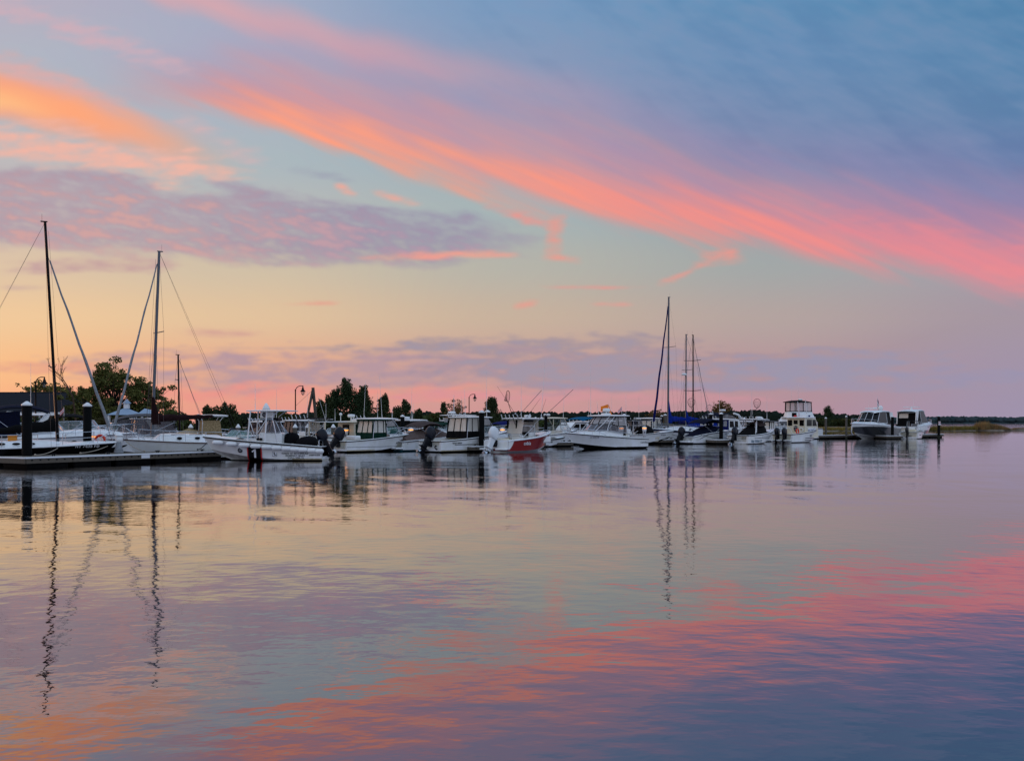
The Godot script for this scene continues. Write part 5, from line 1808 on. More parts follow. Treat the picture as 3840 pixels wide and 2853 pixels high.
	skirt(t, [V(-0.9, 0.9, 0.6), V(-0.9, 0.9, -0.6)], [V(-0.8, 2.3, 0.55), V(-0.8, 2.3, -0.55)], M.canvas_sand, "canvas_curtain")
	part(t, "canvas_cover", MB.new().grid([PackedVector3Array([V(-2.9, 0.9, -1.1), V(-2.9, 1.3, 0), V(-2.9, 0.9, 1.1)]), PackedVector3Array([V(-1.6, 1.0, -1.15), V(-1.7, 1.75, 0), V(-1.6, 1.0, 1.15)]), PackedVector3Array([V(-1.0, 1.0, -1.15), V(-1.0, 1.6, 0), V(-1.0, 1.0, 1.15)])], false, false), M.canvas_sand)
	# runabout with green tinted screen
	t = boat("runabout", "open runabout with green tinted windscreen behind the pumpout boat's bow", "motorboat", 895, 66.5, 205)
	h = hull(t, {"L": 6.0, "B": 2.3, "bow": 1.25, "mid": 1.05, "stern": 0.95}, {"deck_from": 0.5, "rail": M.ink_grey, "stripe": [0.55, 0.8, M.ink_grey]})
	enclosure(t, [V(-0.6, 1.1, -1.0), V(0.5, 1.15, -0.9), V(1.0, 1.18, 0), V(0.5, 1.15, 0.9), V(-0.6, 1.1, 1.0)], [V(-0.7, 1.5, -0.95), V(0.05, 1.62, -0.8), V(0.45, 1.66, 0), V(0.05, 1.62, 0.8), V(-0.7, 1.5, 0.95)], M.glass_green, M.steel, 0.02)
	bimini(t, -2.6, -0.6, 2.0, 2.15, M.canvas_maroon, 1.0, 0.3)
	pumpout()
	# grey console boat with black roof behind the pumpout boat
	t = boat("console_boat", "console boat with flat black roof and white ladder frame beside the A-frame", "motorboat", 1183, 76, 48)
	h = hull(t, {"L": 6.6, "B": 2.5, "bow": 1.2, "mid": 0.95, "stern": 0.85}, {"rail": M.ink_grey})
	console(t, 0.1, 0.35)
	ttop(t, -1.6, 1.1, 2.3, 2.42, 0.4, M.canvas_black)
	rod_holders(t, -1.6, 2.4, 1.6)
	outboard(t, V(-3.5, 0.75, 0), 1.1, 32)
	antenna(t, V(0.6, 2.45, 0.5), 1.2)

func pumpout() -> void:
	var t := boat("pumpout_boat", "white town pumpout boat hung with fenders, big numeral 1 on black band", "motorboat", 991, 56.4, 180)
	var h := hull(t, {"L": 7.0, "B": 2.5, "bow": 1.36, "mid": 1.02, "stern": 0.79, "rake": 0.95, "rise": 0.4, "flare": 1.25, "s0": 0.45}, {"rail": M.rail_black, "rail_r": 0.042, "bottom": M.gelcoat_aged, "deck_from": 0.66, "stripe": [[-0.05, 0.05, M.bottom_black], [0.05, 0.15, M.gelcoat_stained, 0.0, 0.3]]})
	var xs := [2.46, 1.6, 0.83, 0.17, -0.45, -1.0, -1.55, -2.02, -2.47, -2.96, -3.4]
	for i in 11:
		var x: float = xs[i]
		var s := (x + 3.5) / 7.0
		for side in [-1.0, 1.0]:
			var y: float = h.sheer(s) - 0.24
			var p := h.at(s, y, side, 0.12)
			fender(t, V(x, y, p.z), 0.125, 0.66 - 0.018 * i, false)
	# black band and numeral
	for side in [-1.0, 1.0]:
		var r := []
		var red := []
		for x in [-0.08, 0.15, 0.4, 0.66]:
			var line := PackedVector3Array()
			for k in 7:
				var y := lerpf(0.03, 0.78, k / 6.0)
				line.append(V(x, y, 0) + V(0, 0, h.at((x + 3.5) / 7.0, y, side, 0.008).z))
			r.append(line)
		part(t, "number_band", MB.new().grid(r), M.gelcoat_black)
		for x in [-0.11, 0.69]:
			var edge := []
			for dx in [-0.03, 0.03]:
				var line := PackedVector3Array()
				for k in 7:
					var y := lerpf(0.03, 0.78, k / 6.0)
					line.append(V(x + dx, y, h.at((x + dx + 3.5) / 7.0, y, side, 0.009).z))
				edge.append(line)
			part(t, "band_edge", MB.new().grid(edge), M.ink_red)
	var n0 := V(0.29, 0.22, h.at((0.29 + 3.5) / 7.0, 0.22, -1.0, 0.02).z)
	var n1 := V(0.29, 0.68, h.at((0.29 + 3.5) / 7.0, 0.68, -1.0, 0.02).z)
	var nup := (n1 - n0).normalized()
	letters(t, "1", 0.5, (n0 + n1) / 2 - V(0, 0.03, 0), Basis(Vector3.LEFT, nup, Vector3.LEFT.cross(nup)), M.ink_white, "numeral")
	hull_letters(t, h, "TOWN OF RIVERHEAD", 0.095, 0.235, 0.43, -1.0, M.ink, "lettering", "Droid Serif")
	hull_letters(t, h, "PUMPOUT BOAT", 0.095, 0.235, 0.305, -1.0, M.ink, "lettering", "Droid Serif")
	hull_letters(t, h, "CALL: VHF 73", 0.095, 0.235, 0.18, -1.0, M.ink, "lettering", "Droid Serif")
	hull_letters(t, h, "PUMP-KLEEN", 0.07, 0.062, 0.33, -1.0, M.ink)
	# round town seal on the bow, square pumpout sign
	var p := h.at(0.715, 0.6, -1.0, 0.035)
	var face := Basis(Vector3.RIGHT, -PI / 2)
	part(t, "seal", MB.new().lathe([[0.0, 0.0], [0.14, 0.0], [0.14, 0.012], [0.0, 0.012]], p, face, 18), M.ink)
	part(t, "seal_field", MB.new().lathe([[0.09, 0.015], [0.0, 0.015]], p, face, 16), M.ink_grey)
	p = h.at(0.415, 0.4, -1.0, 0.012)
	part(t, "sign_border", MB.new().box(p, V(0.26, 0.26, 0.01), 0.002), M.ink_grey)
	part(t, "sign_field", MB.new().box(p - V(0, 0, 0.006), V(0.22, 0.22, 0.01), 0.002), M.ink_white)
	part(t, "sign_figure", MB.new().box(p + V(0.02, 0.03, -0.012), V(0.06, 0.12, 0.006), 0.002).box(p + V(-0.04, -0.05, -0.012), V(0.12, 0.04, 0.006), 0.002), M.ink)
	# console, windshield, roof on pipe legs, sign box
	box(t, "console", V(-0.45, 0.95, 0), V(1.3, 1.3, 1.1), M.gelcoat, 0.08)
	box(t, "console_step", V(0.5, 0.75, 0), V(0.7, 0.8, 0.9), M.gelcoat, 0.06)
	enclosure(t, [V(-1.05, 1.6, -0.55), V(-0.15, 1.6, -0.55), V(0.3, 1.45, 0), V(-0.15, 1.6, 0.55), V(-1.05, 1.6, 0.55)], [V(-0.75, 2.28, -0.5), V(-0.35, 2.3, -0.48), V(-0.15, 2.3, 0), V(-0.35, 2.3, 0.48), V(-0.75, 2.28, 0.5)], M.vinyl_smoke, M.steel, 0.02)
	roof(t, "roof", -1.8, 0.95, 2.1, 2.8, M.gelcoat, 0.06, 0.04)
	box(t, "sign_box", V(-0.28, 2.6, -0.55), V(0.76, 0.36, 0.1), M.gelcoat, 0.02)
	part(t, "roof_seal", MB.new().lathe([[0.0, 0.0], [0.13, 0.0], [0.13, 0.012], [0.0, 0.012]], V(-0.15, 2.6, -0.605), face, 18), M.ink)
	part(t, "roof_seal_field", MB.new().lathe([[0.085, 0.015], [0.0, 0.015]], V(-0.15, 2.6, -0.605), face, 16), M.ink_grey)
	box(t, "dark_visor", V(-0.55, 2.34, 0), V(0.7, 0.2, 1.0), M.ink, 0.03)
	for s in [-1.0, 1.0]:
		part(t, "roof_leg", MB.new().tube([V(0.72, 1.05, s * 1.0), V(0.58, 2.8, s * 0.85)], 0.042, 8), M.white_paint)
		part(t, "roof_leg", MB.new().tube([V(-0.28, 1.0, s * 1.05), V(-0.34, 2.8, s * 0.85)], 0.042, 8), M.white_paint)
		part(t, "roof_leg", MB.new().tube([V(-0.95, 1.0, s * 0.9), V(-0.78, 1.9, s * 0.85), V(-0.62, 2.5, s * 0.8), V(-1.0, 2.8, s * 0.8)], 0.03, 6), M.steel)
		part(t, "leg_brace", MB.new().tube([V(0.62, 2.3, s * 0.9), V(0.3, 1.35, s * 0.95), V(-0.3, 2.28, s * 0.92)], 0.028, 6), M.white_paint)
		part(t, "leg_brace", MB.new().tube([V(0.6, 2.34, s * 0.9), V(-0.72, 2.34, s * 0.85)], 0.024, 6), M.steel)
	antenna(t, V(0.38, 2.88, -0.6), 1.5)
	part(t, "bow_cleat", MB.new().tube([V(2.7, 1.32, -0.12), V(2.95, 1.34, -0.12)], 0.02, 5), M.dark_metal)
	part(t, "cable_loop", MB.new().ball(V(0.05, 1.22, -0.62), V(0.1, 0.08, 0.06), 8).ball(V(0.22, 1.22, -0.6), V(0.1, 0.08, 0.06), 8), M.dark_rope)
	# covered pump and covered motors in the stern
	for q in [[-1.35, 1.35, 0.5, 0.36, 0.42], [-2.45, 1.16, 0.62, 0.4, -0.35]]:
		var rows := []
		for f in [[0.0, 1.0], [0.35, 1.05], [0.7, 0.92], [0.92, 0.66], [1.0, 0.2]]:
			var ring := PackedVector3Array()
			for k in 12:
				var a := TAU * k / 12
				ring.append(V(q[0] + cos(a) * q[2] * f[1] - 0.14 * f[0], q[1] - 0.4 + f[0] * 0.62 + 0.03 * sin(a * 5), q[4] + sin(a) * q[3] * f[1]))
			rows.append(ring)
		part(t, "covered_engine", MB.new().grid(rows, true), M.motor_cover)
	outboard(t, V(-3.35, 0.95, 0.3), 1.05, 28)
	tubes(t, "stern_rail", [[V(-3.3, 0.8, -0.9), V(-3.3, 1.15, -0.9), V(-3.3, 1.15, 0.2), V(-3.3, 0.8, 0.2)]], 0.02, M.steel)

func boats_middle() -> void:
	# cream pilothouse boat
	var t := boat("pilothouse_boat", "cream pilothouse boat with white radar dome on its roof", "motorboat", 1308, 77, 50)
	var h := hull(t, {"L": 7.4, "B": 2.6, "bow": 1.35, "mid": 0.95, "stern": 0.85}, {"skin": M.gelcoat_cream, "bottom": M.bottom_green, "liner": M.gelcoat_cream})
	var cabm := MB.new()
	cabm.prism(PackedVector2Array([V2(-0.3, 0.4), V2(1.9, 0.4), V2(1.9, 1.35), V2(1.5, 2.15), V2(-0.3, 2.15)]), -0.95, 0.95)
	part(t, "cabin", cabm, M.gelcoat_cream)
	roof(t, "roof", -1.1, 1.85, 2.2, 2.15, M.gelcoat_cream, 0.08, 0.06)
	for s in [-1.0, 1.0]:
		pane(t, "side_window", [V(-0.15, 1.3, s * 0.96), V(1.55, 1.3, s * 0.96), V(1.3, 2.02, s * 0.96), V(-0.15, 2.02, s * 0.96)], M.glass_dark)
	pane(t, "door_window", [V(-0.31, 1.2, -0.4), V(-0.31, 1.2, 0.4), V(-0.31, 2.0, 0.4), V(-0.31, 2.0, -0.4)], M.glass_dark)
	radar(t, V(0.15, 2.25, 0.1), 0.3, 0.26, 0.3)
	part(t, "search_light", MB.new().tube([V(-0.5, 2.25, -0.4), V(-0.5, 2.75, -0.4)], 0.03, 6).ball(V(-0.5, 2.8, -0.4), V(0.14, 0.12, 0.12), 8), M.white_plastic)
	box(t, "roof_locker", V(1.0, 2.32, -0.2), V(0.6, 0.18, 0.7), M.white_plastic, 0.03)
	for s in [-1.0, 1.0]:
		part(t, "gantry_post", MB.new().tube([V(-3.2, 0.8, s * 0.95), V(-3.1, 2.2, s * 0.9)], 0.06, 8), M.gelcoat_cream)
	tubes(t, "gantry_beam", [[V(-3.1, 2.2, -1.1), V(-3.1, 2.2, 1.1)], [V(-3.1, 2.2, 0.9), V(-1.0, 2.2, 0.9)], [V(-3.1, 2.2, -0.9), V(-1.0, 2.2, -0.9)]], 0.04, M.white_paint)
	for k in 5:
		part(t, "hung_rope", MB.new().tube([V(-3.1, 2.18, -0.7 + k * 0.22), V(-3.14, 1.75, -0.66 + k * 0.22), V(-3.1, 1.45 + 0.1 * (k % 2), -0.6 + k * 0.22)], 0.05, 5), M.rope)
	antenna(t, V(0.9, 2.3, 0.7), 3.1, V(0.2, 0, 0))
	antenna(t, V(-3.0, 2.2, 0.9), 1.9, V(-0.75, 0, 0), "outrigger")
	antenna(t, V(-0.9, 2.25, -0.6), 1.0)
	# green canvas boat
	t = boat("walkaround_boat", "white fishing boat with dark green canvas and milky clear curtains", "motorboat", 1425, 74, 44)
	h = hull(t, {"L": 7.6, "B": 2.6, "bow": 1.45, "mid": 1.0, "stern": 0.8, "rake": 1.1}, {"rail": M.rail_black, "bottom": M.bottom_black, "stripe": [[0.36, 0.39, M.ink_grey], [0.1, 0.17, M.gelcoat_stained, 0.0, 0.4]]})
	walkaround(t, h, {"x0": 0.2, "x1": 1.5, "y0": 1.3, "top": 2.38, "w": 2.0, "aft": -1.5, "clear": M.vinyl, "side_clear": M.vinyl_milky, "canvas": M.canvas_green, "skirt": 0.3, "glass": M.glass_green})
	roof(t, "canvas_valance", -1.55, 0.6, 2.3, 2.28, M.canvas_green, 0.12, 0.02)
	box(t, "stern_seat", V(-2.7, 1.05, 0.4), V(0.5, 0.3, 1.2), M.gelcoat, 0.06)
	outboard(t, V(-4.0, 0.78, 0.15), 1.35, 38)
	bow_rail(t, h, 0.55, 0.45, 6)
	antenna(t, V(-0.4, 2.4, 0.8), 3.2, V(-0.25, 0, 0))
	antenna(t, V(0.9, 2.4, 0.3), 0.9)
	hull_letters(t, h, "NY 4617 EK", 0.1, 0.7, 0.62, 1.0, M.ink)
	# white roofed boat further back
	t = boat("console_boat", "white roofed console boat with round radar behind the tan covered boat", "motorboat", 1548, 88, 50)
	h = hull(t, {"L": 7.0, "B": 2.5, "bow": 1.3, "mid": 1.0, "stern": 0.85}, {"rail": M.ink_grey})
	console(t, 0.1, 0.35)
	ttop(t, -1.4, 1.2, 2.2, 2.3, 0.4, M.gelcoat, "roof", 0.1)
	box(t, "curtain", V(-0.4, 2.1, 0), V(1.9, 0.4, 1.7), M.canvas_black, 0.04)
	radar(t, V(-0.8, 2.38, 0), 0.32, 0.24, 0.05)
	antenna(t, V(-0.9, 2.4, 0.7), 2.9, V(0.1, 0, 0))
	antenna(t, V(0.6, 2.4, -0.7), 1.5, V(0.2, 0, 0))
	# tan covered runabout
	t = boat("runabout", "small runabout under a tan canvas cover with folded tan hood", "motorboat", 1600, 76.5, 44)
	h = hull(t, {"L": 6.2, "B": 2.35, "bow": 1.1, "mid": 0.9, "stern": 0.72}, {"rail": M.ink_grey, "bottom": M.bottom_teal})
	var rows := []
	for q in [[-2.7, 0.5], [-1.6, 0.72], [-0.6, 0.86], [0.4, 0.98], [1.0, 0.78], [2.1, 0.3]]:
		var s: float = (q[0] + 3.1) / 6.2
		var e := h.top(s, 1.0, -0.03, -0.08)
		rows.append(PackedVector3Array([V(q[0], e.y, -e.z), V(q[0], e.y + q[1] * 0.5, -e.z * 0.75), V(q[0], e.y + q[1] * 0.86, -e.z * 0.35), V(q[0], e.y + q[1], 0), V(q[0], e.y + q[1] * 0.86, e.z * 0.35), V(q[0], e.y + q[1] * 0.5, e.z * 0.75), V(q[0], e.y, e.z)]))
	var cv := MB.new().grid(rows, false, false)
	cv.grid([rows[0], PackedVector3Array([V(-2.75, 0.5, -1.1), V(-2.75, 0.5, -0.8), V(-2.75, 0.5, -0.4), V(-2.75, 0.5, 0), V(-2.75, 0.5, 0.4), V(-2.75, 0.5, 0.8), V(-2.75, 0.5, 1.1)])], false, false)
	part(t, "canvas_cover", cv, M.canvas_tan)
	bimini(t, -1.5, 0.9, 2.3, 2.25, M.canvas_taupe, 1.0, 0.35, "hood_top")
	box(t, "swim_platform", V(-3.35, 0.22, 0), V(0.7, 0.14, 2.0), M.gelcoat, 0.05)
	outboard(t, V(-3.35, 0.75, 0.0), 1.2, 35)
	# cruiser with green bimini behind
	t = boat("motor_cruiser", "white cruiser with dark green bimini and small white radar on an arch", "motorboat", 1668, 88, 225)
	h = hull(t, {"L": 8.0, "B": 2.8, "bow": 1.4, "mid": 1.15, "stern": 1.0}, {"deck_from": 0.5})
	express(t, h, {"hard": false, "top": 2.5, "xa": -0.2, "xf": 0.2, "glass": M.glass_green, "screen": 0.6})
	bimini(t, -1.0, 2.0, 2.6, 2.2, M.canvas_green, 1.2, 0.2)
	roof(t, "hardtop", -3.0, 0.0, 2.5, 2.75, M.gelcoat, 0.07, 0.05)
	radar(t, V(-1.0, 2.8, 0.2), 0.34, 0.22, 0.15)
	tubes(t, "ladder", [[V(-3.2, 1.0, 0.5), V(-2.9, 2.7, 0.5)], [V(-3.2, 1.0, 0.9), V(-2.9, 2.7, 0.9)], [V(-3.1, 1.5, 0.5), V(-3.1, 1.5, 0.9)], [V(-3.05, 2.0, 0.5), V(-3.05, 2.0, 0.9)], [V(-3.0, 2.4, 0.5), V(-3.0, 2.4, 0.9)]], 0.025, M.white_paint)
	antenna(t, V(-1.9, 2.8, 0.9), 1.9)
	# hardtop boat with black skirted curtains
	t = boat("walkaround_boat", "white hardtop fishing boat with black trimmed clear curtains behind a pile", "motorboat", 1765, 74, 46)
	h = hull(t, {"L": 8.2, "B": 2.7, "bow": 1.5, "mid": 1.02, "stern": 0.82, "rake": 1.1}, {"rail": M.rail_black, "bottom": M.bottom_black, "stripe": [[0.52, 0.57, M.ink, 0.1, 0.75], [0.1, 0.17, M.gelcoat_stained, 0.0, 0.4]]})
	walkaround(t, h, {"x0": 0.5, "x1": 1.9, "y0": 1.35, "top": 2.5, "w": 2.1, "aft": -1.5, "clear": M.vinyl, "side_clear": M.vinyl_milky, "canvas": M.canvas_black, "skirt": 0.32})
	rod_holders(t, -1.45, 2.5, 1.8, 5)
	outboard(t, V(-4.3, 0.8, 0.1), 1.35, 33)
	bow_rail(t, h, 0.55, 0.45, 6)
	antenna(t, V(0.8, 2.6, 0.9), 3.5, V(-0.05, 0, 0))
	antenna(t, V(0.2, 2.6, -0.8), 2.1, V(-0.1, 0, 0))
	antenna(t, V(-0.9, 2.6, -0.9), 1.6)
	hull_letters(t, h, "GRADY-WHITE", 0.1, 0.2, 0.66, 1.0, M.ink)
	box(t, "swim_platform", V(-4.35, 0.2, -0.6), V(0.6, 0.06, 1.1), M.gelcoat_aged, 0.02)
	part(t, "exhaust_hose", MB.new().tube([V(-4.15, 0.5, 0.75), V(-4.3, 0.42, 0.8), V(-4.35, 0.3, 0.9), V(-4.25, 0.22, 1.0)], 0.05, 6), M.dark_rope)
	red_boat()
	# cream roofed boat behind the red bow
	t = boat("walkaround_boat", "cream roofed boat with twin dark outboards behind the red bow", "motorboat", 2075, 93, 48)
	h = hull(t, {"L": 7.4, "B": 2.6, "bow": 1.5, "mid": 1.1, "stern": 0.9}, {"rail": M.rail_black})
	walkaround(t, h, {"x0": 0.2, "x1": 1.6, "y0": 1.35, "top": 2.5, "w": 2.0, "aft": -1.4, "roof": M.gelcoat_cream, "curtains": false, "clear": M.glass, "legs": M.gelcoat_cream})
	outboard(t, V(-4.0, 0.95, -0.4), 1.2, 20, M.motor_navy)
	outboard(t, V(-4.0, 0.95, 0.4), 1.2, 20, M.motor_navy)
	antenna(t, V(0.5, 2.55, 0.8), 2.6, V(0.15, 0, 0))
	# white tender with black trim tied at the short dock
	t = boat("tender", "low white tender with black rubber trim beside the short dock", "motorboat", 2062, 87.0, 30)
	h = hull(t, {"L": 3.0, "B": 1.5, "bow": 0.85, "mid": 0.7, "stern": 0.65, "rake": 0.5}, {"rail": M.rail_black, "rail_r": 0.06})
	hull_letters(t, h, "RACING", 0.14, 0.35, 0.45, 1.0, M.ink)
	# teal bimini cabin boat
	t = boat("motor_cruiser", "cabin boat with teal bimini and wood framed windows", "motorboat", 2150, 98, 225)
	h = hull(t, {"L": 7.4, "B": 2.6, "bow": 1.3, "mid": 1.1, "stern": 1.0}, {"deck_from": 0.5})
	part(t, "cabin", MB.new().prism(PackedVector2Array([V2(-1.2, 0.6), V2(1.8, 0.6), V2(1.5, 1.55), V2(0.7, 2.15), V2(-1.2, 2.15)]), -0.95, 0.95), M.gelcoat)
	for s in [-1.0, 1.0]:
		pane(t, "side_window", [V(-0.9, 1.4, s * 0.96), V(0.0, 1.4, s * 0.96), V(0.0, 2.0, s * 0.96), V(-0.9, 2.0, s * 0.96)], M.glass_dark)
		pane(t, "side_window", [V(0.15, 1.4, s * 0.96), V(1.4, 1.4, s * 0.96), V(0.7, 1.98, s * 0.96), V(0.15, 2.0, s * 0.96)], M.glass_dark)
		part(t, "wood_trim", MB.new().tube([V(-1.2, 2.14, s * 0.97), V(0.7, 2.14, s * 0.97), V(1.5, 1.54, s * 0.97), V(1.7, 1.2, s * 0.97)], 0.045, 5), M.rail_wood)
	bimini(t, -2.9, -0.1, 2.5, 2.72, M.canvas_teal, 1.1, 0.25)
	white_express()

func red_boat() -> void:
	var t := boat("console_boat", "red hulled centre console boat with large white outboard", "motorboat", 1966, 73.6, 50)
	var h := hull(t, {"L": 6.4, "B": 2.5, "bow": 1.45, "mid": 1.02, "stern": 0.86, "rake": 1.1, "rise": 0.2, "flare": 1.5}, {"skin": M.gelcoat_red, "bottom": M.bottom_white, "rail": M.ink_white, "rail_r": 0.035, "cap": 0.22, "stripe": [0.0, 0.045, M.ink_white]})
	# white transom quarter that sweeps down aft, as the moulding does
	for side in [-1.0, 1.0]:
		var rows := []
		for s in [0.0, 0.025, 0.05, 0.075, 0.1]:
			var low: float = lerpf(0.2, h.sheer(s) - 0.06, pow(s / 0.1, 2.2))
			var line := PackedVector3Array()
			for k in 5:
				line.append(h.at(s, lerpf(low, h.sheer(s), k / 4.0), side, 0.012))
			rows.append(line)
		part(t, "quarter_moulding", MB.new().grid(rows), M.gelcoat)
	box(t, "transom_moulding", V(-3.24, 0.52, 0), V(0.1, 0.56, 2.3), M.gelcoat, 0.04)
	box(t, "swim_platform", V(-3.5, 0.24, -0.7), V(0.55, 0.12, 0.9), M.gelcoat, 0.04)
	box(t, "swim_platform", V(-3.5, 0.24, 0.75), V(0.55, 0.12, 0.8), M.gelcoat, 0.04)
	console(t, 0.45, 0.38, 1.05)
	box(t, "screen_panel", V(0.05, 1.25, 0.0), V(0.05, 0.4, 0.7), M.ink, 0.02, Basis(Vector3.BACK, 0.3))
	ttop(t, -1.5, 1.4, 2.3, 2.42, 0.45, M.gelcoat, "roof", 0.06)
	rod_holders(t, -1.45, 2.4, 1.9, 6)
	for q in [[-0.35, 1.25, 0.62], [-0.9, 1.3, 0.62]]:
		pass
	skirt(t, [V(-1.15, 1.35, 0.72), V(-1.15, 1.35, 0.3), V(-1.15, 1.35, -0.72)], [V(-0.95, 2.38, 0.75), V(-0.95, 2.38, 0.3), V(-0.95, 2.38, -0.75)], M.vinyl_milky, "clear_curtain")
	skirt(t, [V(0.85, 1.5, -0.7), V(0.85, 1.5, 0.7)], [V(0.75, 2.38, -0.75), V(0.75, 2.38, 0.75)], M.vinyl_milky, "clear_curtain")
	part(t, "curtain_strip", MB.new().box(V(-1.05, 1.85, 0.1), V(0.06, 1.0, 0.12)).box(V(-1.05, 1.85, -0.72), V(0.06, 1.0, 0.16)), M.canvas_black)
	box(t, "electronics_box", V(0.1, 2.3, 0), V(0.7, 0.2, 1.1), M.ink, 0.03)
	for i in 3:
		part(t, "spot_light", MB.new().ball(V(1.35, 2.5, -0.6 + i * 0.6), V(0.09, 0.08, 0.08), 8), M.white_plastic)
	radar(t, V(0.4, 2.5, 0), 0.26, 0.18, 0.05)
	tubes(t, "outrigger", [[V(1.0, 2.4, 1.1), V(0.7, 2.55, 1.25), V(4.0, 4.7, 1.6)], [V(1.0, 2.4, -1.1), V(0.7, 2.55, -1.25), V(4.0, 4.7, -1.5)]], 0.018, M.wire)
	antenna(t, V(0.9, 2.5, 0.9), 4.4, V(0.5, 0, 0))
	antenna(t, V(0.6, 2.5, -0.8), 3.0, V(0.02, 0, 0))
	box(t, "stern_bench", V(-2.75, 0.75, 0), V(0.45, 0.5, 1.5), M.gelcoat_cream, 0.06)
	box(t, "forward_seat", V(2.1, 0.85, 0), V(1.0, 0.5, 1.1), M.gelcoat, 0.08)
	outboard(t, V(-3.6, 0.78, 0.0), 1.35, 26, M.motor_white)
	hull_letters(t, h, "cobia", 0.24, 0.36, 0.62, 1.0, M.ink_white)
	bow_rail(t, h, 0.62, 0.12, 5)
	# rods and net standing in the roof's holders
	var b := Transform3D(Basis(Vector3.UP, deg_to_rad(50)), t.position)
	rod("fishing rod leaning left from the red boat's roof", b * V(-1.6, 2.45, 0.75), spot(1864, 71.5, high(1448, 71.5)))
	rod("fishing rod leaning right from the red boat's roof, upper one", b * V(-1.5, 2.45, -0.6) + V(1.6, 0.1, 0), spot(2027, 73.5, high(1493, 73.5)))
	rod("fishing rod leaning right from the red boat's roof, lower one", b * V(-1.5, 2.45, -0.3) + V(2.3, 0.0, 0.3), spot(2048, 73.5, high(1494, 73.5)))
	net("black landing net upright in the red boat's roof holders", b * V(-1.55, 2.0, 0.4), spot(1905, 71.8, high(1508, 71.8)), 0.5, 0.85, 60)

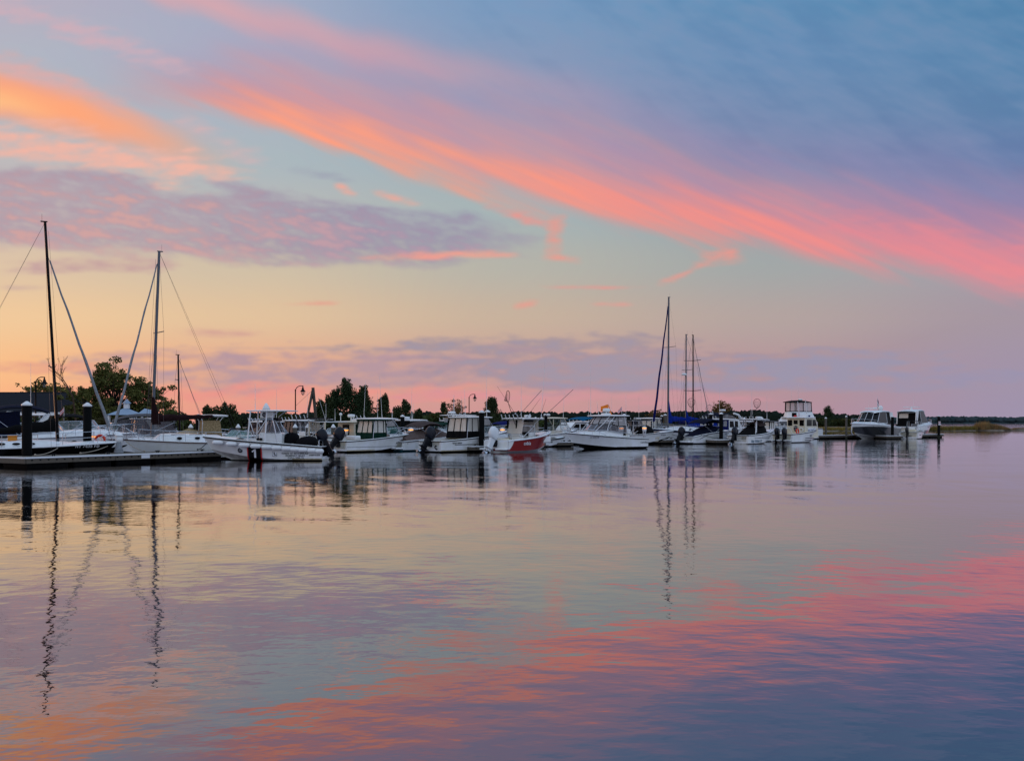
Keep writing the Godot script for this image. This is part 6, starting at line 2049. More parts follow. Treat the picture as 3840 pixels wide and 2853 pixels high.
func white_express() -> void:
	var t := boat("express_fishing_boat", "large white express fishing boat with clear enclosed helm, bow toward the red boat", "motorboat", 2262, 81.5, 213)
	var h := hull(t, {"L": 7.6, "B": 2.8, "bow": 1.32, "mid": 0.94, "stern": 0.78, "rake": 1.1, "rise": 0.32, "flare": 1.5, "s0": 0.42}, {"rail": M.rail_black, "rail_r": 0.035, "deck_from": 0.5, "stripe": [0.1, 0.15, M.ink]})
	# cabin trunk
	var rows := []
	for q in [[-1.3, 1.05, 0.5], [0.4, 1.08, 0.5], [1.4, 0.85, 0.32], [2.4, 0.45, 0.14], [2.7, 0.3, 0.0]]:
		var y: float = h.sheer((q[0] + 3.8) / 7.6)
		rows.append(PackedVector3Array([V(q[0], y, -q[1]), V(q[0], y + q[2] * 0.85, -q[1] * 0.93), V(q[0], y + q[2], -q[1] * 0.75), V(q[0], y + q[2] + 0.05, 0), V(q[0], y + q[2], q[1] * 0.75), V(q[0], y + q[2] * 0.85, q[1] * 0.93), V(q[0], y, q[1])]))
	var cab := MB.new().grid(rows)
	cab.fan(rows[0])
	part(t, "cabin_trunk", cab, M.gelcoat)
	var y0 := 1.5
	var low := [V(-1.7, 1.25, 1.12), V(-0.8, 1.35, 1.1), V(0.35, y0, 1.05), V(1.5, y0 + 0.02, 0.6), V(1.7, y0 + 0.04, 0), V(1.5, y0 + 0.02, -0.6), V(0.35, y0, -1.05), V(-0.8, 1.35, -1.1), V(-1.7, 1.25, -1.12)]
	var midr := []
	var up := []
	for i in low.size():
		var q: Vector3 = low[i]
		midr.append(V(q.x - (0.5 if q.x > 0.3 else 0.0), 2.0 if q.x > 0.3 else 1.85, q.z * 0.95))
		up.append(V(q.x - (0.95 if q.x > 0.3 else -0.02), 2.62, q.z * 0.9))
	enclosure(t, low, midr, M.vinyl_smoke, M.steel, 0.025)
	enclosure(t, midr, up, M.vinyl, M.canvas_black, 0.035)
	var posts := []
	for s in [-1.0, 1.0]:
		posts.append([V(1.55, 1.45, s * 0.95), V(0.85, 2.05, s * 1.1), V(0.1, 2.66, s * 1.0)])
		posts.append([V(0.6, 1.2, s * 1.15), V(0.25, 2.1, s * 1.14), V(-0.4, 2.66, s * 1.02)])
		posts.append([V(-1.75, 0.95, s * 1.15), V(-1.45, 2.66, s * 1.0)])
		posts.append([V(-0.4, 2.25, s * 1.12), V(0.4, 2.25, s * 1.12)])
	tubes(t, "roof_frame", posts, 0.03, M.white_paint)
	roof(t, "hardtop", -2.1, 1.15, 2.5, 2.66, M.gelcoat, 0.09, 0.06)
	roof(t, "roof_extension", -2.7, -1.6, 2.0, 2.58, M.canvas_black, 0.05, 0.02)
	radar(t, V(-0.35, 2.78, 0), 0.32, 0.3, 0.26)
	letters(t, "RAYMARINE", 0.07, V(-0.35, 3.2, 0.325), Basis(Vector3.UP, 0), M.ink)
	box(t, "radar_base", V(-0.3, 2.85, 0), V(0.7, 0.16, 0.5), M.white_plastic, 0.04)
	cloth_flag(t, V(-0.75, 2.75, 0.25), 0.95, 0.75, 0.42, [M.orange_cloth], "orange_flag", 0.35, V(0.9, 0.0, 0.3))
	part(t, "orange_streamer", MB.new().grid([PackedVector3Array([V(-0.72, 3.66, 0.25), V(-0.8, 3.66, 0.27)]), PackedVector3Array([V(-0.84, 3.3, 0.27), V(-0.98, 3.3, 0.3)]), PackedVector3Array([V(-0.95, 2.8, 0.3), V(-1.2, 2.78, 0.3)])]), M.orange_cloth)
	cloth_flag(t, V(-1.75, 2.75, -0.3), 0.75, 0.5, 0.3, [M.ink_red, M.ink_white, M.ink_red, M.ink_white, M.ink_red], "flag", 0.9, V(0.8, 0, 0.3))
	antenna(t, V(0.75, 2.72, 0.7), 4.3, V(0.02, 0, 0))
	antenna(t, V(0.85, 2.72, -0.5), 1.2, V(0.2, 0, 0))
	bow_rail(t, h, 0.6, 0.42, 6)
	box(t, "vent", V(-1.0, 1.15, 1.1), V(0.2, 0.1, 0.06), M.ink, 0.01)
	hull_letters(t, h, "NY 8096 GB", 0.1, 0.74, 0.94, 1.0, M.ink_grey)
	hull_letters(t, h, "NY 8096 GB", 0.1, 0.74, 0.94, -1.0, M.ink_grey)
	hull_letters(t, h, "Carolina", 0.15, 0.06, 0.5, -1.0, M.ink_grey, "lettering", "Droid Serif")
	hull_letters(t, h, "Carolina", 0.15, 0.06, 0.5, 1.0, M.ink_grey, "lettering", "Droid Serif")
	box(t, "cockpit_cooler", V(-2.7, 0.85, 0.5), V(0.8, 0.4, 0.55), M.gelcoat, 0.05)
	part(t, "coiled_rope", MB.new().tube([V(-1.8, 1.6, 1.15), V(-1.85, 1.2, 1.2), V(-1.9, 0.95, 1.15)], 0.06, 6), M.rope)
	box(t, "swim_ladder", V(-3.95, 0.2, 0), V(0.3, 0.05, 1.2), M.gelcoat, 0.02)

func boats_right() -> void:
	# black covered console boat behind the express boat
	var t := boat("console_boat", "white console boat with black covered motor and pipe roof, bow right", "motorboat", 2415, 97.5, 24)
	var h := hull(t, {"L": 7.0, "B": 2.5, "bow": 1.3, "mid": 1.0, "stern": 0.85, "rake": 1.1}, {"rail": M.rail_black, "deck_from": 0.7})
	console(t, -0.6, 0.4)
	ttop(t, -2.0, 0.6, 2.1, 2.35, 0.5, M.canvas_black)
	part(t, "canvas_cover", MB.new().ball(V(-0.1, 1.25, 0.2), V(1.0, 0.65, 0.9), 14), M.motor_cover)
	tubes(t, "roof_rack", [[V(-1.6, 2.45, 0.8), V(-0.9, 2.45, 0.8)], [V(-1.6, 2.6, 0.8), V(-0.8, 2.6, 0.8)], [V(-1.6, 2.4, 0.8), V(-1.6, 2.6, 0.8)], [V(-0.9, 2.4, 0.8), V(-0.8, 2.6, 0.8)]], 0.025, M.white_paint)
	box(t, "helm_bench", V(-2.3, 1.25, 0.3), V(0.5, 0.5, 1.3), M.gelcoat, 0.06)
	hull_letters(t, h, "NY 3251 GA", 0.1, 0.8, 0.9, 1.0, M.ink)
	antenna(t, V(-1.7, 2.4, -0.6), 2.6)
	# roofed boat with clear curtains behind
	t = boat("walkaround_boat", "white roofed boat with cloudy curtains behind the furled blue jib", "motorboat", 2440, 112, 50)
	h = hull(t, {"L": 7.4, "B": 2.6, "bow": 1.5, "mid": 1.15, "stern": 0.9}, {"rail": M.ink_grey})
	walkaround(t, h, {"x0": 0.2, "x1": 1.5, "y0": 1.35, "top": 2.55, "w": 2.1, "aft": -1.6, "clear": M.vinyl_milky})
	blue_ketch()
	# navy covered bowrider
	t = boat("runabout", "white runabout under navy canvas cover with navy hood and dark outboard", "motorboat", 2656, 100.5, 36)
	h = hull(t, {"L": 6.6, "B": 2.5, "bow": 1.3, "mid": 1.1, "stern": 0.7, "rake": 0.9, "rise": 0.25}, {"rail": M.ink_grey, "stripe": [0.05, 0.13, M.ink]})
	var rows := []
	for q in [[-2.9, 0.05], [-2.4, 0.45], [-1.2, 0.62], [0.0, 0.85], [0.8, 0.62], [1.9, 0.16]]:
		var s: float = (q[0] + 3.3) / 6.6
		var e := h.top(s, 1.0, -0.03, -0.08 if q[0] > -1.6 else -0.35)
		rows.append(PackedVector3Array([V(q[0], e.y, -e.z), V(q[0], e.y + q[1] * 0.55, -e.z * 0.75), V(q[0], e.y + q[1] * 0.9, -e.z * 0.35), V(q[0], e.y + q[1], 0), V(q[0], e.y + q[1] * 0.9, e.z * 0.35), V(q[0], e.y + q[1] * 0.55, e.z * 0.75), V(q[0], e.y, e.z)]))
	part(t, "canvas_cover", MB.new().grid(rows), M.canvas_navy)
	bimini(t, -1.9, 1.1, 2.35, 2.55, M.canvas_navy, 1.0, 0.45, "hood_top")
	box(t, "swim_platform", V(-3.6, 0.22, 0), V(0.8, 0.16, 2.2), M.gelcoat, 0.06)
	outboard(t, V(-3.9, 0.72, -0.1), 1.25, 32)
	hull_letters(t, h, "NY 23", 0.1, 0.84, 0.95, 1.0, M.ink)
	part(t, "mooring_line", MB.new().tube([V(-2.4, 0.9, 1.25), V(-0.6, 0.6, 1.4), V(1.6, 0.5, 1.5)], 0.02, 4), M.dark_rope)
	# white wheelhouse boat behind
	t = boat("wheelhouse_boat", "white wheelhouse boat with navy side curtain behind the navy covered runabout", "motorboat", 2715, 110, 40)
	h = hull(t, {"L": 8.0, "B": 2.8, "bow": 1.6, "mid": 1.2, "stern": 0.95}, {"rail": M.rail_black, "deck_from": 0.55, "stripe": [1.05, 1.1, M.rail_wood]})
	part(t, "cabin", MB.new().prism(PackedVector2Array([V2(-0.4, 0.7), V2(2.0, 0.7), V2(1.8, 1.7), V2(1.45, 2.45), V2(-0.4, 2.45)]), -1.0, 1.0), M.gelcoat)
	roof(t, "roof", -3.2, 1.7, 2.3, 2.45, M.gelcoat, 0.08, 0.05)
	for s in [-1.0, 1.0]:
		for q in [[-0.25, 0.55], [0.65, 1.3]]:
			pane(t, "side_window", [V(q[0], 1.6, s * 1.01), V(q[1], 1.6, s * 1.01), V(q[1] - 0.1, 2.3, s * 1.01), V(q[0], 2.3, s * 1.01)], M.glass_dark)
		skirt(t, [V(-3.1, 1.1, s * 1.05), V(-0.45, 1.1, s * 1.05)], [V(-3.1, 2.45, s * 1.05), V(-0.45, 2.45, s * 1.05)], M.canvas_royal, "side_curtain")
		for x in [-2.4, -1.4]:
			pane(t, "clear_window", [V(x, 1.7, s * 1.06), V(x + 0.6, 1.7, s * 1.06), V(x + 0.6, 2.3, s * 1.06), V(x, 2.3, s * 1.06)], M.vinyl)
	rod_holders(t, -2.5, 2.5, 1.8, 5)
	bow_rail(t, h, 0.6, 0.4, 5)
	part(t, "anchor", MB.new().tube([V(3.8, 1.65, 0), V(4.3, 1.72, 0)], 0.04, 5).tube([V(4.3, 1.72, -0.15), V(4.2, 1.55, 0), V(4.3, 1.72, 0.15)], 0.03, 5), M.dark_metal)
	# express cruiser with tall arch
	t = boat("motor_cruiser", "express cruiser with navy canvas under a tall white radar arch", "motorboat", 2722, 122, 44)
	h = hull(t, {"L": 9.4, "B": 3.1, "bow": 1.7, "mid": 1.4, "stern": 1.2}, {"deck_from": 0.5, "skin": M.gelcoat})
	express(t, h, {"hard": false, "top": 3.1, "xa": -0.22, "xf": 0.12, "glass": M.glass_green, "screen": 0.7})
	bimini(t, -3.6, 0.3, 2.7, 3.35, M.canvas_navy, 1.4, 0.35)
	for s in [-1.0, 1.0]:
		skirt(t, [V(-3.5, 1.5, s * 1.3), V(-1.5, 1.7, s * 1.3), V(0.6, 1.9, s * 1.25)], [V(-3.4, 2.85, s * 1.3), V(-1.5, 3.1, s * 1.3), V(0.1, 2.9, s * 1.25)], M.vinyl_smoke, "clear_side")
		part(t, "swept_arch", MB.new().tube([V(-0.2, 3.25, s * 1.32), V(0.8, 3.05, s * 1.34), V(1.7, 2.4, s * 1.36), V(2.3, 1.7, s * 1.36)], 0.13, 6), M.gelcoat)
	radar(t, V(-1.0, 3.4, 0.2), 0.4, 0.26, 0.1)
	part(t, "horn_post", MB.new().tube([V(-3.2, 2.4, 0.4), V(-3.4, 3.5, 0.4)], 0.06, 6), M.white_plastic)
	antenna(t, V(-2.8, 3.2, 1.0), 3.6)
	net("wire crab net with triangular hoop left of the arch cruiser", spot(2662, 112, 2.6), spot(2661, 112, high(1550, 112)), 0.9, 0.95, 20)
	net("round landing net standing above the blue sail cover", spot(2608, 101, 2.3), spot(2593, 101, high(1528, 101)), 0.75, 0.95, 10)
	tender_with_net()
	patrol_boat()
	cruisers()

func blue_ketch() -> void:
	var t := boat("sailboat", "white ketch with navy sheer stripe and bright blue sail covers", "sailboat", 2440, 103.0, 212, 4.9)
	var h := hull(t, {"L": 9.8, "B": 3.0, "bow": 1.5, "mid": 1.15, "stern": 1.15, "rake": 1.3, "rise": 0.12, "flare": 1.0, "s0": 0.45, "p": 1.7, "sternw": 0.76, "narrow": 0.72}, {"deck_from": 0.32, "cap": 0.12, "crown": 0.1, "sole": 0.6, "rail": M.gelcoat_navy, "rail_r": 0.05})
	var b := MB.new()
	for side in [-1.0, 1.0]:
		var r := []
		for s in STATIONS:
			r.append(PackedVector3Array([h.at(s, h.sheer(s) - 0.22, side, 0.006), h.at(s, h.sheer(s) - 0.05, side, 0.006)]))
		b.grid(r)
	part(t, "sheer_stripe", b, M.gelcoat_navy)
	var rows := []
	for q in [[-2.6, 0.85, 0.46], [-0.5, 0.95, 0.5], [1.4, 0.8, 0.46], [2.4, 0.55, 0.3], [2.9, 0.4, 0.02]]:
		var y: float = h.sheer((q[0] + 4.9) / 9.8)
		rows.append(PackedVector3Array([V(q[0], y, -q[1]), V(q[0], y + q[2] * 0.85, -q[1] * 0.92), V(q[0], y + q[2], -q[1] * 0.7), V(q[0], y + q[2] + 0.06, 0), V(q[0], y + q[2], q[1] * 0.7), V(q[0], y + q[2] * 0.85, q[1] * 0.92), V(q[0], y, q[1])]))
	var cab := MB.new().grid(rows)
	cab.fan(rows[0])
	part(t, "cabin_trunk", cab, M.gelcoat)
	for x in [-2.2, -1.5, -0.8, 0.2, 1.2]:
		for s in [-1.0, 1.0]:
			part(t, "porthole", MB.new().box(V(x, 1.4, s * 0.9), V(0.26, 0.12, 0.1), 0.03), M.glass_dark)
	# dodger
	var dod := []
	for q in [[-0.6, 1.65, 0.7], [-1.0, 2.25, 0.9], [-1.8, 2.5, 1.0], [-3.0, 2.55, 1.05], [-3.6, 2.4, 1.0]]:
		dod.append(PackedVector3Array([V(q[0], lerpf(1.6, q[1], 0.15), -q[2]), V(q[0], lerpf(1.6, q[1], 0.85), -q[2] * 0.95), V(q[0], q[1], -q[2] * 0.5), V(q[0], q[1], q[2] * 0.5), V(q[0], lerpf(1.6, q[1], 0.85), q[2] * 0.95), V(q[0], lerpf(1.6, q[1], 0.15), q[2])]))
	part(t, "dodger", MB.new().grid(dod), M.canvas_blue)
	for s in [-1.0, 1.0]:
		pane(t, "dodger_window", [V(-1.2, 1.8, s * 0.93), V(-2.1, 1.85, s * 1.03), V(-2.0, 2.28, s * 1.03), V(-1.25, 2.16, s * 0.94)], M.vinyl_milky)
		pane(t, "dodger_window", [V(-2.3, 1.85, s * 1.06), V(-3.0, 1.9, s * 1.07), V(-3.0, 2.32, s * 1.05), V(-2.3, 2.3, s * 1.05)], M.vinyl_milky)
	rig(t, V(2.5, 1.5, 0), 13.9, 0.1, {"mast": M.mast_alu, "r": 0.11, "tack": V(4.55, 1.7, 0), "jib": M.canvas_royal, "jib_r": 0.13, "boom": 3.6, "boom_y": 0.85, "boom_rise": 0.15, "stack": 0.62, "cover": M.canvas_blue, "collar": 2.3, "spread_h": 0.62, "spread": 1.0, "beam": 1.35, "two": false})
	rig(t, V(0.0, 1.55, 0), 10.0, 0.05, {"mast": M.mast_alu, "r": 0.085, "boom": 2.0, "boom_y": 0.9, "stack": 0.5, "cover": M.canvas_blue, "collar": 1.2, "spread_h": 0.62, "spread": 0.8, "beam": 1.2, "back": V(-4.8, 1.2, 0)})
	part(t, "mizzen_radar", MB.new().lathe([[0.0, 0.0], [0.28, 0.0], [0.3, 0.1], [0.2, 0.22], [0.0, 0.24]], V(0.25, 7.2, 0)), M.white_plastic)
	lifelines(t, h, 0.08, 0.9, 0.62, 7)
	bow_rail(t, h, 0.88, 0.65, 4, null, "pulpit")
	part(t, "mooring_line", MB.new().tube([V(4.4, 1.4, -0.4), V(3.2, 0.9, -1.4), V(2.2, 0.55, -2.2)], 0.02, 4), M.dark_rope)
	# another sloop behind: its mast and spreaders
	var s2 := boat("sailboat", "sloop hidden behind the ketch, its bare mast just right of the mizzen", "sailboat", 2600, 108, 50)
	var h2 := hull(s2, {"L": 8.6, "B": 2.7, "bow": 1.25, "mid": 1.0, "stern": 0.95, "rise": 0.12, "sternw": 0.72}, {"deck_from": 0.35, "rail": M.rail_wood})
	rig(s2, V(0.0, 1.2, 0), 10.5, 0.02, {"mast": M.mast_dark, "r": 0.085, "tack": V(4.2, 1.3, 0), "jib_r": 0.03, "boom": 3.2, "boom_y": 0.9, "cover": M.canvas_royal, "back": V(-4.2, 1.0, 0), "spread_h": 0.42, "spread": 1.05, "two": true, "beam": 1.2})
	lifelines(s2, h2, 0.1, 0.9, 0.6, 5)

func tender_with_net() -> void:
	var t := boat("console_boat", "white centre console boat named in teal script, black covered helm and pipe roof", "motorboat", 2836, 100, 48)
	var h := hull(t, {"L": 7.6, "B": 2.6, "bow": 1.45, "mid": 1.0, "stern": 0.85, "rake": 1.1}, {"rail": M.rail_black, "bottom": M.gelcoat_aged, "stripe": [[0.56, 0.61, M.ink, 0.12, 0.8], [0.72, 0.75, M.ink, 0.3, 0.85]]})
	var rows := []
	for q in [[-2.6, 0.9, 1.0], [-1.5, 1.55, 0.95], [-0.3, 2.0, 0.8], [0.7, 2.05, 0.72], [1.2, 1.3, 0.6]]:
		rows.append(PackedVector3Array([V(q[0], 0.85, -q[2] * 1.15), V(q[0], q[1] * 0.75, -q[2]), V(q[0], q[1], -q[2] * 0.5), V(q[0], q[1], q[2] * 0.5), V(q[0], q[1] * 0.75, q[2]), V(q[0], 0.85, q[2] * 1.15)]))
	part(t, "canvas_cover", MB.new().grid(rows), M.canvas_black)
	part(t, "canvas_hood", MB.new().grid([PackedVector3Array([V(-0.9, 1.75, -0.9), V(-0.9, 2.05, -0.4), V(-0.9, 2.05, 0.4), V(-0.9, 1.75, 0.9)]), PackedVector3Array([V(0.6, 1.85, -0.85), V(0.6, 2.3, -0.4), V(0.6, 2.3, 0.4), V(0.6, 1.85, 0.85)])]), M.canvas_taupe)
	ttop(t, -1.7, 1.2, 2.4, 2.42, 0.6, M.gelcoat, "roof", 0.06)
	var extra := []
	for s in [-1.0, 1.0]:
		extra.append([V(-1.9, 0.9, s * 0.95), V(-1.2, 2.4, s * 0.7)])
		extra.append([V(-1.7, 0.9, s * 0.95), V(-0.95, 2.4, s * 0.6)])
	tubes(t, "roof_frame", extra, 0.035, M.white_paint)
	rod_holders(t, -1.65, 2.4, 2.0, 6)
	radar(t, V(0.0, 2.5, 0.3), 0.34, 0.2, 0.05)
	for z in [-1.0, 1.0]:
		part(t, "spot_light", MB.new().ball(V(-0.6, 2.56, z), V(0.12, 0.12, 0.12), 8), M.white_plastic)
	antenna(t, V(0.6, 2.5, -0.9), 3.6, V(0.25, 0, 0))
	antenna(t, V(0.6, 2.5, 0.9), 2.4)
	outboard(t, V(-4.0, 0.72, -0.25), 1.25, 28)
	hull_letters(t, h, "Bay Rider II", 0.26, 0.24, 0.3, 1.0, M.ink_teal, "boat_name", "Droid Serif")
	bow_rail(t, h, 0.6, 0.25, 5)
	net("large landing net raised above the black covered console boat", t.position + way(48) * -1.5 + V(0, 2.3, 0), spot(2840, 98.5, high(1531, 98.5)), 0.72, 0.95, 10)
	# a clear curtained boat just behind it
	t = boat("walkaround_boat", "boat with cloudy clear curtains behind the teal named boat", "motorboat", 2880, 112, 48)
	h = hull(t, {"L": 7.2, "B": 2.6, "bow": 1.45, "mid": 1.1, "stern": 0.9}, {"rail": M.ink_grey})
	walkaround(t, h, {"x0": 0.2, "x1": 1.5, "y0": 1.3, "top": 2.2, "w": 2.0, "aft": -1.6, "clear": M.vinyl_milky, "roof": M.canvas_grey})

func patrol_boat() -> void:
	var t := boat("patrol_boat", "cream wheelhouse patrol boat with badge on its door and twin outboards", "motorboat", 3002, 107, 47)
	var h := hull(t, {"L": 8.4, "B": 2.7, "bow": 1.6, "mid": 1.1, "stern": 0.9, "rake": 1.1, "rise": 0.25}, {"skin": M.gelcoat, "rail": M.rail_black, "rail_r": 0.04, "bottom": M.bottom_white, "liner": M.gelcoat_cream, "stripe": [[0.42, 0.5, M.ink, 0.35, 0.7], [0.2, 0.28, M.ink, 0.35, 0.64]]})
	part(t, "cabin", MB.new().prism(PackedVector2Array([V2(-1.0, 0.5), V2(2.2, 0.5), V2(2.0, 1.75), V2(1.5, 2.62), V2(-1.0, 2.62)]), -1.05, 1.05), M.gelcoat_cream)
	roof(t, "roof", -1.3, 1.9, 2.4, 2.62, M.gelcoat, 0.1, 0.1)
	# aft bulkhead: door with window and badge, two windows
	box(t, "door", V(-1.02, 1.55, 0.0), V(0.06, 1.9, 0.62), M.gelcoat_cream, 0.02)
	pane(t, "door_window", [V(-1.06, 1.95, -0.24), V(-1.06, 1.95, 0.24), V(-1.06, 2.4, 0.24), V(-1.06, 2.4, -0.24)], M.glass_dark)
	for s in [-1.0, 1.0]:
		var w := box(t, "window_frame", V(-1.02, 2.1, s * 0.68), V(0.05, 0.62, 0.5), M.ink, 0.06)
		box(w, "pane", V(-1.05, 2.1, s * 0.68), V(0.03, 0.52, 0.4), M.glass_dark, 0.04)
		pane(t, "side_window", [V(-0.6, 1.75, s * 1.06), V(0.6, 1.75, s * 1.06), V(0.6, 2.45, s * 1.06), V(-0.6, 2.45, s * 1.06)], M.glass_dark)
		pane(t, "side_window", [V(0.75, 1.75, s * 1.06), V(1.8, 1.75, s * 1.06), V(1.45, 2.45, s * 1.06), V(0.75, 2.45, s * 1.06)], M.glass_dark)
		box(t, "name_board", V(0.6, 1.3, s * 1.07), V(1.9, 0.45, 0.03), M.ink_white, 0.01)
	letters(t, "BAY CONSTABLE", 0.17, V(0.6, 1.28, 1.09), Basis(), M.ink_blue)
	var badge := PackedVector2Array()
	for q in [[-0.2, 0.3], [0.0, 0.36], [0.2, 0.3], [0.22, 0.0], [0.13, -0.2], [0.0, -0.32], [-0.13, -0.2], [-0.22, 0.0]]:
		badge.append(V2(q[0], q[1]))
	part(t, "badge", MB.new().prism(badge, 0.0, 0.02, V(-1.07, 1.45, 0.0), Basis(Vector3.UP, -PI / 2)), M.ink)
	part(t, "badge_field", MB.new().lathe([[0.0, 0.022], [0.13, 0.022], [0.1, 0.024], [0.0, 0.024]], V(-1.07, 1.42, 0.0), Basis(Vector3.BACK, PI / 2), 14), M.ink_grey)
	letters(t, "POLICE", 0.08, V(-1.1, 1.66, 0.0), Basis(Vector3.UP, -PI / 2), M.ink_white)
	part(t, "hose_reel", MB.new().grid(turned_ring(V(-1.15, 1.35, 0.68), 0.2, 0.05), true), M.white_plastic)
	box(t, "roof_box", V(-0.4, 2.95, -0.5), V(0.4, 0.5, 0.4), M.canvas_black, 0.04)
	part(t, "roof_ring", MB.new().ball(V(-0.9, 2.8, -0.1), V(0.2, 0.14, 0.2), 8), M.ink_red)
	box(t, "light_bar", V(0.4, 2.85, 0), V(0.3, 0.14, 1.3), M.white_plastic, 0.04)
	part(t, "roof_lamp", MB.new().ball(V(0.3, 2.85, 0.9), V(0.13, 0.1, 0.13), 8), M.ink_blue)
	cloth_flag(t, V(-0.6, 2.7, 0.2), 1.0, 0.35, 0.5, [M.ink_red, M.ink_white, M.ink_red, M.ink_blue], "flag", 1.6)
	tubes(t, "mast_frame", [[V(0.6, 2.7, 0.5), V(0.2, 4.6, 0.5)], [V(0.6, 2.7, -0.4), V(0.2, 4.4, -0.4)]], 0.03, M.white_paint)
	bow_rail(t, h, 0.6, 0.6, 6)
	outboard(t, V(-4.4, 0.66, -0.42), 1.15, 14)
	outboard(t, V(-4.4, 0.66, 0.42), 1.15, 14)
	tubes(t, "stern_rail", [[V(-3.9, 0.9, -1.1), V(-3.9, 1.5, -1.0), V(-3.9, 1.55, 0.8), V(-3.9, 0.9, 1.1)], [V(-3.6, 0.9, -1.15), V(-3.6, 2.2, -1.1), V(-2.6, 2.2, -1.1), V(-2.6, 0.9, -1.15)]], 0.03, M.white_paint)
	part(t, "life_ring", ring_mesh(V(-2.9, 1.2, 1.15), 0.26, 0.07), M.life_ring)
	box(t, "swim_platform", V(-4.35, 0.25, 0), V(0.8, 0.1, 2.2), M.gelcoat, 0.04)
	hull_letters(t, h, "Parker", 0.16, 0.55, 0.72, 1.0, M.ink, "lettering", "Droid Serif")
	# flybridge boat behind
	t = boat("flybridge_boat", "white flybridge cruiser with black framed clear curtains, tallest cabin in view", "motorboat", 2985, 126, 224)
	h = hull(t, {"L": 8.6, "B": 3.2, "bow": 1.9, "mid": 1.5, "stern": 1.3}, {"deck_from": 0.5, "rail": M.rail_black})
	part(t, "cabin", MB.new().prism(PackedVector2Array([V2(-2.2, 0.8), V2(2.6, 0.8), V2(2.2, 2.0), V2(1.2, 2.75), V2(-2.2, 2.75)]), -1.4, 1.4), M.gelcoat)
	for s in [-1.0, 1.0]:
		pane(t, "side_window", [V(-1.6, 1.7, s * 1.41), V(1.6, 1.7, s * 1.41), V(1.0, 2.4, s * 1.41), V(-1.6, 2.4, s * 1.41)], M.glass_dark)
	roof(t, "bridge_deck", -2.8, 1.9, 3.1, 2.75, M.gelcoat, 0.1, 0.02)
	var br := []
	for q in [[0.0, 1.08], [0.42, 1.0], [0.68, 0.92]]:
		var ring := PackedVector3Array()
		for p in [V(-2.0, 0, -1.3), V(0.4, 0, -1.4), V(1.3, 0, -0.8), V(1.5, 0, 0), V(1.3, 0, 0.8), V(0.4, 0, 1.4), V(-2.0, 0, 1.3)]:
			ring.append(V(p.x * q[1], 2.85 + q[0], p.z * q[1]))
		br.append(ring)
	part(t, "bridge_coaming", MB.new().grid(br), M.gelcoat)
	var lo := []
	var hi := []
	for p in br[2]:
		lo.append(p)
		hi.append(V(p.x * 0.98, 4.72, p.z * 0.98))
	lo.append(lo[0])
	hi.append(hi[0])
	enclosure(t, lo, hi, M.vinyl, M.canvas_black, 0.06)
	roof(t, "bridge_roof", -2.1, 1.6, 2.8, 4.68, M.canvas_black, 0.08, 0.22)
	tubes(t, "roof_frame", [[V(-2.1, 2.9, -1.2), V(-1.9, 4.75, -1.1)], [V(-2.1, 2.9, 1.2), V(-1.9, 4.75, 1.1)], [V(-2.1, 2.9, -0.6), V(-1.9, 4.75, -0.6)]], 0.035, M.white_paint)
	radar(t, V(-1.1, 4.86, 0), 0.3, 0.22, 0.1)
	antenna(t, V(-1.5, 4.75, 0.5), 2.4)
	antenna(t, V(-0.5, 4.75, 0.9), 1.8)
	bow_rail(t, h, 0.55, 0.6, 6)
	for i in 2:
		fender(t, V(3.2 + i * 1.1, 1.2, 1.0 - i * 0.4), 0.32, 0.7, true)

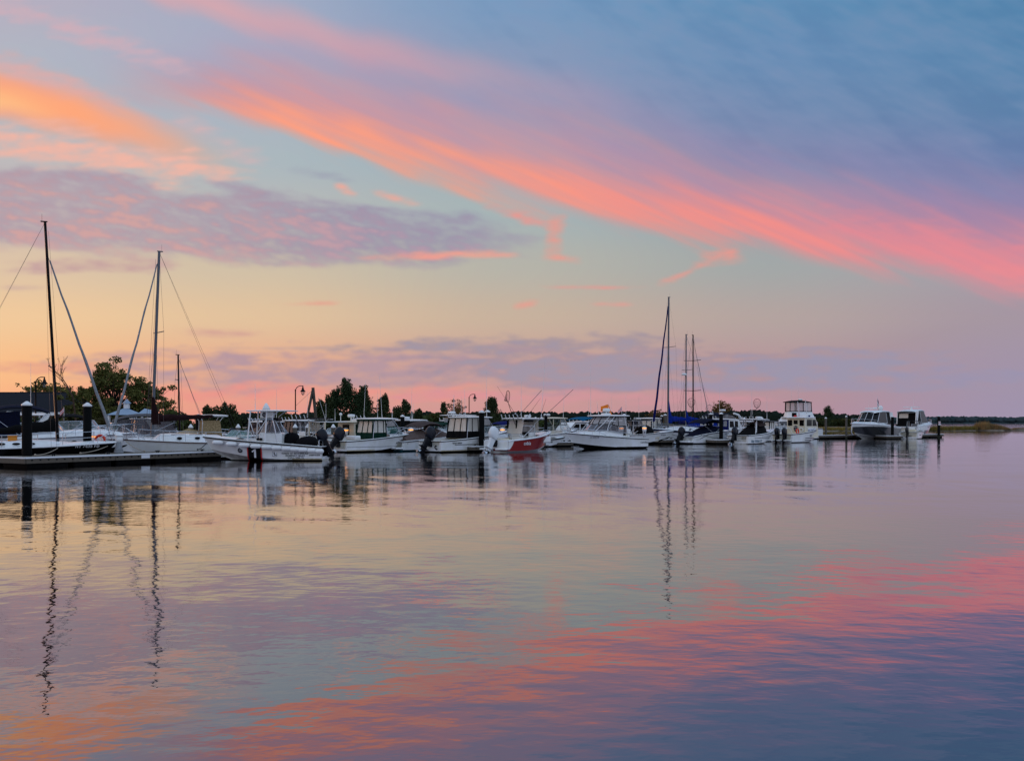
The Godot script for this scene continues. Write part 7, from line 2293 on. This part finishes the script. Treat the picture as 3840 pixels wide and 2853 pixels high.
func cruisers() -> void:
	var t := boat("motor_yacht", "black hulled white decked cruiser with dark windscreen and flag", "motorboat", 3266, 131, 226)
	var h := hull(t, {"L": 11.5, "B": 3.7, "bow": 2.05, "mid": 1.75, "stern": 1.5, "rake": 1.7, "rise": 0.35, "flare": 1.5}, {"skin": M.gelcoat_slate, "deck_from": 0.35, "crown": 0.25, "rail": M.ink_white, "rail_r": 0.05, "bottom": M.gelcoat_aged, "stripe": [0.28, 0.34, M.ink_grey]})
	# white upper moulding above the dark side
	var b := MB.new()
	for side in [-1.0, 1.0]:
		var r := []
		for s in STATIONS:
			var dip := 0.2 + 0.3 * pow(s, 3.0)
			r.append(PackedVector3Array([h.at(s, h.sheer(s) - dip, side, 0.008), h.at(s, h.sheer(s) - dip * 0.5, side, 0.014), h.at(s, h.sheer(s), side, 0.012)]))
		b.grid(r)
	part(t, "upper_moulding", b, M.gelcoat)
	express(t, h, {"top": 3.7, "xa": -0.34, "xf": 0.17, "screen": 0.75})
	var dark := []
	for q in [[1.5, 0.3, 1.0], [2.3, 0.22, 0.6], [2.6, 0.18, 0.3]]:
		var y: float = h.sheer((q[0] + 5.75) / 11.5) + q[1] + 0.2
		dark.append(PackedVector3Array([V(q[0], y, -q[2]), V(q[0], y + 0.03, 0), V(q[0], y, q[2])]))
	part(t, "sun_pad", MB.new().grid(dark), M.canvas_black)
	part(t, "satellite_dome", MB.new().ball(V(-2.2, 4.05, -0.4), V(0.32, 0.36, 0.32), 12), M.white_plastic)
	radar(t, V(-1.4, 3.8, 0), 0.3, 0.2, 0.15)
	part(t, "radar_array", MB.new().box(V(-0.6, 4.0, 0.2), V(0.12, 0.1, 1.6), 0.03, Basis(Vector3.UP, 0.7)), M.white_plastic)
	cloth_flag(t, V(-2.6, 3.6, 0.2), 2.1, 0.55, 1.3, [M.ink_blue, M.ink, M.ink_white, M.ink, M.ink_white, M.ink], "flag", 0.7)
	antenna(t, V(-0.8, 3.8, 0.6), 1.4)
	part(t, "anchor", MB.new().tube([V(5.6, 1.7, 0), V(5.75, 0.9, 0), V(5.4, 0.5, 0)], 0.08, 6), M.steel)
	# second cruiser seen from astern
	t = boat("motor_yacht", "white hardtop cruiser seen from astern, dark cockpit curtain, bow pointing right", "motorboat", 3438, 144, 48)
	h = hull(t, {"L": 11.0, "B": 3.7, "bow": 2.1, "mid": 1.75, "stern": 1.5, "rake": 1.6, "rise": 0.35, "flare": 1.5}, {"deck_from": 0.35, "crown": 0.25, "rail": M.ink_white, "stripe": [0.5, 1.0, M.gelcoat_slate, 0.3, 1.0]})
	express(t, h, {"top": 3.95, "xa": -0.36, "xf": 0.12, "screen": 0.75})
	skirt(t, [V(-4.05, 1.5, -1.5), V(-4.05, 1.5, 1.5)], [V(-3.6, 3.72, -1.35), V(-3.6, 3.72, 1.35)], M.canvas_black, "cockpit_curtain")
	pane(t, "curtain_window", [V(-3.82, 2.75, -1.1), V(-3.82, 2.75, 0.2), V(-3.7, 3.4, 0.2), V(-3.7, 3.4, -1.1)], M.vinyl_milky)
	part(t, "radar_array", MB.new().box(V(-2.0, 4.35, 0.0), V(0.12, 0.1, 2.4), 0.03).tube([V(-2.0, 3.9, 0), V(-2.0, 4.35, 0)], 0.2, 8, 0.1), M.white_plastic)
	antenna(t, V(-2.2, 4.3, 0.4), 1.8)
	# skiff from astern
	t = boat("console_boat", "small white skiff with black outboard seen from astern beside the black cruiser", "motorboat", 3428, 130, 56)
	h = hull(t, {"L": 6.0, "B": 2.6, "bow": 1.15, "mid": 0.95, "stern": 0.9}, {"rail": M.rail_black, "bottom": M.gelcoat_aged})
	console(t, 0.4, 0.4)
	tubes(t, "roof_frame", [[V(-0.6, 0.5, -0.75), V(-0.5, 2.3, -0.7), V(-0.5, 2.3, 0.7), V(-0.6, 0.5, 0.75)], [V(0.7, 0.5, -0.75), V(0.5, 2.3, -0.7), V(0.5, 2.3, 0.7), V(0.7, 0.5, 0.75)], [V(-0.5, 2.3, -0.7), V(0.5, 2.3, -0.7)], [V(-0.5, 2.3, 0.7), V(0.5, 2.3, 0.7)]], 0.035, M.white_paint)
	roof(t, "canvas_top", -0.8, 0.8, 1.7, 2.3, M.canvas_black, 0.04, 0.02)
	box(t, "stern_bench", V(-1.2, 0.95, 0), V(0.5, 0.6, 1.1), M.gelcoat_cream, 0.06)
	outboard(t, V(-3.2, 0.7, -0.15), 1.1, 8, M.motor_black)
	hull_letters(t, h, "NY 5120", 0.12, 0.15, 0.5, 1.0, M.ink)
	antenna(t, V(-0.5, 2.2, 0.6), 2.2)

# boats further in, seen over and between the nearer ones
func second_row() -> void:
	for q in [
		["open", 1246, 88, 205, "white runabout with clear folding windscreen behind the navy outboards", null],
		["open", 1640, 84, 214, "white bowrider with pale windscreen seen over the tan cover", null],
		["bimini", 1866, 92, 220, "white boat with dark blue bimini on white bows behind the red boat", M.canvas_royal],
		["hard", 2372, 106, 48, "white hardtop boat whose roof shows behind the express boat's stern", M.canvas_black],
		["hard", 2268, 104, 50, "hardtop boat half hidden behind the express boat's clear helm", M.canvas_navy],
		["bimini", 640, 76, 30, "white boat with black bimini behind the maroon sail cover", M.canvas_black],
		["hard", 1010, 80, 46, "hardtop boat half hidden behind the pumpout boat's console", M.canvas_grey],
		["hard", 1390, 90, 50, "hardtop boat showing between the pilothouse and the green canvas boat", M.canvas_navy],
		["bimini", 1985, 94, 48, "white boat with black bimini behind the red boat's console", M.canvas_black],
		["open", 2560, 112, 220, "low white runabout behind the ketch's dodger", null],
		["hard", 2800, 118, 48, "dark curtained hardtop boat left of the black covered console boat", M.canvas_black],
		["bimini", 2925, 116, 225, "white boat with grey bimini between the teal named boat and patrol boat", M.canvas_grey],
		["hard", 560, 84, 40, "white hardtop boat behind the white sloop's mast", M.canvas_navy],
		["bimini", 940, 82, 215, "white boat with green bimini left of the pumpout boat's roof legs", M.canvas_green],
		["hard", 1128, 88, 46, "hardtop boat behind the covered engines of the pumpout boat", M.canvas_black],
		["bimini", 1462, 98, 225, "white boat with navy bimini behind the green canvas boat", M.canvas_navy],
		["hard", 1706, 102, 50, "hardtop boat behind the ladder of the green bimini cruiser", M.canvas_black],
		["hard", 2185, 112, 50, "hardtop boat beyond the teal bimini", M.canvas_grey],
		["bimini", 2630, 124, 225, "boat with black bimini far behind the navy covered runabout", M.canvas_black]]:
		var t := boat("cabin_boat" if q[0] == "hard" else "runabout", q[4], "motorboat", q[1], q[2], q[3])
		var k: float = 1.0 + 0.06 * sin(q[1])
		var h := hull(t, {"L": 6.8 * k, "B": 2.4 * k, "bow": 1.3 * k, "mid": 1.0 * k, "stern": 0.88 * k, "rake": 1.0}, {"rail": M.rail_black, "deck_from": 0.55, "skin": [M.gelcoat, M.gelcoat_aged, M.gelcoat, M.gelcoat_cream, M.gelcoat][int(q[1]) % 5], "stripe": [0.5, 0.62, [M.gelcoat_navy, M.ink_grey, M.gelcoat_red, M.ink][int(q[1]) % 4]]})
		if q[0] == "hard":
			walkaround(t, h, {"x0": 0.1, "x1": 1.3, "y0": 1.25, "top": 2.3 * k, "w": 1.9, "aft": -1.5, "clear": M.vinyl_smoke, "canvas": q[5], "skirt": 0.25})
			outboard(t, V(-3.6 * k, 0.75, 0), 1.2, 20)
			rod_holders(t, -1.4, 2.3 * k, 1.6, 4)
			antenna(t, V(0.2, 2.35 * k, 0.7), 2.6)
		else:
			enclosure(t, [V(-0.7, 1.05, -1.0), V(0.4, 1.1, -0.9), V(0.9, 1.12, 0), V(0.4, 1.1, 0.9), V(-0.7, 1.05, 1.0)], [V(-0.8, 1.5, -0.95), V(-0.05, 1.6, -0.8), V(0.35, 1.64, 0), V(-0.05, 1.6, 0.8), V(-0.8, 1.5, 0.95)], M.glass, M.steel, 0.024)
			bow_rail(t, h, 0.55, 0.4, 6)
			box(t, "helm_seat", V(-1.2, 1.0, 0.4), V(0.45, 0.7, 0.5), M.gelcoat, 0.06)
			for i in 2:
				fender(t, h.at(0.35 + 0.25 * i, 0.55, 1.0, 0.12), 0.11, 0.5)
			if q[5]:
				bimini(t, -2.4, 0.3, 2.1, 2.3 * k, q[5], 1.0, 0.25)
	var f := thing("slat_fence", "low brown slatted fence on the sand behind the red boat", "fence", spot(1972, 126, 0.9))
	var slat := MB.new().box(Vector3.ZERO, V(0.1, 0.75, 0.03), 0.01).done()
	for i in 13:
		mesh_part(f, "slat", slat, M.pile_wood).position = V(i * 0.16, 0.35, 0)
	part(f, "rail", MB.new().box(V(0.96, 0.55, -0.03), V(2.1, 0.08, 0.04)).box(V(0.96, 0.15, -0.03), V(2.1, 0.08, 0.04)), M.pile_wood)

# ropes from boats to the docks
func line_between(label: String, a: Vector3, b: Vector3, sag: float, m: Material) -> void:
	var t := thing("mooring_line", label, "rope", a, 0.0, "mooring lines")
	var pts := []
	for i in 9:
		var f := i / 8.0
		pts.append((b - a) * f - V(0, sag * 4.0 * f * (1.0 - f), 0))
	part(t, "rope", MB.new().tube(pts, 0.02, 5), m)
	part(t, "knot", MB.new().ball(b - a, V(0.06, 0.05, 0.06), 8), m)

func mooring_lines() -> void:
	line_between("pale mooring line from the black sloop's bow down to the dock", spot(430, 53.6, 1.1), spot(300, 50.6, 0.6), 0.12, M.rope)
	line_between("pale mooring line from the black sloop's side to the near dock end", spot(215, 50.8, 0.85), spot(130, 48.4, 0.58), 0.1, M.rope)
	line_between("pale mooring line from the white sloop's bow to the nearest dock", spot(470, 56.0, 1.12), spot(540, 54.0, 0.6), 0.1, M.rope)
	line_between("dark mooring line from the pumpout boat's bow to the dock end", spot(785, 56.4, 1.25), spot(740, 57.0, 0.6), 0.12, M.dark_rope)
	line_between("dark mooring line from the express boat's stern to the dock behind", spot(2390, 84.5, 0.8), spot(2420, 97.0, 0.55), 0.2, M.dark_rope)
	line_between("pale mooring line from the black cruiser's bow to the long dock", spot(3200, 127.0, 1.9), spot(3140, 129.2, 0.6), 0.2, M.rope)
	var c := thing("rope_coil", "flat coil of pale rope lying on the nearest dock", "rope", spot(620, 55.6, 0.5))
	var pts := []
	for i in 60:
		var a := i * 0.42
		pts.append(V(cos(a) * (0.06 + i * 0.0042), 0.025 + 0.0004 * i, sin(a) * (0.06 + i * 0.0042)))
	part(c, "coil", MB.new().tube(pts, 0.018, 5), M.rope)
